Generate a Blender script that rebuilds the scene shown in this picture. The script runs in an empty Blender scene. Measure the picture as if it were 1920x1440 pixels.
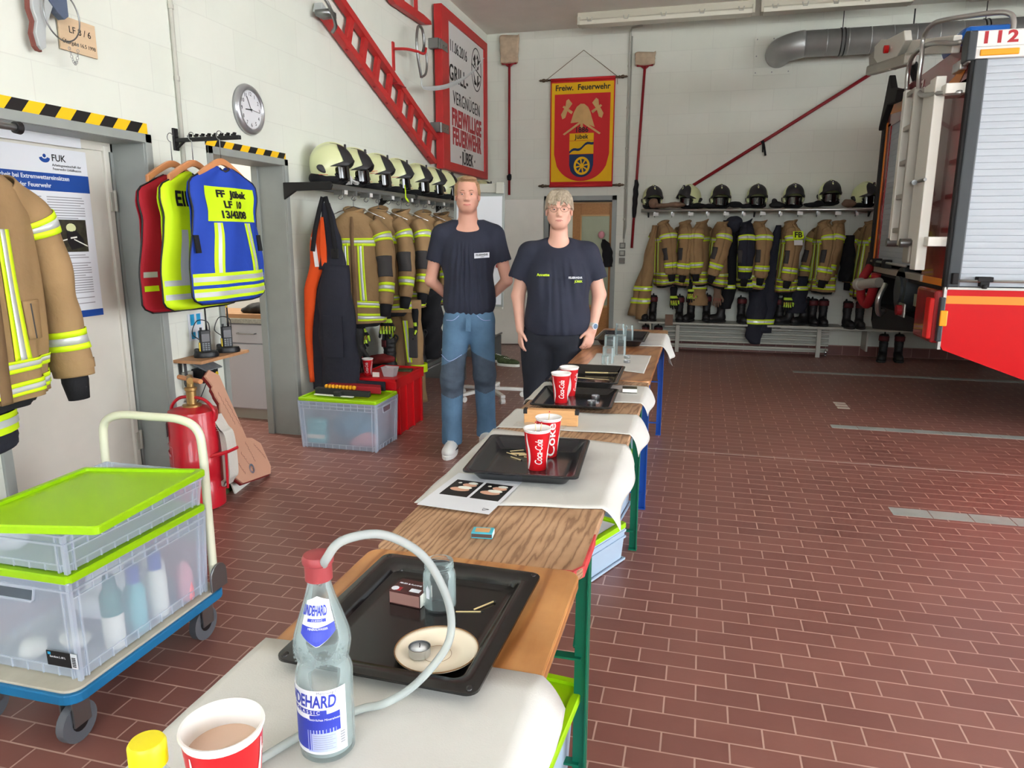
import bpy, math, random
import numpy as np
from mathutils import Matrix, Vector
random.seed(7)
PI = math.pi
SC = bpy.context.scene
COL = SC.collection

# ------------------------------------------------------------------ camera
def make_camera():
    pi_, ya, ro = 0.2045735, -0.2532360, 0.0017182
    cp, sp, cy, sy = math.cos(pi_), math.sin(pi_), math.cos(ya), math.sin(ya)
    fw = Vector((sy*cp, cy*cp, -sp)); r = Vector((cy, -sy, 0)); u = r.cross(fw)
    r2 = r*math.cos(ro) + u*math.sin(ro); u2 = -r*math.sin(ro) + u*math.cos(ro)
    cd = bpy.data.cameras.new('camera'); cd.sensor_width = 36; cd.sensor_fit = 'HORIZONTAL'
    cd.lens = 1349.95*36/1920; cd.clip_start = 0.02; cd.clip_end = 200
    c = bpy.data.objects.new('camera', cd); COL.objects.link(c)
    m = Matrix((r2, u2, -fw)).transposed().to_4x4(); m.translation = (0, 0, 1.5)
    c.matrix_world = m; SC.camera = c
make_camera()

# ------------------------------------------------------------------ world, lights, exposure
SC.view_settings.view_transform = 'Standard'; SC.view_settings.look = 'None'
SC.view_settings.gamma = 1; SC.view_settings.use_curve_mapping = False
SC.view_settings.exposure = 1.08
W = bpy.data.worlds.new('sky'); SC.world = W; W.use_nodes = True
_n = W.node_tree.nodes; _l = W.node_tree.links
_bg = _n['Background']; _bg.inputs['Strength'].default_value = 7.0
_tc = _n.new('ShaderNodeTexCoord'); _sx = _n.new('ShaderNodeSeparateXYZ'); _cr = _n.new('ShaderNodeValToRGB')
_l.new(_tc.outputs['Generated'], _sx.inputs[0]); _l.new(_sx.outputs['Z'], _cr.inputs[0]); _l.new(_cr.outputs[0], _bg.inputs[0])
_cr.color_ramp.elements[0].color = (.93, .97, 1.0, 1); _cr.color_ramp.elements[1].color = (.72, .84, 1.0, 1)
def gate_light(name, loc, rot, sx, sy):
    # daylight enters through the open gates and the window band: portals that guide sky sampling
    ld = bpy.data.lights.new(name, 'AREA'); ld.shape = 'RECTANGLE'; ld.size = sx; ld.size_y = sy
    ld.cycles.is_portal = True
    o = bpy.data.objects.new(name, ld); COL.objects.link(o); o.location = loc; o.rotation_euler = rot
XR, YF = 9.5, -4.2        # right wall with the gates, front wall behind the camera
gate_light('gate_daylight', (XR, 3.0, 1.8), (0, PI/2, 0), 3.6, 3.8)
gate_light('gate_daylight', (XR, -1.7, 1.8), (0, PI/2, 0), 3.6, 3.8)
gate_light('window_daylight', (1.1, YF, 2.5), (PI/2, 0, 0), 6.0, 1.6)
_sd = bpy.data.lights.new('sun', 'SUN'); _sd.energy = 22; _sd.angle = .01; _sd.color = (1, .98, .95)   # lights the yard outside, from behind the building
_so = bpy.data.objects.new('sun', _sd); COL.objects.link(_so); _so.rotation_euler = (0, -.5, .15)
SC.cycles.use_denoising = True; SC.cycles.use_adaptive_sampling = True; SC.cycles.adaptive_threshold = .025
SC.cycles.max_bounces = 9; SC.cycles.diffuse_bounces = 4; SC.cycles.glossy_bounces = 3
SC.cycles.transmission_bounces = 9; SC.cycles.transparent_max_bounces = 16
SC.cycles.sample_clamp_indirect = 8.0; SC.cycles.caustics_refractive = False; SC.cycles.caustics_reflective = False

# ------------------------------------------------------------------ materials
MATS = {}
def mat(key, col=(.5,.5,.5), rough=.5, metal=0., spec=.5, noise=0., nscale=8., bump=0., bscale=60., alpha=1., trans=0., ior=1.45, coat=0., emis=0., sheen=0., stretch=None):
    if key in MATS: return MATS[key]
    m = bpy.data.materials.new(key); m.use_nodes = True; MATS[key] = m
    nt = m.node_tree; b = nt.nodes['Principled BSDF']
    c = (*col, 1)
    b.inputs['Base Color'].default_value = c; b.inputs['Roughness'].default_value = rough
    b.inputs['Metallic'].default_value = metal; b.inputs['Specular IOR Level'].default_value = spec
    b.inputs['IOR'].default_value = ior
    if alpha < 1: b.inputs['Alpha'].default_value = alpha
    if trans: b.inputs['Transmission Weight'].default_value = trans
    if coat: b.inputs['Coat Weight'].default_value = coat
    if sheen: b.inputs['Sheen Weight'].default_value = sheen
    if emis: b.inputs['Emission Color'].default_value = c; b.inputs['Emission Strength'].default_value = emis
    if noise or bump:
        tc = nt.nodes.new('ShaderNodeTexCoord'); src = tc.outputs['Object']
        if stretch:
            mp = nt.nodes.new('ShaderNodeMapping'); mp.inputs['Scale'].default_value = stretch
            nt.links.new(src, mp.inputs[0]); src = mp.outputs[0]
    if noise:
        n = nt.nodes.new('ShaderNodeTexNoise'); n.inputs['Scale'].default_value = nscale; n.inputs['Detail'].default_value = 5
        nt.links.new(src, n.inputs['Vector'])
        r = nt.nodes.new('ShaderNodeValToRGB'); r.color_ramp.elements[0].position = .3; r.color_ramp.elements[1].position = .7
        r.color_ramp.elements[0].color = (*[x*(1-noise) for x in col], 1); r.color_ramp.elements[1].color = (*[min(1, x*(1+noise*.6)) for x in col], 1)
        nt.links.new(n.outputs[0], r.inputs[0]); nt.links.new(r.outputs[0], b.inputs['Base Color'])
    if bump:
        n2 = nt.nodes.new('ShaderNodeTexNoise'); n2.inputs['Scale'].default_value = bscale; n2.inputs['Detail'].default_value = 4
        nt.links.new(src, n2.inputs['Vector'])
        bp = nt.nodes.new('ShaderNodeBump'); bp.inputs['Strength'].default_value = bump; bp.inputs['Distance'].default_value = .01
        nt.links.new(n2.outputs[0], bp.inputs['Height']); nt.links.new(bp.outputs[0], b.inputs['Normal'])
    return m
def brick_mat(key, c1, c2, mortar, w, h, msize, rough, axes='xy', bumpd=.3, var=.5, offset=.5, spec=.5, base_noise=0.):
    m = bpy.data.materials.new(key); m.use_nodes = True; MATS[key] = m
    nt = m.node_tree; b = nt.nodes['Principled BSDF']; N = nt.nodes.new; L = nt.links.new
    geo = N('ShaderNodeNewGeometry'); sp = N('ShaderNodeSeparateXYZ'); cb = N('ShaderNodeCombineXYZ')
    L(geo.outputs['Position'], sp.inputs[0])
    ix = {'x': 'X', 'y': 'Y', 'z': 'Z'}
    L(sp.outputs[ix[axes[0]]], cb.inputs[0]); L(sp.outputs[ix[axes[1]]], cb.inputs[1])
    br = N('ShaderNodeTexBrick'); br.offset = offset; br.inputs['Scale'].default_value = 1
    br.inputs['Brick Width'].default_value = w; br.inputs['Row Height'].default_value = h
    br.inputs['Mortar Size'].default_value = msize; br.inputs['Mortar Smooth'].default_value = .15; br.inputs['Bias'].default_value = 0
    br.inputs['Color1'].default_value = (*c1, 1); br.inputs['Color2'].default_value = (*c2, 1); br.inputs['Mortar'].default_value = (*mortar, 1)
    L(cb.outputs[0], br.inputs['Vector'])
    n = N('ShaderNodeTexNoise'); n.inputs['Scale'].default_value = 1.7; n.inputs['Detail'].default_value = 6; n.inputs['Roughness'].default_value = .65
    L(geo.outputs['Position'], n.inputs['Vector'])
    mx = N('ShaderNodeMix'); mx.data_type = 'RGBA'; mx.blend_type = 'MULTIPLY'; mx.inputs[0].default_value = var
    r = N('ShaderNodeValToRGB'); r.color_ramp.elements[0].position = .3; r.color_ramp.elements[0].color = (.80, .79, .79, 1)
    r.color_ramp.elements[1].position = .65; r.color_ramp.elements[1].color = (1, 1, 1, 1)
    L(n.outputs[0], r.inputs[0]); L(br.outputs['Color'], mx.inputs[6]); L(r.outputs[0], mx.inputs[7]); L(mx.outputs[2], b.inputs['Base Color'])
    mr = N('ShaderNodeMapRange'); mr.inputs[3].default_value = rough-.08; mr.inputs[4].default_value = rough+.12
    L(n.outputs[0], mr.inputs[0]); L(mr.outputs[0], b.inputs['Roughness'])
    bp = N('ShaderNodeBump'); bp.inputs['Strength'].default_value = bumpd; bp.inputs['Distance'].default_value = .004; bp.invert = True
    n3 = N('ShaderNodeTexNoise'); n3.inputs['Scale'].default_value = 45; L(geo.outputs['Position'], n3.inputs['Vector'])
    ad = N('ShaderNodeMath'); ad.operation = 'MULTIPLY_ADD'; ad.inputs[1].default_value = .25
    L(n3.outputs[0], ad.inputs[0]); L(br.outputs['Fac'], ad.inputs[2]); L(ad.outputs[0], bp.inputs['Height']); L(bp.outputs[0], b.inputs['Normal'])
    b.inputs['Specular IOR Level'].default_value = spec
    return m
def C(r, g, b):   # 8 bit sRGB -> linear
    return tuple(((x/255)/12.92 if x/255 <= .04045 else ((x/255+.055)/1.055)**2.4) for x in (r, g, b))

# ------------------------------------------------------------------ objects
def tag(o, label=None, cat=None, group=None, kind=None):
    if label: o['label'] = label
    if cat: o['category'] = cat
    if group: o['group'] = group
    if kind: o['kind'] = kind
    return o
def frame(o, x, y):   # matrix from an origin, the local x (right) and y (up) directions
    x = Vector(x).normalized(); y = Vector(y); z = x.cross(y).normalized(); y = z.cross(x)
    m = Matrix((x, y, z)).transposed().to_4x4(); m.translation = Vector(o); return m
def LW(y, z, off=0.):  return frame((-2.9+off, y, z), (0, 1, 0), (0, 0, 1))     # on the left wall
def BW(x, z, off=0.):  return frame((x, 9.85-off, z), (1, 0, 0), (0, 0, 1))     # on the back wall
def at(x, y, z, rz=0., rx=0., ry=0.):
    return Matrix.Translation((x, y, z)) @ Matrix.Rotation(rz, 4, 'Z') @ Matrix.Rotation(rx, 4, 'X') @ Matrix.Rotation(ry, 4, 'Y')
def thing(name, label, cat, m=None, group=None):
    o = bpy.data.objects.new(name, None); COL.objects.link(o); o.empty_display_size = .1
    o.matrix_world = m if m is not None else Matrix.Identity(4)
    return tag(o, label, cat, group)
def dup(root, m, label, group=None):
    r = root.copy(); COL.objects.link(r); r.matrix_world = m
    r['label'] = label
    if group: r['group'] = group
    for ch in list(root.children):
        c = ch.copy(); COL.objects.link(c); c.parent = r
        for g in list(ch.children):
            d = g.copy(); COL.objects.link(d); d.parent = c
    return r
class G:
    """collects shapes, then links them as ONE mesh object"""
    def __init__(s): s.v = []; s.f = []; s.m = []; s.cur = 0; s.M = None; s.pc = []
    def add(s, vs, fs, mi=None):
        o = len(s.v); s.pc.append((len(s.v), len(s.f)))
        if s.M is not None: vs = [tuple(s.M @ Vector(p)) for p in vs]
        s.v += [tuple(p) for p in vs]; s.f += [tuple(i+o for i in f) for f in fs]; s.m += [s.cur if mi is None else mi]*len(fs); return s
    def box(s, x0, x1, y0, y1, z0, z1, mi=None):
        v = [(x, y, z) for x in (x0, x1) for y in (y0, y1) for z in (z0, z1)]
        return s.add(v, [(0,1,3,2), (4,6,7,5), (0,4,5,1), (2,3,7,6), (0,2,6,4), (1,5,7,3)], mi)
    def bar(s, p, q, w, h, up=(0,0,1), mi=None):
        p = Vector(p); q = Vector(q); d = (q-p).normalized(); r = d.cross(Vector(up)).normalized(); u = r.cross(d)
        v = []
        for e in (p, q):
            for a, b in ((-1,-1), (1,-1), (1,1), (-1,1)): v.append(e + r*a*w/2 + u*b*h/2)
        return s.add(v, [(0,1,2,3), (7,6,5,4), (0,4,5,1), (1,5,6,2), (2,6,7,3), (3,7,4,0)], mi)
    def prism(s, pts, z0, z1, mi=None):      # polygon in xy, extruded in z
        n = len(pts); v = [(x, y, z0) for x, y in pts] + [(x, y, z1) for x, y in pts]
        f = [tuple(range(n))[::-1], tuple(range(n, 2*n))] + [(i, (i+1) % n, n+(i+1) % n, n+i) for i in range(n)]
        return s.add(v, f, mi)
    def ring_loft(s, rings, cap0=True, cap1=True, closed=True, mi=None):
        n = len(rings[0]); v = [p for r in rings for p in r]; f = []
        for i in range(len(rings)-1):
            for j in range(n if closed else n-1):
                a = i*n+j; b = i*n+(j+1) % n; f.append((a, b, b+n, a+n))
        if cap0: f.append(tuple(range(n))[::-1])
        if cap1: f.append(tuple((len(rings)-1)*n+j for j in range(n)))
        return s.add(v, f, mi)
    def lathe(s, prof, n=24, c=(0,0,0), cap0=True, cap1=True, mi=None, sx=1., sy=1.):   # prof: (r, z)
        return s.ring_loft([[(c[0]+sx*r*math.cos(2*PI*j/n), c[1]+sy*r*math.sin(2*PI*j/n), c[2]+z) for j in range(n)] for r, z in prof], cap0, cap1, mi=mi)
    def cyl(s, p, q, r, r2=None, n=14, mi=None):
        return s.tube([p, q], [r, r if r2 is None else r2], n, mi=mi)
    def tube(s, pts, r, n=10, mi=None, closed=False):
        P = [Vector(p) for p in pts]; k = len(P)
        if not hasattr(r, '__len__'): r = [r]*k
        rings = []; ref = None
        for i in range(k):
            a = P[i-1] if (i or closed) else P[0]; b = P[(i+1) % k] if (i < k-1 or closed) else P[-1]
            d = (b-a); d = d.normalized() if d.length > 1e-9 else Vector((0,0,1))
            if ref is None: ref = Vector((0,0,1)) if abs(d.z) < .9 else Vector((1,0,0))
            x = d.cross(ref)
            if x.length < 1e-6: x = d.cross(Vector((0,1,0)))
            x.normalize(); y = d.cross(x); ref = -y if ref.dot(-y) > 0 else y
            ref = y.cross(d) if False else x.cross(d)
            rings.append([P[i]+x*r[i]*math.cos(2*PI*j/n)+y*r[i]*math.sin(2*PI*j/n) for j in range(n)])
        if closed: rings.append(rings[0])
        return s.ring_loft(rings, not closed, not closed, mi=mi)
    def ell(s, c, r, n=16, m=10, mi=None, R=None):
        v = []; 
        for i in range(m+1):
            t = PI*i/m
            for j in range(n):
                p = Vector((r[0]*math.sin(t)*math.cos(2*PI*j/n), r[1]*math.sin(t)*math.sin(2*PI*j/n), r[2]*math.cos(t)))
                if R is not None: p = R @ p
                v.append(Vector(c)+p)
        f = [(i*n+j, (i+1)*n+j, (i+1)*n+(j+1) % n, i*n+(j+1) % n) for i in range(m) for j in range(n)]
        return s.add(v, f, mi)
    def grid(s, fn, nu, nv, mi=None, flip=False):      # fn(u, v) in 0..1
        v = [fn(i/nu, j/nv) for j in range(nv+1) for i in range(nu+1)]
        f = [(j*(nu+1)+i, j*(nu+1)+i+1, (j+1)*(nu+1)+i+1, (j+1)*(nu+1)+i) for j in range(nv) for i in range(nu)]
        if flip: f = [q[::-1] for q in f]
        return s.add(v, f, mi)
    def ob(s, name, mats, parent=None, smooth=False, bevel=0., label=None, kind=None, world=False, thick=0., m=None):
        me = bpy.data.meshes.new(name); vs = s.v
        if world and parent is not None:
            iv = parent.matrix_world.inverted(); vs = [tuple(iv @ Vector(p)) for p in vs]
        me.from_pydata(vs, [], s.f); 
        if not isinstance(mats, (list, tuple)): mats = [mats]
        for q in mats: me.materials.append(MATS[q] if isinstance(q, str) else q)
        if any(s.m): me.polygons.foreach_set('material_index', s.m)
        if smooth: me.polygons.foreach_set('use_smooth', [True]*len(me.polygons))
        me.update(); o = bpy.data.objects.new(name, me); COL.objects.link(o)
        if parent is not None: o.parent = parent
        if m is not None: o.matrix_world = m
        if thick:
            q = o.modifiers.new('solid', 'SOLIDIFY'); q.thickness = thick; q.offset = 0
        if bevel:
            q = o.modifiers.new('bevel', 'BEVEL'); q.width = bevel; q.segments = 2; q.limit_method = 'ANGLE'; q.angle_limit = .6
        if smooth == 'auto':
            me.polygons.foreach_set('use_smooth', [True]*len(me.polygons))
            try: me.set_sharp_from_angle(angle=.7)
            except Exception: pass
        if label: o['label'] = label
        if kind: o['kind'] = kind
        return o
def _obs(s, n, name, *a, **k):   # every n shapes become one part of their own
    P = s.pc[::n]+[(len(s.v), len(s.f))]
    for (v0, f0), (v1, f1) in zip(P, P[1:]):
        g = G(); g.v = s.v[v0:v1]; g.f = [tuple(i-v0 for i in f) for f in s.f[f0:f1]]; g.m = s.m[f0:f1]; g.ob(name, *a, **k)
G.obs = _obs
def arc(c, r, a0, a1, n=8):
    return [(c[0]+r*math.cos(a0+(a1-a0)*i/n), c[1]+r*math.sin(a0+(a1-a0)*i/n)) for i in range(n+1)]
def rrect(x0, x1, y0, y1, r, n=4):
    return arc((x1-r, y1-r), r, 0, PI/2, n)+arc((x0+r, y1-r), r, PI/2, PI, n)+arc((x0+r, y0+r), r, PI, 1.5*PI, n)+arc((x1-r, y0+r), r, 1.5*PI, 2*PI, n)
def spline(pts, n=8):   # Catmull-Rom through points
    P = [Vector(p) for p in pts]; P = [2*P[0]-P[1]]+P+[2*P[-1]-P[-2]]; out = []
    for i in range(1, len(P)-2):
        for k in range(n):
            t = k/n; a, b, c, d = P[i-1:i+3]
            out.append(.5*((2*b)+(c-a)*t+(2*a-5*b+4*c-d)*t*t+(3*b-a-3*c+d)*t**3))
    out.append(P[-2]); return out
def lerp(tab, t):   # tab rows (t, a, b, ...)
    if t <= tab[0][0]: return tab[0][1:]
    for p, q in zip(tab, tab[1:]):
        if t <= q[0]:
            k = (t-p[0])/(q[0]-p[0]); k = k*k*(3-2*k)*.5+k*.5
            return tuple(a+(b-a)*k for a, b in zip(p[1:], q[1:]))
    return tab[-1][1:]

# lettering: real text outlines turned into mesh
def text_mesh(s, size, bold=0., extr=.0006, shear=0., align='CENTER', space=1., sx=1., res=3, cut=0.):
    cu = bpy.data.curves.new('lettering', 'FONT'); cu.body = s; cu.size = size; cu.offset = bold; cu.extrude = extr
    cu.shear = shear; cu.align_x = align; cu.align_y = 'CENTER'; cu.space_character = space; cu.resolution_u = res
    o = bpy.data.objects.new('lettering', cu); COL.objects.link(o)
    bpy.context.view_layer.update()
    dg = bpy.context.evaluated_depsgraph_get(); me = bpy.data.meshes.new_from_object(o.evaluated_get(dg))
    if cut:      # finer faces, so that lettering can be bent round a cup or a vest
        import bmesh
        bm = bmesh.new(); bm.from_mesh(me); bmesh.ops.triangulate(bm, faces=bm.faces[:])
        for _ in range(3):
            ed = [e for e in bm.edges if e.calc_length() > cut]
            if ed: bmesh.ops.subdivide_edges(bm, edges=ed, cuts=1); bmesh.ops.triangulate(bm, faces=bm.faces[:])
        bm.to_mesh(me); bm.free()
    v = [(p.co.x*sx, p.co.y, p.co.z) for p in me.vertices]; f = [tuple(p.vertices) for p in me.polygons]
    bpy.data.objects.remove(o); bpy.data.curves.remove(cu); bpy.data.meshes.remove(me)
    return v, f
def text(g, s, size, x=0, y=0, z=0, **k):
    warp = k.pop('warp', None); rot = k.pop('rot', 0.); mi = k.pop('mi', None)
    v, f = text_mesh(s, size, **k)
    c, sn = math.cos(rot), math.sin(rot)
    v = [(x+a*c-b*sn, y+a*sn+b*c, z+d) for a, b, d in v]
    if warp: v = [warp(*p) for p in v]
    return g.add(v, f, mi)

# ------------------------------------------------------------------ implicit surfaces (one continuous skin from many soft shapes)
class SDF:
    def __init__(s, lo, hi, vox):
        s.lo = np.array(lo, float); s.h = vox; s.n = np.ceil((np.array(hi, float)-s.lo)/vox).astype(int)+1
        s.F = np.full(tuple(s.n), .2, np.float32)
    def _loc(s, lo, hi):
        a = np.clip(np.floor((np.array(lo)-s.lo)/s.h).astype(int), 0, s.n-1); b = np.clip(np.ceil((np.array(hi)-s.lo)/s.h).astype(int)+1, 1, s.n)
        b = np.maximum(b, a+1)
        sl = tuple(slice(i, j) for i, j in zip(a, b))
        ax = [s.lo[k]+s.h*np.arange(a[k], b[k]) for k in range(3)]
        X, Y, Z = np.meshgrid(*ax, indexing='ij', sparse=True); return sl, X.astype(np.float32), Y.astype(np.float32), Z.astype(np.float32)
    def put(s, fn, lo, hi, k=.0, op='u'):
        pad = k+3*s.h; sl, X, Y, Z = s._loc(np.array(lo)-pad, np.array(hi)+pad)
        d = fn(X, Y, Z); a = s.F[sl]
        if op == 'u':
            if k > 0:
                h = np.clip(.5+.5*(a-d)/k, 0, 1); s.F[sl] = a*(1-h)+d*h-k*h*(1-h)
            else: s.F[sl] = np.minimum(a, d)
        elif op == 's':
            if k > 0:
                h = np.clip(.5-.5*(a+d)/k, 0, 1); s.F[sl] = a*(1-h)-d*h+k*h*(1-h)
            else: s.F[sl] = np.maximum(a, -d)
        return s
    def ell(s, c, r, k=.0, op='u', R=None):
        c = np.array(c, float); r = np.array(r, float); rm = float(max(r))
        if R is not None: R = np.array(R.to_3x3() if hasattr(R, 'to_3x3') else R)
        def fn(X, Y, Z):
            x, y, z = X-c[0], Y-c[1], Z-c[2]
            if R is not None: x, y, z = (R[0,0]*x+R[1,0]*y+R[2,0]*z, R[0,1]*x+R[1,1]*y+R[2,1]*z, R[0,2]*x+R[1,2]*y+R[2,2]*z)
            k0 = np.sqrt((x/r[0])**2+(y/r[1])**2+(z/r[2])**2); k1 = np.sqrt((x/r[0]**2)**2+(y/r[1]**2)**2+(z/r[2]**2)**2)+1e-9
            return k0*(k0-1)/k1
        e = rm if R is not None else r
        return s.put(fn, c-e, c+e, k, op)
    def cap(s, p, q, r1, r2=None, k=.0, op='u', fl=None):   # round cone; fl=(axis vector, factor) flattens along an axis
        r2 = r1 if r2 is None else r2; p = np.array(p, float); q = np.array(q, float); d = q-p; L2 = float(d@d)+1e-12
        def fn(X, Y, Z):
            x, y, z = X-p[0], Y-p[1], Z-p[2]
            t = np.clip((x*d[0]+y*d[1]+z*d[2])/L2, 0, 1)
            ex, ey, ez = x-t*d[0], y-t*d[1], z-t*d[2]
            if fl is not None:
                a = np.array(fl[0], float); a /= np.linalg.norm(a); dot = (ex*a[0]+ey*a[1]+ez*a[2])*(fl[1]-1)
                ex, ey, ez = ex+dot*a[0], ey+dot*a[1], ez+dot*a[2]
            return np.sqrt(ex*ex+ey*ey+ez*ez)-(r1+(r2-r1)*t)
        R = max(r1, r2); return s.put(fn, np.minimum(p, q)-R, np.maximum(p, q)+R, k, op)
    def box(s, lo, hi, r=0., k=.0, op='u'):
        lo = np.array(lo, float); hi = np.array(hi, float); c = (lo+hi)/2; e = (hi-lo)/2-r
        def fn(X, Y, Z):
            x, y, z = np.abs(X-c[0])-e[0], np.abs(Y-c[1])-e[1], np.abs(Z-c[2])-e[2]
            return np.sqrt(np.maximum(x, 0)**2+np.maximum(y, 0)**2+np.maximum(z, 0)**2)+np.minimum(np.maximum(np.maximum(x, y), z), 0)-r
        return s.put(fn, lo, hi, k, op)
    def mesh(s, name, mats, parent=None, color=None, smooth=1, label=None, m=None, disp=None):
        F = s.F; I = F < 0; n = F.shape
        act = np.zeros((n[0]-1, n[1]-1, n[2]-1), bool); cnt = np.zeros(act.shape, np.int8)
        for a in (0,1):
            for b in (0,1):
                for c in (0,1): cnt += I[a:n[0]-1+a, b:n[1]-1+b, c:n[2]-1+c]
        act = (cnt > 0) & (cnt < 8)
        idx = -np.ones(act.shape, np.int64); ci = np.argwhere(act); idx[act] = np.arange(len(ci))
        P = np.zeros((len(ci), 3)); w = np.zeros(len(ci))
        for ax in range(3):
            for u in (0,1):
                for v in (0,1):
                    o = [0,0,0]; oth = [k for k in range(3) if k != ax]; o[oth[0]] = u; o[oth[1]] = v
                    A = ci+o; B = A.copy(); B[:, ax] += 1
                    fa = F[tuple(A.T)].astype(float); fb = F[tuple(B.T)].astype(float); cr = (fa < 0) != (fb < 0)
                    t = np.where(cr, fa/(fa-fb+1e-12), 0); q = A.astype(float); q[:, ax] += t
                    P[cr] += q[cr]; w[cr] += 1
        P /= w[:, None]; P = P*s.h+s.lo
        faces = []
        for ax in range(3):
            o1, o2 = [(1,2), (2,0), (0,1)][ax]
            sl0 = [slice(None)]*3; sl1 = [slice(None)]*3; sl0[ax] = slice(0, -1); sl1[ax] = slice(1, None)
            a = I[tuple(sl0)]; b = I[tuple(sl1)]; E = np.argwhere(a != b)
            E = E[(E[:, o1] > 0) & (E[:, o2] > 0) & (E[:, o1] < n[o1]-1) & (E[:, o2] < n[o2]-1)]
            ins = a[tuple(E.T)]
            q = []
            for du, dv in ((1,1), (0,1), (0,0), (1,0)):
                k = E.copy(); k[:, o1] -= du; k[:, o2] -= dv; q.append(idx[tuple(k.T)])
            q = np.stack(q, 1); q[~ins] = q[~ins][:, ::-1]; faces.append(q)
        Q = np.concatenate(faces)
        for _ in range(smooth):
            S = np.zeros_like(P); c = np.zeros(len(P))
            for i in range(4):
                a, b = Q[:, i], Q[:, (i+1) % 4]
                for k in range(3): S[:, k] += np.bincount(a, P[b, k], len(P))+np.bincount(b, P[a, k], len(P))
                c += np.bincount(a, minlength=len(P))+np.bincount(b, minlength=len(P))
            P = P*.45+.55*S/c[:, None]
        if disp is not None: P = disp(P)
        me = bpy.data.meshes.new(name)
        me.vertices.add(len(P)); me.vertices.foreach_set('co', P.astype(np.float32).ravel())
        me.loops.add(len(Q)*4); me.loops.foreach_set('vertex_index', Q.astype(np.int32).ravel())
        me.polygons.add(len(Q)); me.polygons.foreach_set('loop_start', (np.arange(len(Q))*4).astype(np.int32))
        if not isinstance(mats, (list, tuple)): mats = [mats]
        for q in mats: me.materials.append(MATS[q] if isinstance(q, str) else q)
        if color is not None:
            ctr = P[Q].mean(1); me.polygons.foreach_set('material_index', color(ctr[:, 0], ctr[:, 1], ctr[:, 2]).astype(np.int32))
        me.polygons.foreach_set('use_smooth', np.ones(len(Q), bool)); me.update(calc_edges=True); me.validate()
        o = bpy.data.objects.new(name, me); COL.objects.link(o)
        if parent is not None: o.parent = parent
        if m is not None: o.matrix_world = m
        if label: o['label'] = label
        return o
def vnoise(P, f, seed=0):   # cheap smooth vector noise
    r = np.random.RandomState(seed); o = np.zeros(len(P))
    for k in range(6):
        d = r.normal(size=3); d /= np.linalg.norm(d); o += np.sin(P@(d*f*(.6+.9*r.rand()))+r.rand()*6.28)
    return o/6

# ------------------------------------------------------------------ the room
brick_mat('wall_paint', C(222,227,216), C(225,229,219), C(216,220,210), .5, .25, .003, .72, axes='yz', bumpd=.25, var=.25, spec=.3)
brick_mat('wall_paint_back', C(222,225,214), C(225,227,217), C(215,217,207), .5, .25, .003, .72, axes='xz', bumpd=.25, var=.25, spec=.3)
brick_mat('floor_tiles', C(144,96,86), C(132,86,78), C(196,162,148), .2, .0905, .0030, .34, axes='xy', bumpd=.35, var=.55, spec=.5)
brick_mat('skirting_tiles', C(110,58,50), C(100,52,46), C(160,120,108), .2, .12, .004, .4, axes='xz', bumpd=.3, var=.5, offset=0)
mat('ceiling_paint', C(238,234,226), .85, noise=.05, nscale=3)
mat('frame_grey', C(150,156,152), .45, noise=.05)
mat('door_cream', C(214,212,202), .4, noise=.03)
mat('tape_black', C(25,22,22), .5); mat('tape_yellow', C(245,195,20), .5)
mat('white_paint', C(225,225,220), .5); mat('black', C(18,18,20), .5); mat('black_soft', C(22,22,25), .85, bump=.4, bscale=40)
mat('grey_metal', C(140,142,142), .35, metal=.9); mat('chrome', C(210,212,214), .15, metal=1.)
mat('conduit_grey', C(178,178,168), .5); mat('strip_tile', C(160,165,160), .4, noise=.1)
mat('joint_metal', C(178,160,150), .4); mat('apron', C(215,213,208), .9, noise=.15)
# floor tile phase: joint at x = .058, row edge at y = 2.28
for nd in MATS['floor_tiles'].node_tree.nodes:
    if nd.type == 'COMBXYZ':
        nt = MATS['floor_tiles'].node_tree; mp = nt.nodes.new('ShaderNodeMapping'); mp.inputs['Location'].default_value = (.2*60-.058, .0905*200-2.28, 0)
        tgt = [l.to_socket for l in nd.outputs[0].links][0]; nt.links.new(nd.outputs[0], mp.inputs[0]); nt.links.new(mp.outputs[0], tgt)
G().box(-6.2, XR+.3, YF-.3, 12.5, -.1, 0).ob('floor', 'floor_tiles', kind='structure')
G().box(-6.2, XR+.3, YF-.3, 12.5, 4.09, 4.25).ob('ceiling', 'ceiling_paint', kind='structure')
def wall(name, m, x0, x1, z0, z1, t, holes, mt):   # wall with rectangular holes in its local frame
    xs = sorted({x0, x1, *[h[0] for h in holes], *[h[1] for h in holes]}); g = G()
    for a, b in zip(xs, xs[1:]):
        hs = sorted([h[2:] for h in holes if h[0] <= a+1e-6 and h[1] >= b-1e-6]); z = z0
        for h in hs:
            if h[0] > z: g.box(a, b, z, h[0], -t, 0)
            z = h[1]
        if z < z1: g.box(a, b, z, z1, -t, 0)
    return g.ob(name, mt, kind='structure', m=m)
D1 = (2.38, 3.395); D2 = (3.93, 4.735)
wall('wall_left', frame((-2.9, 0, 0), (0,1,0), (0,0,1)), YF, 12.5, 0, 4.09, .25, [(D1[0], D1[1], 0, 1.985), (D2[0], D2[1], 0, 1.985)], 'wall_paint')
wall('wall_back', frame((0, 9.85, 0), (1,0,0), (0,0,1)), -2.9, XR, 0, 4.09, .25, [(-2.05, -1.17, 0, 1.96)], 'wall_paint_back')
G().box(-6.2, -5.9, YF, 12.5, 0, 4.09).ob('wall_side_room', 'white_paint', kind='structure')
G().box(-5.9, -3.15, 6.6, 6.8, 0, 4.09).ob('wall_side_room', 'white_paint', kind='structure')
G().box(-5.9, -3.15, 3.48, 3.58, 0, 4.09).ob('wall_side_room', 'white_paint', kind='structure')
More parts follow.
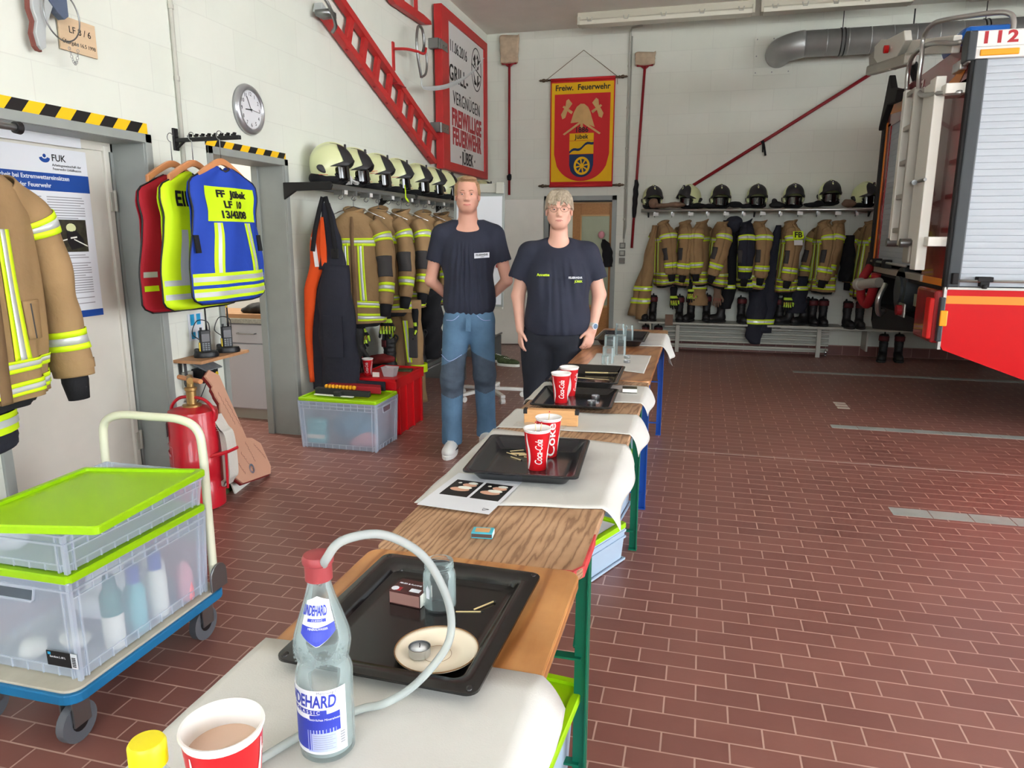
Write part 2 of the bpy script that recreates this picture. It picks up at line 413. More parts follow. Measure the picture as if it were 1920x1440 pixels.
G().box(-2.9, XR, 12.3, 12.5, 0, 4.09).ob('wall_hallway', 'white_paint', kind='structure')
G().box(-.4, -.2, 10.1, 12.3, 0, 4.09).ob('wall_hallway', 'white_paint', kind='structure')
wall('wall_right', frame((XR+.25, 0, 0), (0,1,0), (0,0,1)), YF, 10.1, 0, 4.09, .25, [(-3.5, .1, 0, 3.7), (1.2, 4.8, 0, 3.7), (5.6, 9.2, 0, 3.7)], 'wall_paint')
wall('wall_front', frame((0, YF, 0), (1,0,0), (0,0,1)), -6.2, XR+.3, 0, 4.09, .25, [(-1.9, 4.1, 1.7, 3.3)], 'wall_paint_back')
G().box(-12, 40, -40, 40, -.13, -.1).ob('floor_outside', 'apron', kind='structure')
# the truck bay's gate is shut
mat('gate_panel', C(205,205,200), .5)
g = G()
for k in range(8): g.box(XR+.05, XR+.1, 5.6, 9.2, .02+k*.46, .47+k*.46)
g.ob('door_4', 'gate_panel', kind='structure', bevel=.01)
g = G()
for x in np.linspace(-1.9, 4.1, 6): g.box(x-.04, x+.04, YF-.15, YF-.08, 1.7, 3.3)
for z in (1.7, 2.5, 3.24): g.box(-1.9, 4.1, YF-.15, YF-.08, z, z+.06)
g.ob('window_1', 'frame_grey', kind='structure')
# floor inlays: the lane strips of pale tiles and the metal joints
g = G()
for x0, y0, y1, x1 in ((1.06, 8.42, 8.53, 9.4), (1.075, 6.0, 6.1, 9.4), (1.09, 4.12, 4.24, 9.4)):
    x = x0
    while x < x1: g.box(x+.003, x+.197, y0, y1, -.01, .0015); x += .2
g.ob('trim_1', 'strip_tile', kind='structure')
g = G(); g.box(-2.9, XR, 5.05, 5.062, -.01, .001)
g.ob('trim_2', 'joint_metal', kind='structure')
t = thing('lane_marker', 'small striped white mark on the floor tiles in front of the truck rear', 'floor mark', at(1.29, 6.85, 0))
mat('mark_white', C(205,195,180), .6)
g = G()
for k in range(3): g.box(-.05, .05, -.13+k*.1, -.07+k*.1, -.01, .0015)
g.ob('marking', 'mark_white', t)
# skirting tiles
G().box(-1.1, XR, 9.838, 9.86, 0, .125).ob('baseboard_back', 'skirting_tiles', kind='structure')
# door frames
def door_frame(n, m, x0, x1, h, depth, mt='frame_grey', fw=.035, lip=.015):
    g = G()
    for a, b in ((x0-fw, x0+.01), (x1-.01, x1+fw)): g.box(a, b, 0, h+fw, -.02, lip)
    g.box(x0-fw, x1+fw, h-.01, h+fw, -.02, lip)
    g.box(x0-.001, x0+.012, 0, h, -depth, .0); g.box(x1-.012, x1+.001, 0, h, -depth, .0); g.box(x0, x1, h-.012, h+.001, -depth, 0)
    g.box(x0+.012, x0+.03, 0, h-.012, -depth, -depth+.05); g.box(x1-.03, x1-.012, 0, h-.012, -depth, -depth+.05)
    return g.ob('trim_%d' % n, mt, kind='structure', m=m, bevel=.002)
door_frame(3, frame((-2.9, 0, 0), (0,1,0), (0,0,1)), D1[0], D1[1], 1.985, .25)
door_frame(4, frame((-2.9, 0, 0), (0,1,0), (0,0,1)), D2[0], D2[1], 1.985, .25)
door_frame(5, frame((0, 9.85, 0), (1,0,0), (0,0,1)), -2.05, -1.17, 1.96, .25, fw=.05)
# hazard tape above the two side doors
def hazard(y0, y1, z0, z1, label, ph=0.):
    t = thing('hazard_tape', label, 'hazard tape', frame((-2.9, y0, z0), (0,1,0), (0,0,1)), 'hazard tapes over the side doors')
    g = G(); L = y1-y0; h = z1-z0; sl = h*.75
    g.prism([(0,0), (L,0), (L,h), (0,h)], -.01, .0012, 0)
    x = -ph
    while x < L+.1:
        q = [(x, 0), (x+.085, 0), (x+.085+sl*1.1, h), (x+sl*1.1, h)]
        q = [(min(max(a, 0), L), b) for a, b in q]
        if q[1][0]-q[0][0] > .004 or q[2][0]-q[3][0] > .004: g.prism(q, .0012, .0022, 1)
        x += .17
    g.ob('tape_strip', ['tape_black', 'tape_yellow'], t)
hazard(2.36, 3.42, 2.022, 2.075, 'wide black and yellow hazard tape above the nearer side door', .03)
hazard(3.89, 4.765, 2.022, 2.062, 'shorter black and yellow hazard tape above the side door behind the vests', .0)
# near side door leaf, closed, at the back of the opening, with frame hinge
t = thing('door_1', None, None, frame((-3.15, 2.4, 0), (0,1,0), (0,0,1))); t['kind'] = 'structure'
G().box(0, .945, .02, 1.93, 0, .04).ob('door_leaf', 'door_cream', t, bevel=.004)
g = G().box(.915, .95, .02, 1.96, .0, .055); g.ob('door_edge', 'door_cream', t, bevel=.004)
for z in (1.62, .28):
    g = G(); g.cyl((.955, z, .06), (.955, z+.11, .06), .009); g.box(.925, .955, z, z+.1, .055, .062); g.ob('hinge', 'conduit_grey', t)
g = G().box(0, .98, 1.93, 1.985, -.02, .05); g.ob('door_head', 'door_cream', t)
# back door: wooden leaf with a glass panel, half open into the hallway
mat('door_wood', C(176,122,66), .45, noise=.12, nscale=3, stretch=(14,14,1))
mat('door_wood_pale', C(205,165,110), .45)
mat('milk_glass', C(170,178,150), .35, noise=.04)
t = thing('door_3', None, None, frame((-2.02, 9.97, 0), (1,0,0), (0,0,1))); t['kind'] = 'structure'
g = G(); w0, w1, h1 = .3, .83, 1.9
g.box(.3, .41, .02, 1.93, 0, .04); g.box(.80, .84, .02, 1.93, 0, .04); g.box(.41, .80, 1.76, 1.93, 0, .04); g.box(.41, .80, .02, .52, 0, .04)
g.ob('door_leaf', 'door_wood', t, bevel=.003)
g = G(); g.box(.41, .80, .52, .55, .04, .046); g.box(.41, .425, .52, 1.76, .04, .046); g.box(.41, .8, 1.745, 1.765, .04, .046); g.box(.3, .84, 1.915, 1.93, .04, .05)
g.ob('glazing_bead', 'door_wood_pale', t)
G().box(.41, .80, .52, 1.76, .01, .02).ob('glass_pane', 'milk_glass', t)
g = G(); g.box(-.015, .01, 0, 1.95, -.02, .11); g.box(.84, .87, 0, 1.95, -.02, .11); g.box(-.015, .87, 1.93, 1.955, -.02, .11); g.ob('door_seal', 'black', t)
G().box(.05, .3, .02, 1.93, -.4, -.36).ob('inner_panel', 'white_paint', t)
# open white steel leaf, swung against the corner
t = thing('door_2', None, None, frame((-2.1, 9.78, 0), (-.93, -.26, 0), (0,0,1))); t['kind'] = 'structure'
G().box(0, .84, .01, 1.965, -.045, 0).ob('door_leaf', 'door_cream', t, bevel=.004)

# ------------------------------------------------------------------ things on the walls
mat('red_paint', C(186,42,42), .45, noise=.08, bump=.1); mat('red_dark', C(140,24,34), .45)
mat('sign_white', C(214,214,212), .5); mat('ink', C(22,22,24), .6); mat('sign_red', C(170,30,40), .5)
mat('plywood', C(214,188,155), .55, noise=.08, nscale=3, stretch=(1,8,1)); mat('silver_paint', C(178,184,184), .45)
mat('key_blue', C(84,96,118), .5); mat('key_brown', C(120,66,58), .6)
mat('clock_silver', C(170,172,176), .3, metal=.7); mat('clock_face', C(222,224,228), .4)
mat('canvas', C(188,168,144), .9, noise=.18, nscale=14, bump=.5, bscale=30)
mat('banner_red', C(205,42,46), .8, bump=.15, bscale=200); mat('banner_yellow', C(232,182,18), .8, bump=.15, bscale=200)
mat('banner_blue', C(34,56,96), .8); mat('banner_gold', C(206,168,110), .7, noise=.1, nscale=9); mat('bronze', C(96,80,64), .4, metal=.6)
mat('galvanised', C(168,170,170), .38, metal=.55, noise=.12, nscale=4); mat('lamp_body', C(196,192,176), .5); mat('lamp_glass', C(215,212,196), .25, spec=.6)
mat('cord', C(110,90,70), .9)

# red wooden ladder, hung sloping on its side
lad = frame((-2.85, 5.30, 3.13), (0, .937, -.349), (0, .349, .937))
t = thing('wooden_ladder', 'long red wooden ladder hanging slanted on the left wall above the helmets', 'ladder', lad)
for y, x0, x1 in ((0, -.02, 2.52), (.265, -.15, 2.50)):
    y += 0
    g = G(); g.prism([(x0, y-.03), (x1-.06, y-.03), (x1, y), (x1-.02, y+.03), (x0, y+.03)], -.03, .03)
    g.ob('rail', 'red_paint', t, bevel=.004)
for k in range(8): 
    x = .42+k*.268
    g = G(); g.box(x-.036, x+.036, -.028, .29, -.018, .018); g.ob('rung', 'red_paint', t, bevel=.004)
g = G(); g.box(-.06, .01, -.035, .035, -.034, .034); g.ob('end_cap', 'silver_paint', t, bevel=.004)
g = G()
for k in range(8): g.cyl((.42+k*.268, -.042, 0), (.42+k*.268, -.03, 0), .011, n=8)
g.obs(1, 'bolt', 'red_dark', t)
t2 = thing('ladder_hook', 'grey steel hook at the top left end of the red ladder', 'hook', frame((-2.85, 5.26, 3.1), (0,1,0), (0,0,1)))
g = G(); g.tube(spline([(-.16, .3, .02), (-.13, .12, .09), (-.06, .03, .12), (.06, -.06, .1), (.10, -.1, .05)]), [.014]*33, 8); g.box(-.06, .06, -.02, .02, .0, .11); g.ob('bent_arm', 'grey_metal', t2, smooth=True)
t = thing('wall_spike', 'thin red steel spike sticking out under the red ladder', 'spike', frame((-2.9, 6.55, 2.86), (0,1,0), (0,0,1)))
g = G(); g.tube([(0, 0, .0), (.0, 0, .1), (.20, 0, .11)], [.01, .01, .006], 8); g.ob('rod', 'red_dark', t)
# second ladder, above
t = thing('wooden_ladder', 'second red ladder hanging at the upper picture edge above the hay hook', 'ladder', frame((-2.85, 6.45, 3.56), (0,1,0), (0, 0, 1)))
g = G(); g.prism([(-.35,.14), (.2,.0), (.95,.02), (1.12,.06), (1.10,.09), (.9,.1), (.2,.08), (-.3,.2)], -.03, .03); g.ob('rail', 'red_paint', t, bevel=.004)
g = G(); g.prism([(-.3,.42), (1.1,.36), (1.1,.44), (-.3,.5)], -.03, .03); g.ob('rail', 'red_paint', t, bevel=.004)
for x in (.12, .42, .76):
    g = G(); g.box(x-.022, x+.022, .07, .40, -.014, .014); g.ob('rung', 'red_paint', t, bevel=.003)
# hay hook tool with long curved blade, on a bracket
t = thing('tool_bracket', 'red steel wall bracket carrying the grey curved hook tool', 'bracket', frame((-2.9, 6.72, 3.14), (0,1,0), (0,0,1)))
g = G(); g.box(-.02, .02, -.13, .12, 0, .015); g.tube(spline([(0,.06,.01), (.0,.05,.14), (.1,.05,.2), (.24,.06,.22), (.3,.12,.22)]), .013, 8); g.ob('bracket_arm', 'red_paint', t)
t = thing('hay_hook', 'grey steel tool with looped handle and long curved blade, over the sign edge', 'tool', frame((-2.7, 6.85, 3.2), (0,1,0), (0,0,1)))
g = G(); g.tube(spline([(.08,-.22,0), (.0,-.05,0), (-.02,.1,0), (.03,.22,0), (.13,.22,0), (.17,.1,0), (.1,0,.01)]), .014, 8)
g.tube(spline([(.08,-.22,0), (.2,-.16,.0), (.24,-.05,0), (.2,.06,0), (.1,.0,.01)]), .012, 8); g.ob('handle_loop', 'grey_metal', t, smooth=True)
g = G(); P = spline([(.08,-.22,0), (.1,-.3,0), (.25,-.29,.02), (.6,-.21,.06), (1.0,-.07,.1), (1.35,.1,.14), (1.58,.27,.18)], 6)
k = len(P); rg = []
for i, p in enumerate(P):
    w = (.010 if i < 6 else .014*min(1, (i-4)/10)+.008)*(1 if i < k*.6 else max(.15, (k-i)/(k*.4)))
    d = (P[min(i+1,k-1)]-P[max(i-1,0)]).normalized(); nn = Vector((-d.y, d.x, 0))
    rg.append([p+nn*w, p+Vector((0,0,.006)), p-nn*w, p-Vector((0,0,.006))])
g.ring_loft(rg); g.ob('blade', 'silver_paint', t)
# big hinged sign
S = frame((-2.80, 7.76, 2.21), (0,1,0), (0,0,1))
t = thing('party_sign', 'large white sign in red frame reading Freiwillige Feuerwehr, date 11.06.2016', 'sign', S)
Wd, Hd = 1.70, 1.67
G().box(.06, Wd-.06, .06, Hd-.06, -.03, .0).ob('sign_board', 'sign_white', t)
g = G()
for a in ((0, .22, 0, Hd), (Wd-.12, Wd, 0, Hd)): g.box(*a, -.07, .02)
g.box(.2, Wd-.1, 0, .09, -.07, .02); g.box(.2, Wd-.1, Hd-.1, Hd, -.07, .02); g.ob('sign_frame', 'red_paint', t, bevel=.005)
g = G(); tx = lambda s, sz, x, y, sx, **k: text(g, s, sz, x, y, .002, sx=sx, extr=.001, **k)
tx('11.06.2016', .17, .60, 1.33, .82); tx('GRILL-', .24, .60, 1.05, .9, bold=.003, space=1.1); tx('VERGNÜGEN', .2, .90, .80, .80, space=1.12)
tx('· JÜBEK ·', .2, .90, .17, .8, bold=.003)
g.ob('lettering', 'ink', t)
g = G(); tx('FREIWILLIGE', .25, .90, .585, .74, bold=.011, space=1.1); tx('FEUERWEHR', .25, .90, .38, .72, bold=.011, space=1.1); g.ob('lettering', 'sign_red', t)
g = G(); ec = (1.28, 1.27); rx, ry = .2, .25
for k in range(40):
    a0, a1 = 2*PI*k/40, 2*PI*(k+1)/40
    g.prism([(ec[0]+rx*math.cos(a0), ec[1]+ry*math.sin(a0)), (ec[0]+rx*math.cos(a1), ec[1]+ry*math.sin(a1)), (ec[0]+(rx-.012)*math.cos(a1), ec[1]+(ry-.012)*math.sin(a1)), (ec[0]+(rx-.012)*math.cos(a0), ec[1]+(ry-.012)*math.sin(a0))], .001, .003)
g.prism([(ec[0]-.2, ec[1]+.03), (ec[0]+.19, ec[1]-.06), (ec[0]+.19, ec[1]-.045), (ec[0]-.2, ec[1]+.045)], .001, .003)
for q in ([(-.13,.1),(-.06,.17),(-.03,.12),(-.08,.07)], [(-.12,.02),(-.05,.1),(-.02,.02),(-.06,.05)], [(.03,.0),(.06,.17),(.1,.12),(.08,.02)], [(.06,.1),(.14,.14),(.14,.12),(.07,.07)], [(.0,.12),(.04,.19),(.06,.15)],
          [(-.12,-.04),(-.03,-.15),(-.06,-.18),(-.1,-.1)], [(-.1,-.14),(.0,-.15),(.0,-.18),(-.08,-.18)], [(.04,-.06),(.08,-.05),(.06,-.18),(.02,-.2)], [(.06,-.14),(.14,-.1),(.12,-.14),(.05,-.18)]):
    g.prism([(ec[0]+a, ec[1]+b) for a, b in q], .001, .003)
g.ob('round_emblem', 'ink', t)
for z in (1.26, .42):
    g = G(); g.box(-.07, .16, z-.045, z+.045, .021, .027); g.cyl((-.05, z-.05, .01), (-.05, z+.05, .01), .016); g.cyl((.03, z, .027), (.03, z, .032), .008); g.cyl((.11, z, .027), (.11, z, .032), .008); g.box(-.10,-.04,z-.05,z+.05,-.095,.01); g.ob('hinge_plate', 'grey_metal', t)
# plaque with the hand-over date
t = thing('wooden_plaque', 'plywood plaque lettered LF 8/6 and Übergabe 16.5 1998 on the left wall', 'plaque', LW(2.905, 2.33, .012))
G().box(0, .212, 0, .148, -.004, .004).ob('board', 'plywood', t, bevel=.001)
g = G(); text(g, 'LF 8 / 6', .042, .118, .095, .0045, extr=.0005); text(g, 'Übergabe 16.5 1998', .0245, .108, .038, .0045, extr=.0005, space=.95); g.ob('lettering', 'ink', t)
# oversized key with ring and chain
t = thing('giant_key', 'oversized painted wooden key hanging at the top left beside the plaque', 'decoration', frame((-2.84, 2.78, 2.42), (0,1,0), (0,0,1)))
g = G(); P = [(-.045,.12), (-.055,.03), (-.04,-.02), (-.055,-.07), (-.045,-.12), (-.03,-.135), (-.01,-.12), (0,-.04), (.02,.0), (.05,.06), (.05,.16), (-.04,.18)]
g.prism(P, -.012, .012); g.ob('key_blade', 'silver_paint', t, bevel=.003)
g = G(); g.prism([(x-.012, y-.004) for x, y in P[:6]]+[(-.02,-.14), (-.02,.1)], -.02, -.004); g.ob('blade_edge', 'key_brown', t)
g = G(); g.prism([(.0,.22), (.03,.08), (.07,.04), (.10,.02), (.125,.04), (.125,.22)], -.02, .02); g.ob('key_head', 'key_blue', t, bevel=.004)
t2 = thing('key_ring', 'thin steel ring hanging through the oversized key', 'ring', frame((-2.83, 2.86, 2.47), (0,1,0), (0,0,1)))
g = G(); g.tube([(.095*math.cos(a)-.005, .105*math.sin(a)-.02, .02) for a in np.linspace(0, 2*PI, 40, endpoint=False)], .0035, 6, closed=True); g.ob('hoop', 'grey_metal', t2, smooth=True)
g = G()
for k in range(15):
    u = k/14; x = .012+.055*u; y = -.125-.085*math.sin(PI*u)**.8
    g.tube([(x+.004*math.cos(a), y+.007*math.sin(a), .02+(.003*math.cos(a) if k % 2 else 0)) for a in np.linspace(0, 2*PI, 8, endpoint=False)], .0012, 5, closed=True)
g.ob('chain', 'grey_metal', t2)
# conduit, clock
t = thing('cable_conduit', 'pale grey conduit running down the left wall beside the clock', 'conduit', LW(3.676, 0, 0))
g = G(); g.tube([(0, 1.22, .012), (0, 4.07, .012)], .0125, 10); g.ob('pipe', 'conduit_grey', t, smooth=True)
g = G()
for z in (1.7, 2.02, 2.35, 2.72, 3.1, 3.5): g.cyl((0, z-.012, .013), (0, z+.012, .013), .016, n=10)
g.obs(1, 'clip', 'conduit_grey', t)
t = thing('wall_clock', 'round silver wall clock with white face on the left wall', 'clock', LW(4.34, 2.288, 0))
g = G(); g.lathe([(.155,0), (.158,.015), (.15,.032), (.135,.042), (.122,.040), (.118,.028)], 48, cap1=False); g.ob('clock_rim', 'clock_silver', t, smooth=True)
g = G(); g.lathe([(.12,.026), (.119,.028)], 48); g.ob('dial', 'clock_face', t)
g = G()
for k in range(1, 13): text(g, str(k), .034, .095*math.sin(k*PI/6), .095*math.cos(k*PI/6), .0285, extr=.0003)
for k in range(60):
    a = k*PI/30; g.bar((.112*math.sin(a), .112*math.cos(a), .0287), (.116*math.sin(a), .116*math.cos(a), .0287), .0012, .0006)
g.ob('numerals', 'ink', t)
for nm, ang, L, w in (('hour_hand', math.radians(266), .06, .006), ('minute_hand', math.radians(333), .085, .005)):
    g = G(); a = ang; g.bar((-.015*math.sin(a), -.015*math.cos(a), .031), (L*math.sin(a), L*math.cos(a), .031), w, .001); g.ob(nm, 'ink', t)
g = G(); a = math.radians(95); g.bar((-.02*math.sin(a), -.02*math.cos(a), .033), (.085*math.sin(a), .085*math.cos(a), .033), .0015, .001); g.cyl((0,0,.029), (0,0,.035), .005); g.ob('second_hand', 'ink', t)
# fire swatters with canvas bags
def swatter(label, x, ztop, w0, w1, h, zb, dx, grip0, grip1):
    t = thing('fire_swatter', label, 'fire tool', BW(x, 0, .05), 'fire swatters on the back wall')
    rg = []
    for i in range(9):
        u = i/8; z = ztop-h+h*u; w = (w0+(w1-w0)*u)/2*(1+.03*math.sin(i*2.1)); d = .028*(1-.5*abs(2*u-1)**3)
        rg.append([(w*math.copysign(abs(math.cos(a))**.5, math.cos(a)), z+.008*math.sin(3*a+i), d*math.copysign(abs(math.sin(a))**.5, math.sin(a))*(1+.15*math.sin(5*a+i))) for a in np.linspace(0, 2*PI, 24, endpoint=False)])
    g = G(); g.ring_loft(rg); g.ob('canvas_bag', 'canvas', t, smooth=True)
    g = G(); g.tube([(-w0*.42, ztop-h-.006, 0), (w0*.42, ztop-h-.006, 0)], .013, 8); g.tube([(-w0*.2, ztop-h-.01, 0), (0, ztop-h-.05, 0), (w0*.2, ztop-h-.01, 0)], .012, 8); g.ob('head_bar', 'red_dark', t)
    g = G(); g.tube([(0, ztop-h-.02, 0), (dx, zb, 0)], .017, 10); g.ob('pole', 'red_dark', t, smooth=True)
    q = lambda z: dx*(ztop-h-z)/(ztop-h-zb)
    g = G(); g.tube([(q(z)+.006*math.sin(k*3), z, 0) for k, z in enumerate(np.linspace(grip0, grip1, 9))], [.02,.028,.03,.032,.033,.034,.032,.03,.02], 8); g.ob('grip_wrap', 'black_soft', t, smooth=True)
swatter('fire swatter with a tall canvas bag, nearer the room corner', -2.58, 4.05, .235, .27, .34, 2.03, .0, 2.22, 2.3)
swatter('fire swatter with a small canvas bag, right of the banner', -.815, 3.745, .24, .26, .15, 1.33, -.085, 1.72, 2.2)
# banner
t = thing('fire_brigade_banner', 'red and yellow cloth banner Freiw. Feuerwehr 1886 Jübek on the back wall', 'banner', BW(-1.6, 2.14, .05))
W2 = .42; H2 = 1.36
def wav(x, y): return .006*math.sin(x*9+.6)+.003*math.sin(x*23)
g = G()
for off in (0,): g.grid(lambda u, v: ((2*u-1)*W2, v*H2-.02, wav((2*u-1)*W2, v)), 40, 8)
g.ob('banner_cloth', 'banner_red', t, smooth=True, thick=.003)
def flat(g, polys, z, mi=None):
    for P in polys:
        g.add([(x, y, z+wav(x, y)) for x, y in P], [tuple(range(len(P)))], mi)
g = G(); a0 = .022; xi = .365; yi0 = .34
for s in (-1, 1):
    n = 10
    flat(g, [[(s*.405, 1.29), (s*.405, .05), (s*xi, .05), (s*xi, 1.29)][::s]], .0035)
for k in range(20):     # header strip and the curved lower corners, cut into columns so the cloth can wave
    x0 = -xi+2*xi*k/20; x1 = x0+2*xi/20
    flat(g, [[(x0, 1.15), (x1, 1.15), (x1, 1.29), (x0, 1.29)]], .0035)
    f = lambda x: .40-.345*math.sqrt(max(0, 1-(x/xi)**2))
    flat(g, [[(x0, .05), (x1, .05), (x1, f(x1)), (x0, f(x0))]], .0035)
g.ob('yellow_border', 'banner_yellow', t)
wz = lambda z: (lambda x, y, d: (x, y, z+d+wav(x, y)))
g = G(); text(g, 'Freiw.  Feuerwehr', .098, 0, 1.225, extr=.0006, bold=.0022, sx=.98, warp=wz(.0045)); 
text(g, '1886', .09, 0, .70, extr=.0006, bold=.002, warp=wz(.0065)); text(g, 'Jübek', .078, 0, .615, extr=.0006, bold=.0015, warp=wz(.0065)); g.ob('lettering', 'ink', t)
g = G()
for k in range(8):
    x0 = -.16+.04*k; x1 = x0+.04; flat(g, [[(x0,.57), (x1,.57), (x1,.66), (x0,.66)], [(x0,.40), (x1,.40), (x1,.565), (x0,.565)]], .004)
g.ob('yellow_fields', 'banner_yellow', t)
g = G(); cy = .255
for k in range(16):
    x0 = -.16+.02*k; x1 = x0+.02; f = lambda x: .26-.155*math.sqrt(max(0, 1-(x/.16)**2)); flat(g, [[(x0, f(x0)), (x1, f(x1)), (x1, .395), (x0, .395)]], .004)
for k in range(12):
    u0, u1 = k/12, (k+1)/12; Yv = lambda u: .42+.13*u+.018*math.sin(u*11); X = lambda u: -.16+.32*u
    flat(g, [[(X(u0), Yv(u0)-.016), (X(u1), Yv(u1)-.016), (X(u1), Yv(u1)+.016), (X(u0), Yv(u0)+.016)]], .005)
g.ob('blue_field', 'banner_blue', t)
g = G(); cx = .01; cy = .25
for k in range(32):
    a, b = 2*PI*k/32, 2*PI*(k+1)/32
    flat(g, [[(cx+.108*math.cos(a), cy+.115*math.sin(a)), (cx+.108*math.cos(b), cy+.115*math.sin(b)), (cx+.08*math.cos(b), cy+.086*math.sin(b)), (cx+.08*math.cos(a), cy+.086*math.sin(a))]], .0065)
for k in range(8):
    a = k*PI/4+.2; c, s = math.cos(a), math.sin(a); flat(g, [[(cx-.008*s, cy+.008*c), (cx+.008*s, cy-.008*c), (cx+.085*c+.01*s, cy+.088*s-.01*c), (cx+.085*c-.01*s, cy+.088*s+.01*c)]], .006)
flat(g, [[(cx+.026*math.cos(a), cy+.028*math.sin(a)) for a in np.linspace(0, 2*PI, 12, endpoint=False)]], .0075); g.ob('wheel_emblem', 'banner_yellow', t)
g = G()      # helmet and crossed axes
hl = [(-.15,.78), (-.13,.84), (-.11,.92), (-.07,.99), (-.02,1.025), (.03,1.02), (.08,.98), (.11,.9), (.13,.83), (.17,.73), (.19,.70), (.12,.76), (.05,.8), (.02,.72), (-.02,.72), (-.01,.79)]
flat(g, [[(-.15,.79), (.0,.8), (.08,.98), (.03,1.02), (-.02,1.025), (-.07,.99), (-.11,.92)], [(.0,.8), (.17,.73), (.13,.85), (.11,.92), (.08,.98)], [(-.02,.72), (.015,.72), (.015,.81), (-.02,.81)]], .007)
for s in (-1, 1):
    flat(g, [[(s*.23, .64), (s*.25, .655), (s*.02, .81), (s*.0, .79)][::s], [(s*.12,.93), (s*.14,.90), (s*.26,.99), (s*.24,1.01)][::s], [(s*.13,1.03), (s*.18,1.09), (s*.21,1.07), (s*.22,1.0), (s*.28,.90), (s*.26,.84), (s*.22,.86), (s*.19,.95)][::s]], .008)
g.ob('helmet_emblem', 'banner_gold', t)
for z, nm in ((H2-.03, 0), (.0, 1)):
    g = G(); g.cyl((-.46, z, .005), (.46, z, .005), .012)
    for s in (-1, 1): g.M = Matrix.Translation((s*.46, z, .005)) @ Matrix.Rotation(s*PI/2, 4, 'Y'); g.lathe([(.012,0), (.02,.01), (.012,.022), (.022,.045), (.024,.06), (.012,.08), (.015,.095), (.002,.12)], 12); g.M = None
    g.ob('banner_rod', 'bronze', t, smooth=True)
    g = G(); g.cyl((-.42, z, .006), (.42, z, .006), .017); g.ob('rod_sleeve', 'banner_red', t, smooth=True)
g = G(); g.tube([(-.47, H2-.02, .01), (0, 1.68, -.03), (.44, H2-.02, .01), (.45, H2-.12, .01)], .004, 6); g.ob('cord', 'cord', t)
# conduits and switches at the back door
t = thing('cable_conduit', 'grey conduit running down the back wall between banner and swatter', 'conduit', BW(-1.013, 0, 0))
g = G(); g.tube([(.15, 4.07, .012), (.02, 4.05, .012), (0, 4.0, .012), (0, 1.45, .012)], .013, 8); g.tube([(.025, 3.95, .012), (.025, 1.6, .012), (0, 1.45, .012), (0, 1.37, .012)], .008, 8); g.ob('pipe', 'conduit_grey', t, smooth=True)
g = G(); 
for z in (3.6, 3.1, 2.6, 2.1, 1.7): g.cyl((0, z-.012, .013), (0, z+.012, .013), .02, n=10)
g.obs(1, 'clip', 'conduit_grey', t)
mat('switch_grey', C(120,118,110), .5)
t = thing('switch_panel', 'three grey switch boxes stacked beside the back door frame', 'switch', BW(-1.026, 1.2, 0))
for z in (.16, .06, -.04):
    b_ = G().box(-.037, .037, z-.037, z+.037, 0, .045).ob('switch_box', 'switch_grey', t, bevel=.004)
    if z > 0: G().box(-.024, .024, z-.024, z+.024, .045, .05).ob('rocker', 'conduit_grey', b_, bevel=.002)
# long red hook pole leaning diagonally on the back wall
t = thing('hook_pole', 'long red pole slanting up the back wall behind the truck', 'pole', BW(0, 0, .06))
g = G(); g.tube([(-.15, 2.12, 0), (1.95, 3.44, 0)], .02, 10); g.ob('pole', 'red_dark', t, smooth=True)
g = G(); g.tube([(.66, 2.64, .025), (.68, 2.56, .03), (.7, 2.46, .03)], .012, 6); g.tube([(.64, 2.63, .02), (.66, 2.6, .03), (.665, 2.5, .03)], .009, 6); g.ob('strap', 'black_soft', t)
# fluorescent lamps under the ceiling
for k, (x0, x1, y, lb) in enumerate(((-1.58, .44, 9.25, 'twin tube fluorescent lamp above the banner'), (.5, 2.06, 9.25, 'twin tube fluorescent lamp above the metal duct'), (2.6, 4.2, 9.25, 'twin tube fluorescent lamp at the upper right edge above the truck'))):
    t = thing('ceiling_lamp', lb, 'lamp', at(0, y, 3.99), 'fluorescent lamps under the ceiling')
    g = G(); g.box(x0, x1, -.05, .05, .02, .1); g.box(x0, x0+.03, -.08, .08, -.04, .05); g.box(x1-.03, x1, -.08, .08, -.04, .05); g.ob('lamp_housing', 'lamp_body', t, bevel=.004)
    g = G(); g.prism([(-.085,-.045), (.085,-.045), (.09,.0), (.06,.022), (-.06,.022), (-.09,.0)], x0+.03, x1-.03)
    g.v = [(p[2], p[0], p[1]) for p in g.v]; g.ob('diffuser', 'lamp_glass', t, bevel=.004)
    g = G(); n = 5
    for i in range(n):
        x = x0+.15+(x1-x0-.3)*i/(n-1); g.tube([(x-.03, -.09, .03), (x-.02, -.095, -.01), (x+.02, -.095, -.01), (x+.03, -.09, .03)], .007, 6)
    g.obs(1, 'clip', 'conduit_grey', t)
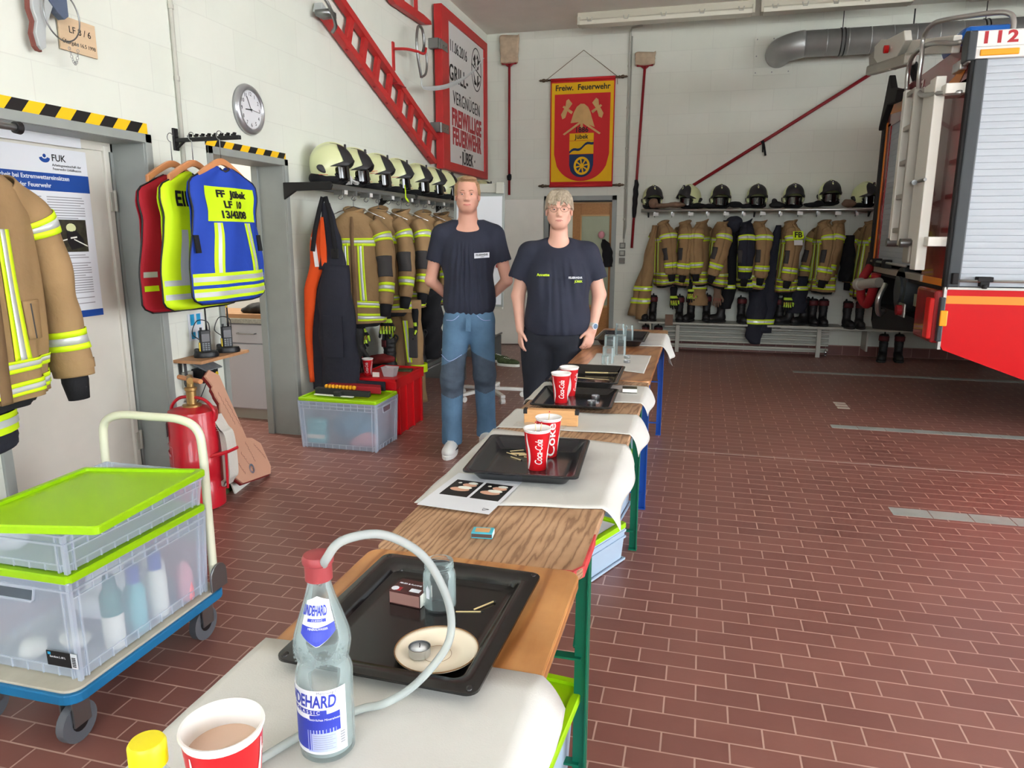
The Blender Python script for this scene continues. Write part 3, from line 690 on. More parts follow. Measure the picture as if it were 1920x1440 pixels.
# ventilation duct
t = thing('ventilation_duct', 'galvanised round duct with elbow running right under the ceiling', 'duct', at(0, 0, 0))
g = G(); g.tube([(1.02, 9.5, 3.66), (1.0, 9.5, 3.66)]+[(1.0+.02*0-.23*math.sin(a), 9.5+.23*(1-math.cos(a)), 3.66-.03*math.sin(a)) for a in np.linspace(.15, PI/2, 7)]+[(.77, 9.87, 3.63)], .148, 28); g.ob('elbow', 'galvanised', t, smooth=True)
g = G(); g.tube([(1.0, 9.5, 3.66), (XR-.2, 9.5, 3.66)], .142, 32); g.ob('duct_pipe', 'galvanised', t, smooth=True)
g = G()
for k in range(36): g.tube([(1.25+.23*k-.006, 9.5, 3.66), (1.25+.23*k+.006, 9.5, 3.66)], .1445, 32)
g.obs(1, 'duct_rib', 'galvanised', t, smooth=True)
for x in (1.42, 2.86, 4.4):
    g = G(); g.tube([(x, 9.5, 3.8), (x, 9.5, 4.09)], .005, 6)
    for dx in (-.02, .02): g.tube([(x+dx-.006, 9.5, 3.66), (x+dx+.006, 9.5, 3.66)], .15, 32)
    g.ob('duct_hanger', 'black', t)
t2 = thing('cover_plate', 'square white screwed cover plate behind the duct elbow', 'plate', BW(.49, 3.41, 0))
G().box(0, .44, 0, .44, 0, .012).ob('plate', 'wall_paint_back', t2, bevel=.002)
g = G()
for x in (.03, .22, .41):
    for z in (.03, .22, .41):
        if (x, z) != (.22, .22): g.cyl((x, z, .012), (x, z, .018), .008, n=8)
g.obs(1, 'screw', 'grey_metal', t2)
t2 = thing('ceiling_joint', 'dark vertical joint strip high on the back wall over the duct', 'joint', BW(2.23, 3.6, 0)); G().box(-.008, .008, 0, .45, 0, .004).ob('strip', 'black', t2)

# ------------------------------------------------------------------ the fire engine
mat('truck_red', C(200,8,18), .32, spec=.35); mat('truck_dark_red', C(150,20,26), .25, coat=.5)
mat('truck_white', C(232,232,228), .35); mat('shutter_silver', C(176,184,192), .5, metal=.15); mat('dark_trim', C(52,58,62), .45)
mat('amber', C(240,160,20), .3, spec=.6); mat('reflex_orange', C(235,140,40), .4); mat('lens_red', C(225,30,30), .2)
mat('rubber', C(24,24,25), .75); mat('aluminium', C(188,190,188), .3, metal=.9); mat('ladder_white', C(236,235,226), .4)
mat('hose_red', C(150,24,32), .6); mat('glass_dark', C(20,24,28), .08, spec=.8); mat('cream_grey', C(176,172,162), .45, metal=.3)
mat('blue_lens', C(30,100,190), .2)
TRK = thing('fire_engine', 'large red fire engine with silver roller shutters and a ladder on its rear', 'fire engine', at(1.765, 6.0, 0))
def tp(g, name, mt, **k): return g.ob(name, mt, TRK, world=True, **k)
X0, X1, YN, YFar, ZT = 1.765, 6.6, 6.0, 8.5, 2.88
# side: red panel below, shutter, frames, white band
g = G(); P = [(X0, .70), (X0+.03, .655), (2.36, .45), (3.1, .42), (3.25, .75), (3.55, .98), (4.1, 1.02), (4.55, .8), (4.7, .42), (X1, .42), (X1, 1.115), (X0, 1.115)]
g.add([(x, YN+o, z) for o in (0, .04) for x, z in P], [tuple(range(12))[::-1], tuple(range(12, 24))]+[(i, (i+1)%12, 12+(i+1)%12, 12+i) for i in range(12)])
tp(g, 'side_panel', 'truck_red')
tp(G().box(X0, X1, YN-.003, YN+.001, 1.003, 1.062), 'reflective_stripe', 'reflex_orange')
tp(G().box(X0, X1, YN-.012, YN+.02, 1.108, 1.125), 'edge_strip', 'aluminium')
tp(G().box(X0-.012, X0+.008, YN-.012, YN+.03, .66, 1.125), 'edge_strip', 'aluminium')
for a, b in ((X0-.0, X0+.085), (3.95, 4.1), (X1-.1, X1)): tp(G().box(a, b, YN-.02, YN+.06, 1.125, 2.70), 'shutter_post', 'dark_trim', bevel=.01)
tp(G().box(X0-.02, X0+.02, YN-.01, YN+.05, 1.125, 2.70), 'corner_seal', 'rubber', bevel=.008)
def shutter(g, o, u, x0, x1, z0, z1, n):    # curved slats
    u = Vector(u); nrm = Vector((u.y, -u.x, 0)); h = (z1-z0)/n
    for k in range(n):
        a = Vector(o)+u*x0; b = Vector(o)+u*x1; z = z0+k*h
        pr = [(0, .003), (.003, 0), (h*.5, -.001), (h-.002, 0), (h, .003)]
        g.ring_loft([[tuple(q-nrm*(-d)*-1+Vector((0,0,z+e))) for e, d in pr] for q in (a, b)], False, False, closed=False)
g = G(); shutter(g, (X0, YN+.02, 0), (1,0,0), .085, 2.19, 1.13, 2.70, 34); tp(g, 'roller_shutter', 'shutter_silver')
g = G(); shutter(g, (X0, YN+.02, 0), (1,0,0), 2.34, 4.74, 1.13, 2.70, 34); tp(g, 'roller_shutter', 'shutter_silver')
g = G(); g.cyl((X0+.05, YN-.045, 1.175), (3.94, YN-.045, 1.175), .009); bar_ = tp(g, 'shutter_bar', 'aluminium', smooth=True)
for x in (2.0, 2.62, 3.3):
    g = G(); g.box(x-.05, x+.05, YN-.06, YN+.01, 1.17, 1.205); g.box(x-.03, x+.03, YN-.055, YN+.0, 1.135, 1.175); g.cyl((x, YN-.05, 1.12), (x, YN-.05, 1.15), .018); tp(g, 'shutter_latch', 'rubber', bevel=.004)
tp(G().box(X0+.02, X0+.06, YN-.06, YN+.0, 1.15, 1.23), 'bar_bracket', 'rubber', bevel=.004)
tp(G().box(X0-.02, X1, YN-.02, YN+.15, 2.70, 2.775), 'lower_roof_rail', 'truck_white', bevel=.006)
tp(G().box(X0-.01, X1, YN-.005, YN+.15, 2.777, 2.885), 'upper_roof_rail', 'truck_white', bevel=.012)
g = G(); g.prism([(YN-.03, 2.69), (YN+.1, 2.69), (YN+.12, 2.86), (YN+.06, 2.90), (YN-.03, 2.88)], X0-.055, X0+.0); g.v = [(p[2], p[0], p[1]) for p in g.v]; tp(g, 'rail_end_cap', 'dark_trim', bevel=.008)
g = G(); text(g, '112', .105, 1.905, 2.833, 0, bold=.004, extr=.001, sx=1.25, space=1.25); g.v = [(x, YN-.007, z) if False else (x, YN-.006-d, z) for x, z, d in g.v]; tp(g, 'lettering', 'sign_red')
tp(G().box(1.79, 2.03, YN-.03, YN-.015, 2.715, 2.757), 'side_marker_lamp', 'amber', bevel=.006)
for k in range(6): tp(G().box(1.80-.002*k, 1.845-.002*k, YN-.002, YN+.014, 2.652-k*.041, 2.688-k*.041), 'reflector_square', 'amber', bevel=.001)
# rear face
g = G(); rb = lambda y0, y1, z0, z1, x0=X0, x1=X0+.05: g.box(x0, x1, y0, y1, z0, z1)
rb(YN+.01, 6.66, 1.17, 2.60); rb(8.28, YFar, 1.2, 2.6); rb(YN+.01, YFar, 2.57, 2.86); tp(g, 'rear_panel', 'truck_dark_red', bevel=.004)
g = G(); g.box(X0-.002, X0+.01, YN+.02, YN+.7, 1.125, 1.18); tp(g, 'reflective_stripe', 'reflex_orange')
g = G(); g.add([(X0-.003, y, z) for y, z in ((YN+.05, 2.72), (YN+.65, 2.62), (YN+.75, 2.56), (YN+.25, 2.60))], [(0,1,2,3)]); g.add([(X0-.003, y, z) for y, z in ((7.75, 2.76), (8.45, 2.80), (8.45, 2.7), (7.75, 2.64))], [(0,1,2,3)]); tp(g, 'reflective_stripe', 'reflex_orange')
tp(G().box(X0-.005, X0+.03, 8.40, 8.47, 1.2, 2.62), 'corner_strip', 'reflex_orange', bevel=.004)
tp(G().box(X0-.03, X0+.04, 8.45, 8.53, 1.2, 2.9), 'corner_post', 'rubber', bevel=.01)
g = G(); shutter(g, (X0-.0, 8.3, 0), (0,-1,0), .0, 1.66, 1.24, 2.58, 26); g.v = [(X0+.012+(X0-x), y, z) for x, y, z in g.v]; tp(g, 'rear_shutter', 'shutter_silver')
g = G(); g.cyl((X0-.05, 8.3, 1.24), (X0-.05, 6.95, 1.24), .012); tp(g, 'shutter_bar', 'aluminium', smooth=True)
for y in (8.1, 7.7): tp(G().box(X0-.07, X0, y-.06, y+.06, 1.19, 1.27), 'shutter_latch', 'rubber', bevel=.005)
tp(G().box(X0-.02, X0+.05, 6.6, 8.3, 1.13, 1.185), 'bumper_rail', 'cream_grey', bevel=.006)
g = G(); text(g, '-47-', .16, 0, 0, 0, extr=.001, bold=.003); g.v = [(X0-.004-d, 7.30-x, 2.74+z) for x, z, d in g.v]; tp(g, 'lettering', 'truck_white')
# lower rear: pump recess, hoses, tail lamp
g = G(); g.box(X0+.35, X0+.4, YN+.4, YFar-.05, .72, 1.2); g.box(X0, X0+.4, YN+.04, YFar-.05, 1.1, 1.17); g.box(X0-.0, X0+.4, YFar-.1, YFar-.04, .75, 1.2); tp(g, 'pump_recess', 'rubber')
g = G(); P = [(X0-.02, YN+.0), (X0+.02, YN)]
g.box(X0-.06, X0+.01, YN+.02, YN+.5, .70, 1.10); tp(g, 'rear_corner', 'truck_dark_red', bevel=.02)
tp(G().box(X0-.085, X0-.03, YN+.03, YN+.15, .73, 1.04), 'tail_lamp', 'lens_red', bevel=.012)
tp(G().box(X0-.03, X0+.005, YN-.03, YN+.03, .72, 1.05), 'lamp_holder', 'dark_trim', bevel=.008)
tp(G().box(X0-.03, X0+.02, YN-.055, YN-.03, .84, .955), 'side_marker_lamp', 'amber', bevel=.006)
g = G(); g.prism([(YN+.5, .72), (YFar-.1, .52), (YFar, .60), (YFar, .78), (YN+.5, .80)], X0+.05, X0+.4); g.v = [(p[2], p[0], p[1]) for p in g.v]; tp(g, 'underride_guard', 'rubber')
g = G(); g.cyl((X0-.02, 7.2, 1.02), (X0+.2, 7.2, 1.02), .20, n=28); g.cyl((X0-.04, 7.2, 1.02), (X0+.02, 7.2, 1.02), .12, n=24); tp(g, 'pump_housing', 'dark_trim', smooth='auto')
g = G(); g.tube(spline([(X0-.03, 8.4, 1.18), (X0-.10, 8.36, 1.05), (X0-.12, 8.28, .88), (X0-.08, 8.15, .80), (X0-.06, 8.05, .95), (X0-.05, 8.0, 1.12)]), .045, 12); tp(g, 'suction_hose', 'hose_red', smooth=True)
g = G(); g.cyl((X0-.16, 8.2, 1.0), (X0-.04, 7.9, 1.04), .05, n=16); g.cyl((X0-.17, 8.22, 1.0), (X0-.15, 8.17, 1.005), .065, n=16); tp(g, 'hose_coupling', 'cream_grey', smooth='auto')
g = G(); g.tube(spline([(X0-.06, 7.55, 1.05), (X0-.12, 7.5, .9), (X0-.08, 7.6, .76), (X0-.02, 7.7, .78)]), .025, 8); tp(g, 'drain_pipe', 'aluminium', smooth=True)
g = G(); g.cyl((X0-.02, 6.95, .86), (X0-.09, 6.95, .86), .045, n=16); tp(g, 'valve_wheel', 'hose_red', smooth='auto')
g = G(); g.box(X0-.05, X0-.03, 6.86, 7.06, .80, .92); tp(g, 'valve_plate', 'aluminium', bevel=.01)
g = G(); g.box(X0-.02, X0+.0, 6.62, 6.72, .92, 1.02); tp(g, 'data_plate', 'aluminium')
# roof, far side, cab, underside
tp(G().box(X0+.05, X1, YN+.15, YFar, 2.76, 2.84), 'roof', 'truck_dark_red')
tp(G().box(X0+.05, X1, YFar-.05, YFar, .6, 2.88), 'far_side_panel', 'truck_dark_red')
tp(G().box(X0+.4, X1, YN+.06, YFar-.05, .8, 1.11), 'underbody', 'rubber')
g = G(); g.box(X1+.05, 8.6, YN, YFar, .55, 2.75); tp(g, 'cab', 'truck_red', bevel=.08)
for x in (6.85, 7.75): tp(G().box(x, x+.7, YN-.012, YN+.01, 1.55, 2.5), 'cab_window', 'glass_dark', bevel=.02)
for x in (3.85, 7.55):
    for y0, y1 in ((YN+.08, YN+.36), (YFar-.36, YFar-.08)):
        g = G(); g.M = Matrix.Translation((x, y0, .48)) @ Matrix.Rotation(-PI/2, 4, 'X'); w = y1-y0
        g.lathe([(.25, .02), (.44, 0), (.48, .04), (.48, w-.04), (.44, w), (.25, w-.02)], 32); g.M = None
        wh = tp(g, 'wheel', 'rubber', smooth='auto')
        g = G(); g.M = Matrix.Translation((x, y0-.01 if y0 < 7 else y1-.04, .48)) @ Matrix.Rotation(-PI/2, 4, 'X'); g.lathe([(.05, 0), (.24, .02), (.27, .0), (.27, .05)], 24); g.M = None
        g.ob('rim', 'aluminium', wh, smooth='auto') if False else tp(g, 'wheel_rim', 'aluminium', smooth='auto')
for y in (6.35, 7.9): tp(G().box(X0+1.0, X0+1.03, y, y+.35, .28, .72), 'mud_flap', 'rubber')
# ladder at the rear
lx = 1.60
def rail(y0, y1, z0, z1, nm, mt='ladder_white', x0=lx-.02, x1=lx+.05, tl=0.):
    g = G(); g.add([(x, y+(tl if z == z1 else 0), z) for x in (x0, x1) for y in (y0, y1) for z in (z0, z1)], [(0,1,3,2), (4,6,7,5), (0,4,5,1), (2,3,7,6), (0,2,6,4), (1,5,7,3)]); tp(g, nm, mt, bevel=.006)
rail(6.15, 6.30, 1.24, 2.63, 'ladder_rail'); rail(6.31, 6.53, 1.46, 2.62, 'ladder_rail', x0=lx+.0, x1=lx+.04)
rail(6.56, 6.60, 1.42, 2.62, 'inner_ladder_rail', 'cream_grey', x0=lx-.06, x1=lx+.02); rail(6.83, 6.91, 1.42, 2.66, 'inner_ladder_rail', 'ladder_white', x0=lx-.06, x1=lx+.02)
for k in range(5): tp(G().box(lx-.05, lx+.01, 6.60, 6.84, 1.52+k*.27, 1.56+k*.27), 'rung', 'cream_grey', bevel=.006)
for z in (2.52, 1.45): tp(G().box(lx+.02, X0, YN+.04, 6.28, z-.03, z+.04), 'ladder_bracket', 'ladder_white', bevel=.006)
for y, z in ((6.42, 1.44), (6.86, 1.44)): g = G(); g.cyl((lx-.08, y, z), (lx+.03, y, z), .035, n=14); tp(g, 'ladder_foot', 'grey_metal', smooth='auto')
g = G(); g.box(lx-.02, lx+.04, 6.38, 6.56, 1.28, 1.42); tp(g, 'foot_shoe', 'cream_grey', bevel=.015)
g = G(); g.cyl((lx-.035, 6.25, 1.90), (lx-.025, 6.12, 1.905), .012); g.cyl((lx-.035, 6.36, 1.9), (lx-.03, 6.44, 1.9), .02); tp(g, 'lock_pin', 'grey_metal')
def rrpath(pts): return spline(pts, 6)
g = G(); g.tube(rrpath([(1.66, 5.80, 2.45), (1.6, 6.12, 2.50), (1.58, 6.30, 2.53), (1.58, 6.52, 2.60), (1.58, 6.60, 2.72), (1.58, 6.60, 2.86), (1.6, 6.62, 3.05), (1.6, 6.50, 3.12), (1.62, 6.3, 3.08), (1.66, 5.5, 2.85), (1.68, 5.22, 2.76), (1.7, 5.1, 2.70), (1.72, 5.1, 2.6)] if False else
    [(1.72, 6.03, 2.49), (1.60, 6.15, 2.51), (1.585, 6.32, 2.53), (1.58, 6.55, 2.58), (1.58, 6.63, 2.70), (1.58, 6.62, 2.86), (1.58, 6.63, 3.0), (1.60, 6.52, 3.06), (1.66, 6.42, 3.07), (1.9, 6.15, 3.03), (1.98, 6.09, 3.0), (2.0, 6.07, 2.95), (2.0, 6.06, 2.88)]), .018, 10); tp(g, 'grab_rail', 'aluminium', smooth=True)
g = G(); g.tube(rrpath([(1.7, 6.1, 2.84), (1.68, 6.22, 2.86), (1.62, 6.45, 2.92), (1.60, 6.75, 2.955), (1.58, 6.92, 2.92), (1.58, 7.0, 2.83), (1.585, 7.0, 2.68)]), .018, 10); tp(g, 'grab_rail', 'aluminium', smooth=True)
# ladder lifting arm above the rear edge
g = G(); g.bar((X0-.05, 8.15, 3.26), (X0-.05, 6.25, 2.86), .06, .12); tp(g, 'lifting_arm', 'ladder_white', bevel=.01)
g = G(); g.prism([(8.72, 3.42), (8.45, 3.42), (8.2, 3.36), (7.5, 3.27), (7.42, 3.17), (7.9, 3.02), (8.4, 3.16), (8.7, 3.3)], X0-.14, X0-.08); g.v = [(p[2], p[0], p[1]) for p in g.v]; tp(g, 'arm_side_plate', 'ladder_white', bevel=.008)
g = G(); g.cyl((X0-.15, 8.0, 3.23), (X0-.19, 8.0, 3.23), .035); tp(g, 'arm_knob', 'lens_red', smooth='auto')
g = G(); g.prism([(9.2, 3.43), (8.95, 3.43), (8.7, 3.3), (8.75, 3.2), (9.1, 3.27)], X0-.1, X0-.04); g.v = [(p[2], p[0], p[1]) for p in g.v]; tp(g, 'arm_end_plate', 'cream_grey', bevel=.008)
g = G(); g.bar((X0-.1, 9.0, 3.24), (X0-.1, 7.35, 3.0), .1, .1); tp(g, 'lower_arm_beam', 'cream_grey', bevel=.02)
g = G(); g.cyl((X0-.02, 7.55, 3.0), (X0+.03, 7.5, 2.84), .03); g.cyl((X0-.02, 7.7, 3.02), (X0+.03, 7.62, 2.84), .02); tp(g, 'arm_strut', 'rubber')
g = G(); g.prism([(8.0, 3.0), (7.86, 2.86), (7.6, 2.80), (7.65, 2.7), (7.95, 2.72), (8.25, 2.52), (8.1, 2.78)], X0-.12, X0-.06); g.v = [(p[2], p[0], p[1]) for p in g.v]; tp(g, 'support_claw', 'rubber', bevel=.01)
g = G(); g.box(X0+.0, X0+.35, 6.3, 6.85, 2.86, 3.0); tp(g, 'beacon', 'blue_lens', bevel=.05)
g = G(); g.box(X0-.05, X0-.0, 6.12, 6.3, 2.66, 2.73); g.box(X0-.04, X0, 6.0, 6.1, 2.68, 2.76); tp(g, 'work_lamp', 'aluminium', bevel=.008)

# ------------------------------------------------------------------ protective clothing, helmets, boots, gloves
mat('tan_cloth', C(150,121,84), .85, noise=.14, nscale=5, bump=.35, bscale=25); mat('tan_dark', C(116,90,62), .85, noise=.15, bump=.3, bscale=25)
mat('navy_cloth', C(34,36,48), .85, noise=.15, nscale=5, bump=.35, bscale=25); mat('black_cloth', C(22,22,26), .9, noise=.2, bump=.35, bscale=25)
mat('lime', C(205,235,20), .55); mat('reflect_silver', C(205,210,208), .3, metal=.25); mat('patch_grey', C(62,60,60), .8)
mat('lining_red', C(120,30,28), .8); mat('orange_cloth', C(238,84,24), .8, bump=.2, bscale=30)
mat('helmet_shell', C(216,222,170), .3, coat=.3); mat('helmet_black', C(40,40,42), .5); mat('visor', C(8,8,10), .06, spec=1.)
mat('boot_leather', C(26,25,26), .5, bump=.4, bscale=30); mat('boot_red', C(84,24,28), .6); mat('stripe_red', C(200,60,40), .5)
mat('tag_white', C(225,225,222), .5); mat('glove_lime', C(190,225,60), .6); mat('glove_red', C(200,30,50), .6)
def sup(c, p): return math.copysign(abs(c)**p, c)
TOR = [(0,-.015,.055,.05), (.05,-.03,.085,.06), (.11,-.075,.155,.07), (.17,-.12,.205,.08), (.26,-.19,.215,.088), (.5,-.42,.222,.095), (.8,-.68,.24,.10), (1,-.84,.25,.105)]
def torso_fn(seed, wide=1., deep=1., L=1., fold=1.):
    rnd = random.Random(seed); ph = [rnd.random()*6.28 for _ in range(8)]
    def fn(u, v, off=0.):
        z, rx, ry = lerp(TOR, v); th = 2*PI*u
        am = .9*fold*(.25+v); f = 1+am*(.075*math.sin(3*th+ph[0]+v*3)+.05*math.sin(6*th+ph[1]-v*5)+.03*math.sin(13*th+ph[2]+v*3))
        sag = .012*math.sin(5*v*PI+ph[3]+th)*fold
        return Vector(((rx*wide*f+off)*sup(math.cos(th), .8), (ry*deep*f+off)*sup(math.sin(th), .8)+.015*math.sin(v*4+ph[4]), z*L+sag*v))
    return fn
def sleeve_fn(s, seed, L=1., fwd=0., wide=1., r0=.096, sp=0.):
    rnd = random.Random(seed+7); ph = [rnd.random()*6.28 for _ in range(8)]
    P = [Vector(p) for p in ((s*.155*wide, 0, -.10), (s*(.235*wide+sp*.2), -.005, -.2*L), (s*(.262*wide+sp*.5), -.02-fwd*.3, -.38*L), (s*(.27*wide+sp*.8), -.035-fwd*.7, -.55*L), (s*(.265*wide+sp), -.05-fwd, -.70*L))]
    C_ = spline(P, 8); n = len(C_)-1
    def fn(u, v, off=0.):
        k = v*n; i = min(int(k), n-1); c = C_[i].lerp(C_[i+1], k-i); d = (C_[min(i+2, n)]-C_[max(i-1, 0)]).normalized()
        x = d.cross(Vector((0,1,0))).normalized(); y = x.cross(d)
        r = r0*(1-.33*v)*(.75+.25*min(1, v*5)); th = 2*PI*u
        w = 1+.08*math.sin(2*th+ph[0]+v*9)+.06*math.sin(v*27+ph[1]+math.sin(th+ph[2])*2.2)*(1-abs(v-.5))
        return c+x*((r*w+off)*math.cos(th)*.78)+y*((r*w+off)*math.sin(th)*1.1)
    return fn
def patch(g, fn, u0, u1, v0, v1, nu, nv, off, mi=None): g.grid(lambda a, b: fn(u0+(u1-u0)*a, v0+(v1-v0)*b, off), nu, nv, mi)
def band(fn, v0, v1, parent, nu=40, u0=0., u1=1., name='reflective_stripe', off=.0085, vert=False):
    g = G()
    for k, (a, b) in enumerate(((0,.3), (.3,.7), (.7,1))):
        if vert: patch(g, fn, u0+(u1-u0)*a, u0+(u1-u0)*b, v0, v1, 2, nu, off, 1 if k == 1 else 0)
        else: patch(g, fn, u0, u1, v0+(v1-v0)*a, v0+(v1-v0)*b, nu, 2, off, 1 if k == 1 else 0)
    return g.ob(name, ['lime', 'reflect_silver'], parent, smooth=True, thick=.003)
def jacket(label, m, cloth='tan_cloth', seed=1, group=None, wide=1., L=1., fwd=.0, fine=1, patchm='patch_grey', cat='jacket', name='fire_jacket', sp=0., sl=1., big=False):
    t = thing(name, label, cat, m, group); nu, nv = 40*fine, 40*fine
    f = torso_fn(seed, wide, L=L); g = G(); patch(g, f, 0, 1, 0, 1, nu, nv, 0); g.ob('jacket_body', cloth, t, smooth=True, thick=.008)
    g = G(); patch(g, lambda u, v, o: (lambda p: Vector((p.x*(.9-.1*v), p.y*(.9-.1*v), p.z-.03*v)))(f(u, 1, -.01)), 0, 1, 0, 1, nu, 2, 0); g.ob('lining', 'black_cloth', t, smooth=True)
    g = G()
    patch(g, lambda u, v, o: Vector(((.058+.022*v+.006*math.sin(6*PI*u))*math.cos(2*PI*u), (.055+.02*v)*math.sin(2*PI*u), -.035+.042*v*(1.+.4*math.sin(2*PI*u)+.2*math.sin(4*PI*u+seed))))+Vector((0, .012*v, 0)), 0, 1, 0, 1, 24, 5, 0)
    g.ob('collar', cloth, t, smooth=True, thick=.01)
    band(f, .80, .86, t, nu); band(f, .90, .96, t, nu)
    band(f, .33, .80, t, nu=24, u0=.70, u1=.735, vert=True); band(f, .33, .80, t, nu=24, u0=.77, u1=.805, vert=True)
    if not big: band(f, .29, .35, t, nu)
    g = G(); patch(g, f, .745, .757, .08, 1, 2, 30, .008); g.ob('zip_flap', 'tan_dark' if cloth == 'tan_cloth' else 'black_cloth', t, smooth=True, thick=.006)
    for s in (-1, 1):
        h = sleeve_fn(s, seed+s, L*sl, fwd, wide, sp=sp); g = G(); patch(g, h, 0, 1, 0, 1, 24*fine, 34*fine, 0); q = g.ob('sleeve', cloth, t, smooth=True, thick=.006)
        band(h, .22, .31, q, 24); band(h, .74, .85, q, 24)
        uu = (.60, .90) if not big else (.30, .32)
        g = G(); patch(g, h, uu[0], uu[1], .46, .68, 10, 10, .0085); g.ob('elbow_patch', patchm, q, smooth=True, thick=.003)
        g = G(); patch(g, h, 0, 1, .91, .96, 24, 2, .008); g.ob('cuff_tab', cloth, q, smooth=True)
        e = h(0, 1)*.5+h(.5, 1)*.5; d = (h(0, 1)-h(0, .9)+h(.5, 1)-h(.5, .9)).normalized()
        g = G(); g.tube([e-d*.03, e+d*.02, e+d*.09], [.042, .046, .036], 14); g.ob('knit_cuff', 'black_cloth', q, smooth=True)
    return t
def hanger(label, m, mt='grey_metal', group=None, w=.22, wood=False):
    t = thing('clothes_hanger', label, 'hanger', m, group)
    g = G()
    if wood:
        P = spline([(-w,0,-.085), (-w*.55,0,-.035), (0,0,.005), (w*.55,0,-.035), (w,0,-.085)], 6)
        rg = []
        for i, p in enumerate(P):
            rg.append([(p.x, p.y+.009*a, p.z+.017*b) for a, b in ((-1,-1), (1,-1), (1,1), (-1,1))])
        g.ring_loft(rg); g.ob('hanger_arms', mt, t, bevel=.003)
    else:
        g.tube([(-w,0,-.09), (-w*.5,0,-.04), (0,0,.0), (w*.5,0,-.04), (w,0,-.09)], .004, 8); g.ob('hanger_arms', mt, t, smooth=True)
    st = .075 if wood else 0; g = G(); g.tube([(0,0,0), (0,0,.04+st)]+[(0, .018*math.cos(a)-.0, .065+st+.022*math.sin(a)+.0) for a in np.linspace(-PI/2, PI*.9, 9)], .0025, 6); g.ob('hook', 'grey_metal', t, smooth=True)
    return t

# --- helmet, front towards -y
def helmet(label, m, group, cloth=True, visor_down=False):
    t = thing('fire_helmet', label, 'helmet', m, group); v = .0045
    S_ = SDF((-.16,-.2,-.03), (.16,.19,.31), v)
    S_.ell((0, .0, .155), (.125, .155, .135)); S_.ell((0, .035, .10), (.122, .12, .11), k=.03); S_.ell((0, .0, .17), (.03, .15, .135), k=.02)
    S_.ell((0, 0, .145), (.108, .138, .115), op='s', k=.004); S_.box((-.2,-.25,-.05), (.2,-.035,.115), .02, op='s', k=.01); S_.box((-.2,-.2,-.05), (.2,.2,.045), .0, op='s', k=.01)
    S_.ell((0,-.11,.11), (.10,.11,.055), op='s', k=.01)
    S_.mesh('helmet_shell', 'helmet_shell', t)
    # black visor frame: swept collar around the front
    B = SDF((-.17,-.22,.02), (.17,.12,.33), v)
    B.ell((0, .0, .155), (.131, .162, .141)); B.ell((0,-.075,.13), (.112,.11,.05), k=.03)
    B.ell((0, .0, .15), (.119, .150, .127), op='s', k=.003)
    B.ell((0,-.12,.10), (.097,.13,.062), op='s', k=.006)
    def keep(X, Y, Z):   # cut away everything behind the swept line
        ax = np.abs(X)
        side = (Y+.098)-(Z-.16)*.35
        strip = np.maximum(np.maximum(ax-.022, Y+.0), .2-Z)
        low = np.maximum((Y+.01)+(Z-.125)*3.2, .118-Z)
        return -np.minimum(np.minimum(np.maximum(side, .115-Z), strip), low)
    F = B.F; ax = [B.lo[k]+B.h*np.arange(B.n[k]) for k in range(3)]; X, Y, Z = np.meshgrid(*ax, indexing='ij', sparse=True); B.F = np.maximum(F, -keep(X+0*Y+0*Z, Y+0*X, Z+0*X).astype(np.float32))
    B.mesh('visor_frame', 'helmet_black', t)
    g = G(); g.prism([(-.018,-.0), (.018,0), (.02,.045), (.012,.06), (-.012,.06), (-.02,.045)], -.165, -.15); g.v = [(x, z+.045, y+.222) for x, y, z in g.v]; tb = g.ob('top_tab', 'helmet_black', t, bevel=.004)
    g = G(); g.ell((0,-.122,.264), (.006,.003,.006), 10, 6); g.ob('tab_hole', 'tag_white', tb)
    g = G(); z0, z1 = (.03, .135) if visor_down else (.02, .135)
    g.grid(lambda a, b: Vector((.098*math.sin((a-.5)*2.5), -.02-.105*math.cos((a-.5)*2.5), z0+(z1-z0)*b)), 20, 6); g.ob('visor', 'visor', t, smooth=True, thick=.003)
    for s in (-1, 1):
        g = G(); g.M = Matrix.Translation((s*.122, .055, .105)) @ Matrix.Rotation(s*-.25, 4, 'Z') @ Matrix.Rotation(.5, 4, 'X'); g.ell((0,0,0), (.009,.045,.026), 14, 8); g.M = None; g.ob('side_plate', 'helmet_black', t, smooth=True)
        g = G(); g.bar((s*.124,.02,.062), (s*.124,.085,.066), .004, .003); g.ob('red_mark', 'stripe_red', t)
        g = G(); g.tube(spline([(s*.10,-.0,.09), (s*.09,-.045,.05), (s*.05,-.06,.01)]), .008, 6); g.ob('chin_strap', 'black_soft', t, smooth=True)
    N_ = SDF((-.15,-.12,-.02), (.15,.2,.12), .006); N_.ell((0,.06,.05), (.115,.115,.06)); N_.ell((.04,-.03,.03), (.07,.06,.03), k=.03); N_.ell((-.06,.0,.03), (.06,.07,.03), k=.02)
    N_.box((-.3,-.3,-.3), (.3,.3,.001), op='s'); N_.mesh('neck_guard', 'black_cloth', t, disp=lambda P: P+np.stack([vnoise(P, 70, 1), vnoise(P, 70, 2), np.zeros(len(P))], 1)*.006)
    return t
HP = helmet('cream helmet at the left end of the left wall rack, nearest of its row', at(-2.69, 5.06, 1.865, PI/2+.38, -.06), 'helmets on the left wall rack')
HL = [(5.40, 'second cream helmet from the left on the left wall rack', .1), (5.82, 'cream helmet with red side stripes, third on the left wall rack', .05), (6.24, 'fourth cream helmet on the left wall rack, one red mark on its side', .0), (6.72, 'fifth cream helmet on the left wall rack, just left of the man', .1), (7.12, 'sixth cream helmet on the left wall rack, near the sign corner', .0), (7.5, 'mostly black helmet on the left wall rack under the sign corner', -.4), (8.25, 'cream helmet on the rack directly behind the young man\'s head', .0), (8.95, 'last cream helmet at the far end of the left wall rack', .1)]
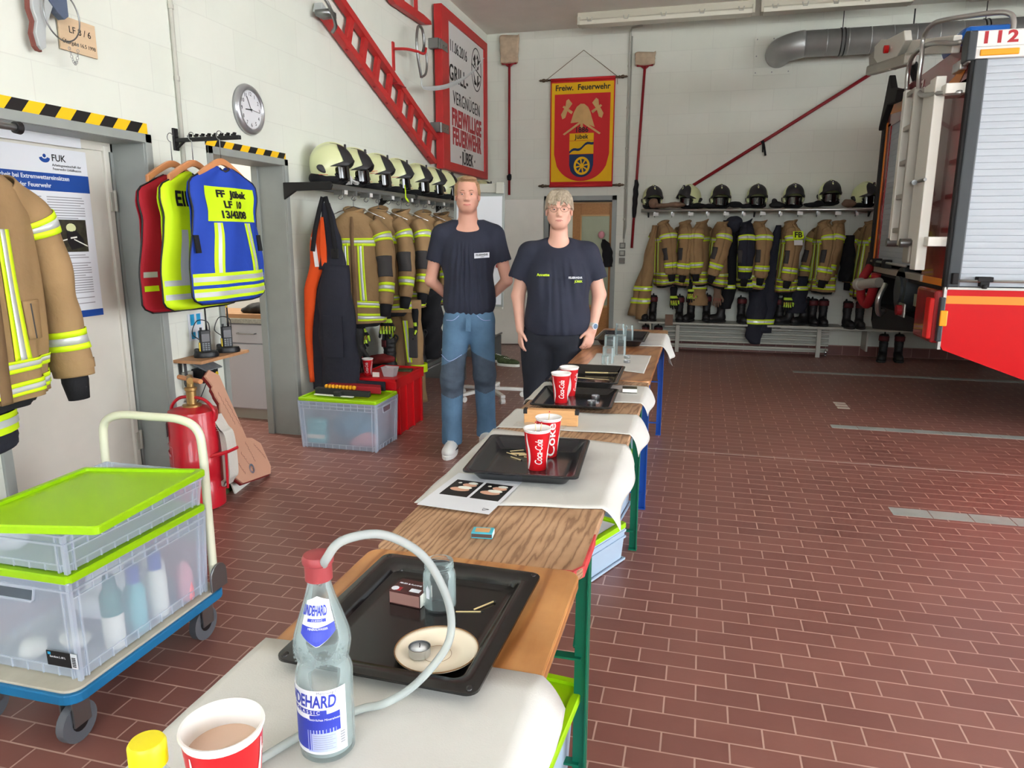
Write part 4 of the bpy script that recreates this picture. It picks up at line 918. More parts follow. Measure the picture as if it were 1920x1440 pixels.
for y, lb, a in HL:
    h = dup(HP, at(-2.69, y, 1.865, PI/2+.38-a, -.06), lb)
    if 'red side' in lb or 'one red' in lb:
        n = 2 if 'red side' in lb else 1
        for k in range(n):
            g = G(); g.bar((-.124, -.03, .13+.016*k), (-.128,.03,.13+.016*k), .006, .004); q = g.ob('red_stripe', 'stripe_red', h)
HB = [(-.64, 'helmet with tan cloth hanging from its face opening, leftmost on the back shelf', .25), (-.19, 'helmet turned sideways showing its cream shell, on the back shelf under the slanted pole', -.75), (.195, 'third helmet from the left on the back shelf, black front facing out', .05), (.63, 'fourth helmet on the back shelf, above the dark navy jacket', .0), (1.055, 'fifth helmet on the back shelf, above the jacket with yellow name patch', .0), (1.465, 'sixth helmet on the back shelf, sitting highest with its visor black', .05), (1.86, 'last helmet on the back shelf, half hidden by the fire engine', .8)]
for x, lb, a in HB: dup(HP, at(x, 9.66, 1.825+(.03 if 'sixth' in lb else 0), a, -.05), lb, 'helmets on the back wall shelf')

# --- racks
def rack_label_clip(g, *a): pass
t = thing('clothes_rack', 'long grey steel shelf rack on the left wall carrying helmets above and coats below', 'rack', LW(0, 0, 0))
g = G(); g.prism(rrect(-.022, .022, -.02, .02, .012), 4.72, 9.3); g.v = [(z, y+1.83, x+.345) for x, y, z in g.v]; g.ob('front_rail', 'grey_metal', t, smooth='auto')
for z in (.08, .17, .26): g = G(); g.cyl((4.72, 1.83, z), (9.3, 1.83, z), .01); g.ob('shelf_bar', 'grey_metal', t, smooth=True)
for y in (4.72, 6.3, 7.8, 9.28):
    g = G(); g.prism([(0, 1.74), (0, 1.86), (.37, 1.86), (.385, 1.84), (.37, 1.805), (.1, 1.8)], y-.012, y+.012); g.v = [(z, yy, x) for x, yy, z in g.v]; g.ob('bracket', 'black', t, bevel=.006)
k = 0
for y in np.arange(4.9, 9.2, .21):
    g = G(); g.box(y-.012, y+.012, 1.78, 1.815, .30, .37); g.tube([(y, 1.78, .345)]+[(y, 1.765-.018*math.sin(a)*1-.0, .345+.018*math.cos(a)) for a in np.linspace(PI, 0-.4, 7)], .003, 6); g.ob('coat_hook', 'grey_metal', t)
    if k % 2 == 0: g = G(); g.box(y+.02, y+.065, 1.785, 1.815, .368, .372); g.ob('name_tag', 'tag_white', t)
    k += 1
t = thing('clothes_rack', 'silver tube shelf rack on the back wall carrying helmets above and jackets below', 'rack', BW(0, 0, 0))
g = G(); g.tube([(-.77, 1.80, .35), (4.3, 1.80, .35)], .02, 14); g.ob('front_rail', 'aluminium', t, smooth=True)
for z in (.1, .2, .28): g = G(); g.cyl((-.75, 1.81, z), (4.3, 1.81, z), .01); g.ob('shelf_bar', 'grey_metal', t, smooth=True)
for x in (-.7, .62, 1.95, 3.3):
    g = G(); g.prism([(0, 1.72), (0, 1.84), (.35, 1.82), (.35, 1.79), (.1, 1.78)], x-.01, x+.01); g.v = [(z, yy, xx) for xx, yy, z in g.v]; g.ob('bracket', 'black', t, bevel=.004)
for i, x in enumerate(np.arange(-.60, 2.2, .213)):
    g = G(); g.box(x-.01, x+.01, 1.75, 1.79, .30, .36); g.tube([(x, 1.75, .33)]+[(x, 1.735-.018*math.sin(a), .33+.018*math.cos(a)) for a in np.linspace(PI, -.4, 7)], .003, 6); g.ob('coat_hook', 'grey_metal', t)
    if i % 2 == 0: g = G(); g.box(x-.015, x+.05, 1.735, 1.775, .372, .376); g.ob('name_tag', 'tag_white', t, bevel=.004)
    else: g = G(); g.box(x+.0, x+.03, 1.73, 1.77, .372, .376); g.ob('small_tag', 'tag_white', t)
# bench with boots, radiator
mat('bench_grey', C(176,176,166), .5)
t = thing('boot_bench', 'long grey steel bench shelf along the back wall carrying boots', 'bench', BW(0, 0, 0))
G().box(-.75, 1.72, .375, .40, .03, .40).ob('bench_board', 'bench_grey', t, bevel=.003); G().box(1.0, 4.4, .36, .38, .02, .37).ob('bench_board', 'bench_grey', t, bevel=.003)
for x in (-.6, 2.02, 3.3): g = G(); g.box(x-.01, x+.01, .1, .37, .0, .3); g.ob('bench_bracket', 'bench_grey', t)
t = thing('radiator', 'low radiator of five pale horizontal tubes under the back bench', 'radiator', BW(0, 0, 0))
for k in range(5):
    z = .095+k*.058; g = G(); g.prism(rrect(-.02, .02, -.014, .014, .01), -.42, 1.59); g.v = [(zz, y+z, x+.24) for x, y, zz in g.v]; g.ob('tube', 'bench_grey', t, smooth='auto')
for x in (-.25, 1.47): G().box(x-.025, x+.025, 0, .35, .255, .285).ob('foot_post', 'bench_grey', t, bevel=.003)
g = G(); g.tube([(1.56, .1, .25), (1.56, .03, .27), (1.56, .03, .3)], .012, 8); g.ell((1.56, .07, .29), (.018,.03,.018), 10, 8); g.ob('valve', 'chrome', t, smooth=True)
G().box(-.42, 1.59, .05, .08, .15, .2).ob('back_plate', 'bench_grey', t)

# --- boots
def boot(label, m, group, red=True, name='fire_boot'):
    t = thing(name, label, 'boot', m, group)
    s = SDF((-.07,-.24,-.01), (.07,.09,.36), .005)
    s.cap((0,.01,.30), (0,.015,.10), .058, .048, fl=((1,0,0), 1.05)); s.ell((0,-.06,.055), (.045,.115,.05), k=.05); s.ell((0,-.13,.045), (.046,.055,.042), k=.03); s.ell((0,.03,.05), (.04,.045,.05), k=.03)
    s.box((-.2,-.3,-.1), (.2,.3,.02), op='s'); s.cap((0,.01,.36), (0,.01,.20), .05, .04, op='s', k=.006)
    def disp(P): r = P.copy(); w = np.clip((P[:, 2]-.06)*6, 0, 1); r += np.stack([vnoise(P*[1,1,2.2], 60, 4), vnoise(P*[1,1,2.2], 60, 5), 0*w], 1)*.005*w[:, None]; return r
    s.mesh('boot_shaft', 'boot_leather', t, disp=disp)
    s = SDF((-.07,-.24,-.01), (.07,.09,.04), .005); s.ell((0,-.06,.02), (.05,.12,.12)); s.ell((0,-.13,.02), (.052,.062,.12), k=.02); s.ell((0,.03,.02), (.045,.052,.1), k=.02)
    s.box((-.2,-.3,.026), (.2,.3,.3), op='s'); s.box((-.2,-.3,-.3), (.2,.3,.0), op='s'); s.mesh('sole', 'rubber', t)
    if red: g = G(); g.grid(lambda a, b: Vector((.062*math.sin((a-.5)*2.2), .01-.064*math.cos((a-.5)*2.2), .245+.06*b)), 10, 3); g.ob('red_panel', 'boot_red', t, smooth=True, thick=.004)
    g = G(); g.tube(spline([(0,.062,.27), (0,.085,.32), (0,.06,.34), (0,.055,.30)]), .008, 6); g.ob('pull_loop', 'rubber', t, smooth=True)
    return t
BT = boot('black red-collared boot on the back floor, left one of the pair', at(2.20, 9.53, 0, -.3), 'black fire boots along the back wall')
dup(BT, at(2.38, 9.56, 0, -.1), 'black red-collared boot on the back floor, right one of the pair')
bts = [(-.70,.18,0), (-.58,.05,0), (-.24,.1,0), (-.10,-.4,0), (.10,0,.02), (.27,-1.15,0), (.53,.2,0), (.98,-.9,0), (1.10,-1.2,0), (1.27,-.9,.0), (1.38,.1,.0), (1.50,.0,.0), (1.78,.2,-.02), (1.92,.0,-.02)]
bl = ['leftmost boot on the back bench', 'second boot on the back bench, silver loop on its front', 'third boot on the back bench, under the glove with lime knuckles', 'fourth boot on the back bench, next to the hanging leather tab', 'upright black boot on the back bench below the third jacket', 'black boot pointing right with white mark on the back bench', 'single boot with red collar on the bench beside the navy trousers', 'flat black boot on the bench right of the navy trousers', 'dark boot lying behind the lime glove on the back bench', 'black boot with white triangle on the back bench', 'boot with red collar on the bench, right of the white triangle', 'boot with red collar on the bench below the sixth jacket', 'left one of the two boots on the bench near the fire engine', 'right one of the two boots on the bench nearest the fire engine']
for (x, a, dz), lb in zip(bts, bl): dup(BT, at(x, 9.62, .402+dz, a), lb)
dup(BT, at(-.66, 9.66, 0, .2), 'boot on the floor under the bench end, left of its twin beside the radiator'); dup(BT, at(-.50, 9.66, 0, .1), 'boot on the floor under the bench end, right against the radiator')
# --- gloves (fingers down)
def glove(label, m, group, base='black_cloth', knuckle='glove_lime', name='fire_glove'):
    t = thing(name, label, 'glove', m, group)
    s = SDF((-.085,-.05,-.30), (.085,.05,.02), .0045)
    s.cap((0,0,-.01), (0,0,-.10), .05, .042, fl=((0,1,0), 1.5)); s.cap((0,0,-.12), (0,-.004,-.17), .046, .048, k=.02, fl=((0,1,0), 2.0))
    for i, (x, l, c) in enumerate(((-.036,.055,.3), (-.012,.07,.2), (.013,.066,.25), (.036,.05,.35))):
        s.cap((x,-.004,-.175), (x*1.15,-.012,-.175-l*.55), .0125, .0118, k=.006); s.cap((x*1.15,-.012,-.175-l*.55), (x*1.2,-.03,-.175-l*1.2), .0118, .0105, k=.004)
    s.cap((.04,-.005,-.12), (.07,-.015,-.165), .015, .013, k=.012); s.cap((.07,-.015,-.165), (.068,-.026,-.195), .013, .011, k=.005)
    col = lambda X, Y, Z: np.where((Z < -.095) & (Z > -.125) & (Y < 0), 1, np.where((Z < -.155) & (Z > -.215) & (Y < -.004) & (np.abs(((X+.048) % .0245)-.012) < .008), 1, 0))
    s.mesh('glove_body', [base, knuckle], t, color=col)
    g = G()
    for x in (-.036, -.012, .013, .036): g.bar((x*.98,-.0245,-.15), (x*1.1,-.027,-.185), .004, .003)
    g.ob('knuckle_tabs', 'glove_red', t)
    g = G(); g.tube([(.0,0,.0), (.0,0,.03), (.012,0,.045), (0,0,.06), (-.012,0,.045), (0,0,.03)], .003, 6); g.ob('carabiner_loop', 'glove_red', t)
    return t
GL = glove('glove with lime back hanging under the left rack above the red crate', at(-2.44, 5.35, .93, .15), 'rescue gloves hanging under the left rack')
dup(GL, at(-2.35, 5.75, .86, -.9), 'glove with red fingers hanging beside the man under the left rack'); dup(GL, at(-2.60, 5.22, .86, 1.2), 'glove half hidden behind the cuffs under the left rack')
dup(GL, at(-.32, 9.50, .83, .5), 'upside-down glove with lime knuckles hanging over the boots at the back bench', 'rescue gloves hanging at the back wall'); dup(GL, at(-.10, 9.50, .92, -.1), 'glove with dark red cuff hanging under the second back jacket', 'rescue gloves hanging at the back wall')
dup(GL, at(1.06, 9.50, .84, .0), 'lime glove hanging between the navy trousers and the sixth jacket', 'rescue gloves hanging at the back wall')
mat('leather_brown', C(120,94,76), .7, bump=.3); mat('glove_black', C(28,27,27), .55, bump=.4, bscale=50)
glove('worn brown glove hanging under the third back jacket', at(.22, 9.50, .87, .1), 'rescue gloves hanging at the back wall', 'leather_brown', 'leather_brown')
g1 = glove('large black leather gauntlet hanging over the boots beside the red crate', at(-2.60, 5.14, .76, .3) @ Matrix.Scale(1.35, 4), 'rescue gloves hanging under the left rack', 'glove_black', 'glove_black')

# --- jackets on the left wall rack (shoulders run out from the wall)
RL = -2.575
J = jacket('nearest tan jacket on the left rack, hanging open beside the dungarees', at(RL+.03, 5.08, 1.68, .25), seed=3, group='tan jackets on the left wall rack', fwd=.05, wide=.9)
g = G(); g.box(-.13, -.09, -.012, 0, -.02, .02); gq = g.ob('red_patch', 'sign_red', J); gq.location = (0,-.095,-.25)
for y, sd, a, lb in ((5.52, 5, .15, 'second tan jacket on the left rack, dark name strip at the chest'), (5.98, 8, -.05, 'third tan jacket on the left rack with black elbow patch, left of the man'), (6.5, 11, .1, 'tan jacket on the left rack with a name strip, just behind the man\'s shoulder'), (7.0, 13, .0, 'tan jacket on the left rack hidden behind the man\'s neck'), (8.0, 17, .3, 'tan jacket hanging at the far end, seen between the man and the white door')):
    jacket(lb, at(RL+.02, y, 1.70, a), seed=sd, group='tan jackets on the left wall rack', fwd=.05, wide=.9)
for y, lb in ((5.08, 'wire hanger above the nearest tan jacket on the left rack'), (5.52, 'wire hanger in the second tan jacket on the left rack'), (5.98, 'wire hanger in the third tan jacket on the left rack'), (6.5, 'wire hanger behind the man\'s shoulder on the left rack'), (7.0, 'wire hanger behind the man\'s head on the left rack')):
    hanger(lb, at(RL+.03, y, 1.705, .1), 'chrome', 'wire hangers on the left rack', w=.24)
# dungarees with orange lining
t = thing('work_dungarees', 'dark navy dungarees with orange lining hanging at the left end of the rack', 'dungarees', at(-2.62, 4.80, 0))
def leg_rings(pts, n=20, fold=.1, seed=0):
    rg = []
    for i, (x, y, z, rx, ry) in enumerate(pts):
        rg.append([(x+rx*math.cos(a)*(1+fold*math.sin(3*a+i*.7+seed)), y+ry*math.sin(a)*(1+fold*math.sin(4*a+i+seed)), z) for a in np.linspace(0, 2*PI, n, endpoint=False)])
    return rg
def interp_pts(tab, n): 
    ts = [r[0] for r in tab]; return [tuple(lerp(tab, ts[0]+(ts[-1]-ts[0])*i/n)) for i in range(n+1)]
zz = lambda tab: [(x, y, -k, rx, ry) for k, x, y, rx, ry in [(r[0], r[1], r[2], r[3], r[4]) for r in tab]]
def limb(name, tab, mt, parent, n=26, fold=.08, seed=0):   # tab: (-z, x, y, rx, ry)
    pts = []
    for i in range(n+1):
        k = tab[0][0]+(tab[-1][0]-tab[0][0])*i/n; x, y, rx, ry = lerp(tab, k); pts.append((x, y, -k, rx, ry))
    g = G(); g.ring_loft(leg_rings(pts, fold=fold, seed=seed)); return g.ob(name, mt, parent, smooth=True)
limb('trouser_leg', [(-1.28,.05,0,.10,.07), (-1.0,.04,0,.14,.075), (-.7,.05,0,.15,.07), (-.4,.06,0,.15,.065), (-.33,.06,0,.15,.06)], 'navy_cloth', t, fold=.07)
limb('trouser_leg', [(-1.28,-.06,.05,.09,.06), (-1.0,-.08,.06,.13,.06), (-.7,-.08,.06,.14,.06), (-.34,-.08,.06,.14,.055)], 'navy_cloth', t, fold=.07, seed=2)
limb('bib', [(-1.72,.0,0,.03,.03), (-1.6,.015,0,.055,.035), (-1.42,.03,0,.085,.04), (-1.25,.03,0,.11,.06)], 'navy_cloth', t, fold=.04, seed=4)
limb('orange_lining', [(-1.62,-.07,.0,.015,.02), (-1.45,-.09,.0,.05,.03), (-1.3,-.085,.0,.06,.035), (-1.1,-.16,.0,.05,.03), (-.75,-.205,.02,.03,.03), (-.4,-.2,.03,.02,.03)], 'orange_cloth', t, fold=.03)
g = G(); g.ring_loft([[(x, -.05, z), (x+w, -.055, z), (x+w, -.045, z), (x, -.04, z)] for x, w, z in ((-.02,.02,1.62), (-.035,.05,1.4), (-.03,.045,1.28), (.01,.01,1.18))]); g.ob('orange_opening', 'orange_cloth', t)
g = G(); g.bar((-.09,-.045,1.48), (-.065,-.055,1.27), .035, .004); g.ob('white_label', 'tag_white', t)
for s in (-1, 1): g = G(); g.tube(spline([(s*.01,-.02,1.76), (s*.04,-.03,1.66), (s*.07,-.05,1.52), (s*.09,-.06,1.38)]), .017, 8); g.ob('strap', 'black_cloth', t, smooth=True)
g = G(); g.box(.06, .12, -.075, -.065, 1.33, 1.40); g.ob('buckle', 'black', t, bevel=.004)
g = G(); g.grid(lambda a, b: Vector((-.02+.15*a, -.085-.012*math.sin(a*PI), .62+.3*b)), 8, 6); g.ob('knee_pocket', 'navy_cloth', t, thick=.012)
# trousers bundle and dark things under the jackets
t = thing('fire_trousers', 'tan trousers with lime and silver stripes hanging behind the red crate', 'trousers', at(-2.42, 5.78, 0))
limb('trouser_leg', [(-.95,.02,0,.09,.07), (-.6,.04,0,.085,.07), (-.35,.05,0,.08,.07), (-.06,.08,0,.075,.07)], 'tan_cloth', t)
limb('trouser_leg', [(-.95,-.10,.03,.08,.07), (-.6,-.12,.03,.08,.07), (-.2,-.12,.03,.08,.07)], 'tan_cloth', t, seed=3)
for x0, x1 in ((-.02, -.005), (-.16, -.15)):
    g = G()
    for k, (a, b, mi) in enumerate(((0,.013,0), (.013,.03,1), (.03,.043,0))): g.grid(lambda u, v: Vector((x0+a+(b-a)*u+(x1-x0)*(1-v)+.02*(1-v), -.082, .42+.36*v)), 1, 10, mi)
    g.ob('reflective_stripe', ['lime', 'reflect_silver'], t, thick=.003)
g = G(); g.ring_loft([[(.08+.08*math.cos(a), .08*math.sin(a), z) for a in np.linspace(0, 2*PI, 20, endpoint=False)] for z in (.33, .40)], False, False); g.ob('hem_stripe', 'lime', t, smooth=True)
g = G(); g.box(.03, .11, -.09, -.07, .46, .72); g.ob('knee_patch', 'patch_grey', t, bevel=.01)
t = thing('shoe_shelf', 'low grey metal shoe grate under the left rack behind the red crate', 'shelf', at(-2.62, 0, 0))
g = G()
for x in (-.22, -.1, .02, .14, .26): g = G(); g.cyl((x, 5.6, .30), (x, 8.6, .30), .012, n=8); g.ob('shelf_bar', 'grey_metal', t, smooth=True)
for y in (5.7, 7.1, 8.5): g = G(); g.box(-.24, .28, y-.015, y+.015, 0, .29); g.ob('shelf_leg', 'grey_metal', t)
for i, (x, y, z, a, lb) in enumerate(((-2.45, 6.05, .315, -1.2, 'black boot with white toe mark on the shoe grate behind the man\'s knee'), (-2.6, 5.35, .0, -.9, 'black boot with white toe mark standing behind the red crate'), (-2.6, 5.1, .0, -.3, 'dark boot between the dungarees and the red crate'), (-2.5, 6.5, .315, -1.0, 'black boot on the shoe grate just beside the man\'s jeans'), (-2.56, 5.65, .315, -1.1, 'boot on the shoe grate behind the gauntlet'))):
    b = dup(BT, at(x, y, z, a), lb, 'black boots under the left rack')
    if 'white' in lb:
        q = G(); q.box(-.03, .03, -.185, -.155, .055, .075); q.ob('toe_mark', 'tag_white', b, bevel=.006)
for x, y, lb in ((-2.3, 6.35, 'black cloth bundle hanging from the rack beside the man\'s left thigh'),):
    t = thing('dark_overtrousers', lb, 'trousers', at(x-.15, y, 0)); limb('trouser_leg', [(-1.0,0,0,.12,.08), (-.7,.02,0,.11,.08), (-.36,.0,0,.12,.1)], 'black_cloth', t, fold=.15); limb('trouser_leg', [(-.98,-.12,0,.1,.07), (-.7,-.14,0,.1,.07), (-.36,-.12,0,.1,.09)], 'black_cloth', t, fold=.15, seed=5)
t = thing('white_key_ties', 'bundle of white cable ties on the left rack between the first helmets', 'cable ties', at(-2.62, 5.2, 1.87)); g = G()
for k in range(6): g.tube(spline([(-.03+.01*k, -.02, .0), (0, .02*math.sin(k*2), .03+.008*k), (.05-.01*k, .03, .02), (.06, -.01*k, .0)]), .003, 5)
g.ob('tie_loops', 'tag_white', t)
t = thing('looped_cord', 'looped yellow and black cord hanging from the front rail of the left rack', 'cord', at(-2.53, 6.05, 1.86)); g = G(); g.tube(spline([(0,-.01,.06), (.01,-.02,.0), (.01,-.02,-.05), (.02,.02,-.08), (.0,.03,-.05), (.01,-.02,-.03)]), .005, 6); g.ob('cord', 'lime', t, smooth=True)

# --- jackets on the back wall (shoulders mostly edge-on, sleeves to the front)
YB_ = 9.53
def bj(x, a, lb, sd, **k): return jacket(lb, at(x, YB_, 1.66, 0) @ Matrix.Rotation(.09*math.sin(sd*2.3), 4, 'Y') @ Matrix.Rotation(a, 4, 'Z'), seed=sd, fwd=.06*math.sin(sd*1.7), wide=.82+.03*math.sin(sd*3.1), group='jackets on the back wall rack', **k)
bj(-.50, -1.15, 'leftmost tan jacket on the back rack, sleeve bent, above the trouser legs', 21, L=.93)
bj(-.23, -1.25, 'second tan jacket on the back rack, with big grey elbow patch', 22, L=.93)
bj(-.02, -1.9, 'tan coat with a white name strip, between second and third back jackets', 29, L=.9)
bj(.23, -1.35, 'third tan jacket on the back rack, above the worn brown glove', 23, L=.93)
bj(.50, -1.5, 'dark navy jacket with lime stripes on the back rack', 24, L=.98, cloth='navy_cloth')
bj(.67, -1.2, 'tan jacket right of the dark navy one on the back rack', 25, L=.95)
FB = bj(1.02, -1.3, 'tan jacket with yellow FB back patch on the back rack', 26, L=1.0)
bj(1.40, -1.25, 'sixth tan jacket on the back rack, over the red collared boots', 27, L=.98)
bj(1.56, -1.7, 'tan jacket with blue-grey elbow patch, last before the gap by the truck', 28, L=.92)
bj(1.92, -1.2, 'tan jacket partly hidden behind the fire engine', 30, L=1.05)
t = thing('name_patch', 'yellow FB patch with white name field on a back rack jacket sleeve', 'patch', frame((1.09, 9.215, 1.50), (.97,.22,0), (-.12,.25,1)))
G().box(-.06, .06, -.045, .045, -.002, .002).ob('patch_field', 'lime', t); g = G(); text(g, 'FB', .09, 0, 0, .003, bold=.003, extr=.0006); g.ob('lettering', 'ink', t); G().box(-.05, .05, -.12, -.06, -.002, .002).ob('name_field', 'tag_white', t)
# trousers and dark garments on the back rack
def bt(lb, x, tabs, mt, stripes=(), name='fire_trousers', y=9.6, m=None):
    t = thing(name, lb, 'trousers', m or at(x, y, 0), 'trousers on the back wall rack')
    for i, tab in enumerate(tabs):
        q = limb('trouser_leg', tab, mt, t, fold=.09, seed=i+x)
        for z, h in stripes:
            if tab[0][0] < -z < tab[-1][0]:
                g = G()
                for a, b, mi in ((0,.3,0), (.3,.7,1), (.7,1,0)):
                    rg = []
                    for zz_ in (z-h/2+h*a, z-h/2+h*b):
                        xx, yy, rx, ry = lerp(tab, -zz_); rg.append([(xx+(rx*1.09+.004)*math.cos(c), yy+(ry*1.09+.004)*math.sin(c), zz_) for c in np.linspace(0, 2*PI, 24, endpoint=False)])
                    g.ring_loft(rg, False, False, mi=mi)
                g.ob('reflective_stripe', ['lime', 'reflect_silver'], q, smooth=True)
    return t
bt('tan trousers with lime stripes, swinging out left at the end of the back rack', -.62, [[(-1.62,.02,0,.03,.05), (-1.2,-.02,0,.08,.08), (-.75,-.14,0,.085,.08), (-.46,-.20,0,.08,.08)], [(-1.62,.06,0,.03,.05), (-1.1,-.03,-.03,.08,.08), (-.7,-.08,-.05,.085,.08), (-.42,-.10,-.06,.075,.08)]], 'tan_cloth', ((.66, .07), (.82,.06)))
bt('black trousers behind the brown coat on the back rack', -.02, [[(-1.6,0,0,.04,.05), (-1.2,.02,0,.08,.08), (-.8,.03,0,.09,.08)]], 'black_cloth')
bt('tan trouser leg with lime hem between the second and third back jackets', -.03, [[(-1.0,0,0,.09,.08), (-.8,.01,0,.1,.09), (-.62,.03,0,.12,.1)]], 'tan_cloth', ((.86,.06),), y=9.55)
bt('black trousers hanging behind the third back jacket', .33, [[(-1.68,-.05,0,.04,.05), (-1.4,.03,0,.08,.08), (-1.1,.06,0,.09,.09), (-.7,.02,0,.08,.08), (-.58,.0,0,.07,.08)]], 'black_cloth', ((.86,.05),))
bt('dark navy trousers with lime hem hanging far down over the radiator', .74, [[(-1.0,.02,0,.11,.08), (-.8,.0,-.02,.13,.09), (-.5,-.03,-.10,.12,.07), (-.25,-.05,-.14,.10,.05), (-.16,-.03,-.14,.06,.05)], [(-1.62,.16,.02,.03,.05), (-1.3,.1,.02,.1,.08), (-1.0,.12,0,.12,.08), (-.6,.08,-.03,.12,.08), (-.3,.04,-.12,.11,.05)]], 'navy_cloth', ((.44,.06),))
bt('dark trousers hanging behind the jacket with the yellow patch', 1.18, [[(-1.0,0,0,.10,.09), (-.75,.0,0,.12,.09), (-.55,.0,0,.12,.09)]], 'navy_cloth', ((.86,.05),))
bt('black trousers hanging next to the fire engine on the back rack', 1.72, [[(-1.5,0,0,.05,.05), (-1.25,.0,0,.08,.08), (-.95,.0,0,.08,.08)]], 'black_cloth')
bt('dark tan trousers half hidden by the fire engine', 2.05, [[(-1.6,0,0,.06,.06), (-1.2,-.06,0,.1,.08), (-.72,-.12,0,.09,.08)]], 'tan_dark', ((.82,.06),))
# loose gear on the back shelf
def lump(name, label, cat, m, blobs, mt, group=None, vox=.006, amp=.008, part='fabric'):
    t = thing(name, label, cat, m, group); P = np.array([b[0] for b in blobs]); R_ = np.array([b[1] for b in blobs]); lo = (P-R_).min(0)-.03; hi = (P+R_).max(0)+.03
    s = SDF(lo, hi, vox)
    for c, r in blobs: s.ell(c, r, k=.02)
    s.mesh(part, mt, t, disp=lambda Q: Q+np.stack([vnoise(Q, 80, 1), vnoise(Q, 80, 2), vnoise(Q, 80, 3)*.6], 1)*amp); return t
lump('flame_hood', 'tan flame hood lying under the leftmost back helmet', 'hood', at(-.60, 9.53, 1.83), [((-.02,-.03,.06), (.06,.04,.06)), ((.08,-.01,.03), (.10,.05,.03)), ((.25,0,.04), (.12,.05,.035))], 'leather_brown')
lump('flame_hood', 'black cloth hood between the second and third back helmets', 'hood', at(.02, 9.6, 1.83), [((-.1,0,.03), (.1,.06,.035)), ((.06,0,.025), (.08,.06,.03))], 'black_cloth')
lump('peaked_cap', 'dark cap hanging under the back shelf between third and fourth helmets', 'cap', at(.37, 9.52, 1.62), [((0,0,.04), (.10,.06,.07)), ((.0,-.02,-.03), (.07,.05,.06))], 'navy_cloth')
lump('work_gloves', 'black gloves on the back shelf between third and fourth helmets', 'gloves', at(.42, 9.6, 1.83), [((-.05,0,.04), (.08,.05,.04)), ((.08,0,.02), (.08,.05,.03))], 'black_soft')
lump('breathing_mask', 'black mask on the back shelf between fourth and fifth helmets', 'mask', at(.86, 9.6, 1.83), [((0,0,.03), (.09,.05,.04)), ((-.03,0,.08), (.03,.03,.03))], 'rubber')
lump('flame_hood', 'black cloth hood between the fifth and sixth back helmets', 'hood', at(1.28, 9.6, 1.83), [((0,0,.03), (.12,.06,.03)), ((.06,0,.05), (.05,.05,.03))], 'black_cloth')
lump('work_gloves', 'yellow and black patterned gloves on the back shelf beside the last helmet', 'gloves', at(1.67, 9.58, 1.83), [((0,0,.04), (.08,.05,.045)), ((-.03,-.02,.07), (.03,.03,.02))], 'leather_brown')
lump('black_bag', 'black bag hanging under the left rack above the shoe grate', 'bag', at(-2.62, 6.0, .45), [((0,0,.1), (.14,.1,.16)), ((.08,0,.0), (.1,.1,.1))], 'black_soft')
lump('red_cloth', 'dark red cloth lying behind the red crate beside the cup', 'cloth', at(-2.60, 5.6, .44), [((0,0,.02), (.12,.07,.04)), ((-.09,0,.0), (.1,.08,.03))], 'lining_red')
t = thing('leather_tab', 'brown leather tab hanging over the edge of the back bench', 'tab', at(-.36, 9.44, .37)); G().box(-.05, .05, -.01, .01, -.01, .13).ob('tab', 'leather_brown', t, bevel=.004)

# ------------------------------------------------------------------ left side of the room
mat('vest_blue', C(28,66,170), .75, bump=.15, bscale=40); mat('vest_lime', C(200,235,10), .65, bump=.1, bscale=40); mat('vest_red', C(170,20,40), .75, bump=.15, bscale=40)
mat('hanger_wood', C(206,140,92), .4, noise=.1); mat('paper', C(222,226,232), .6); mat('poster_blue', C(22,70,150), .5)
mat('wood_board', C(186,140,100), .55, noise=.15, nscale=4, stretch=(1,6,1)); mat('radio_black', C(24,25,28), .4); mat('radio_yellow', C(220,190,40), .4)
mat('adapter_grey', C(120,126,130), .5); mat('brass', C(176,142,88), .35, metal=.7); mat('pump_red', C(196,28,44), .3, coat=.3)
mat('hose_cloth', C(210,208,200), .8, bump=.3, bscale=80); mat('key_board', C(214,166,140), .6, noise=.06, nscale=3); mat('hand_ink', C(130,80,72), .8)
mat('crate_clear', C(205,218,236), .35, alpha=.4, spec=.5); mat('crate_rib', C(215,226,242), .35, alpha=.45)
mat('lid_green', C(158,210,10), .38); mat('trolley_blue', C(20,110,160), .5, noise=.1); mat('trolley_cream', C(222,224,200), .4, noise=.06); mat('trolley_mat', C(190,184,168), .7, noise=.12, nscale=12)
mat('wheel_grey', C(92,96,102), .6); mat('crate_red', C(210,18,28), .4); mat('cabinet_grey', C(196,198,206), .5); mat('worktop', C(170,170,160), .5, noise=.25, nscale=80)
mat('fabric_blue', C(60,130,160), .7); mat('fabric_teal', C(110,190,195), .7); mat('cream_white', C(236,238,228), .6); mat('pink', C(215,150,160), .7); mat('bottle_green', C(20,120,110), .4); mat('bottle_blue', C(60,90,180), .4)
mat('photo_dark', C(52,50,34), .6, noise=.6, nscale=30); mat('photo_green', C(70,84,50), .6, noise=.5, nscale=24)

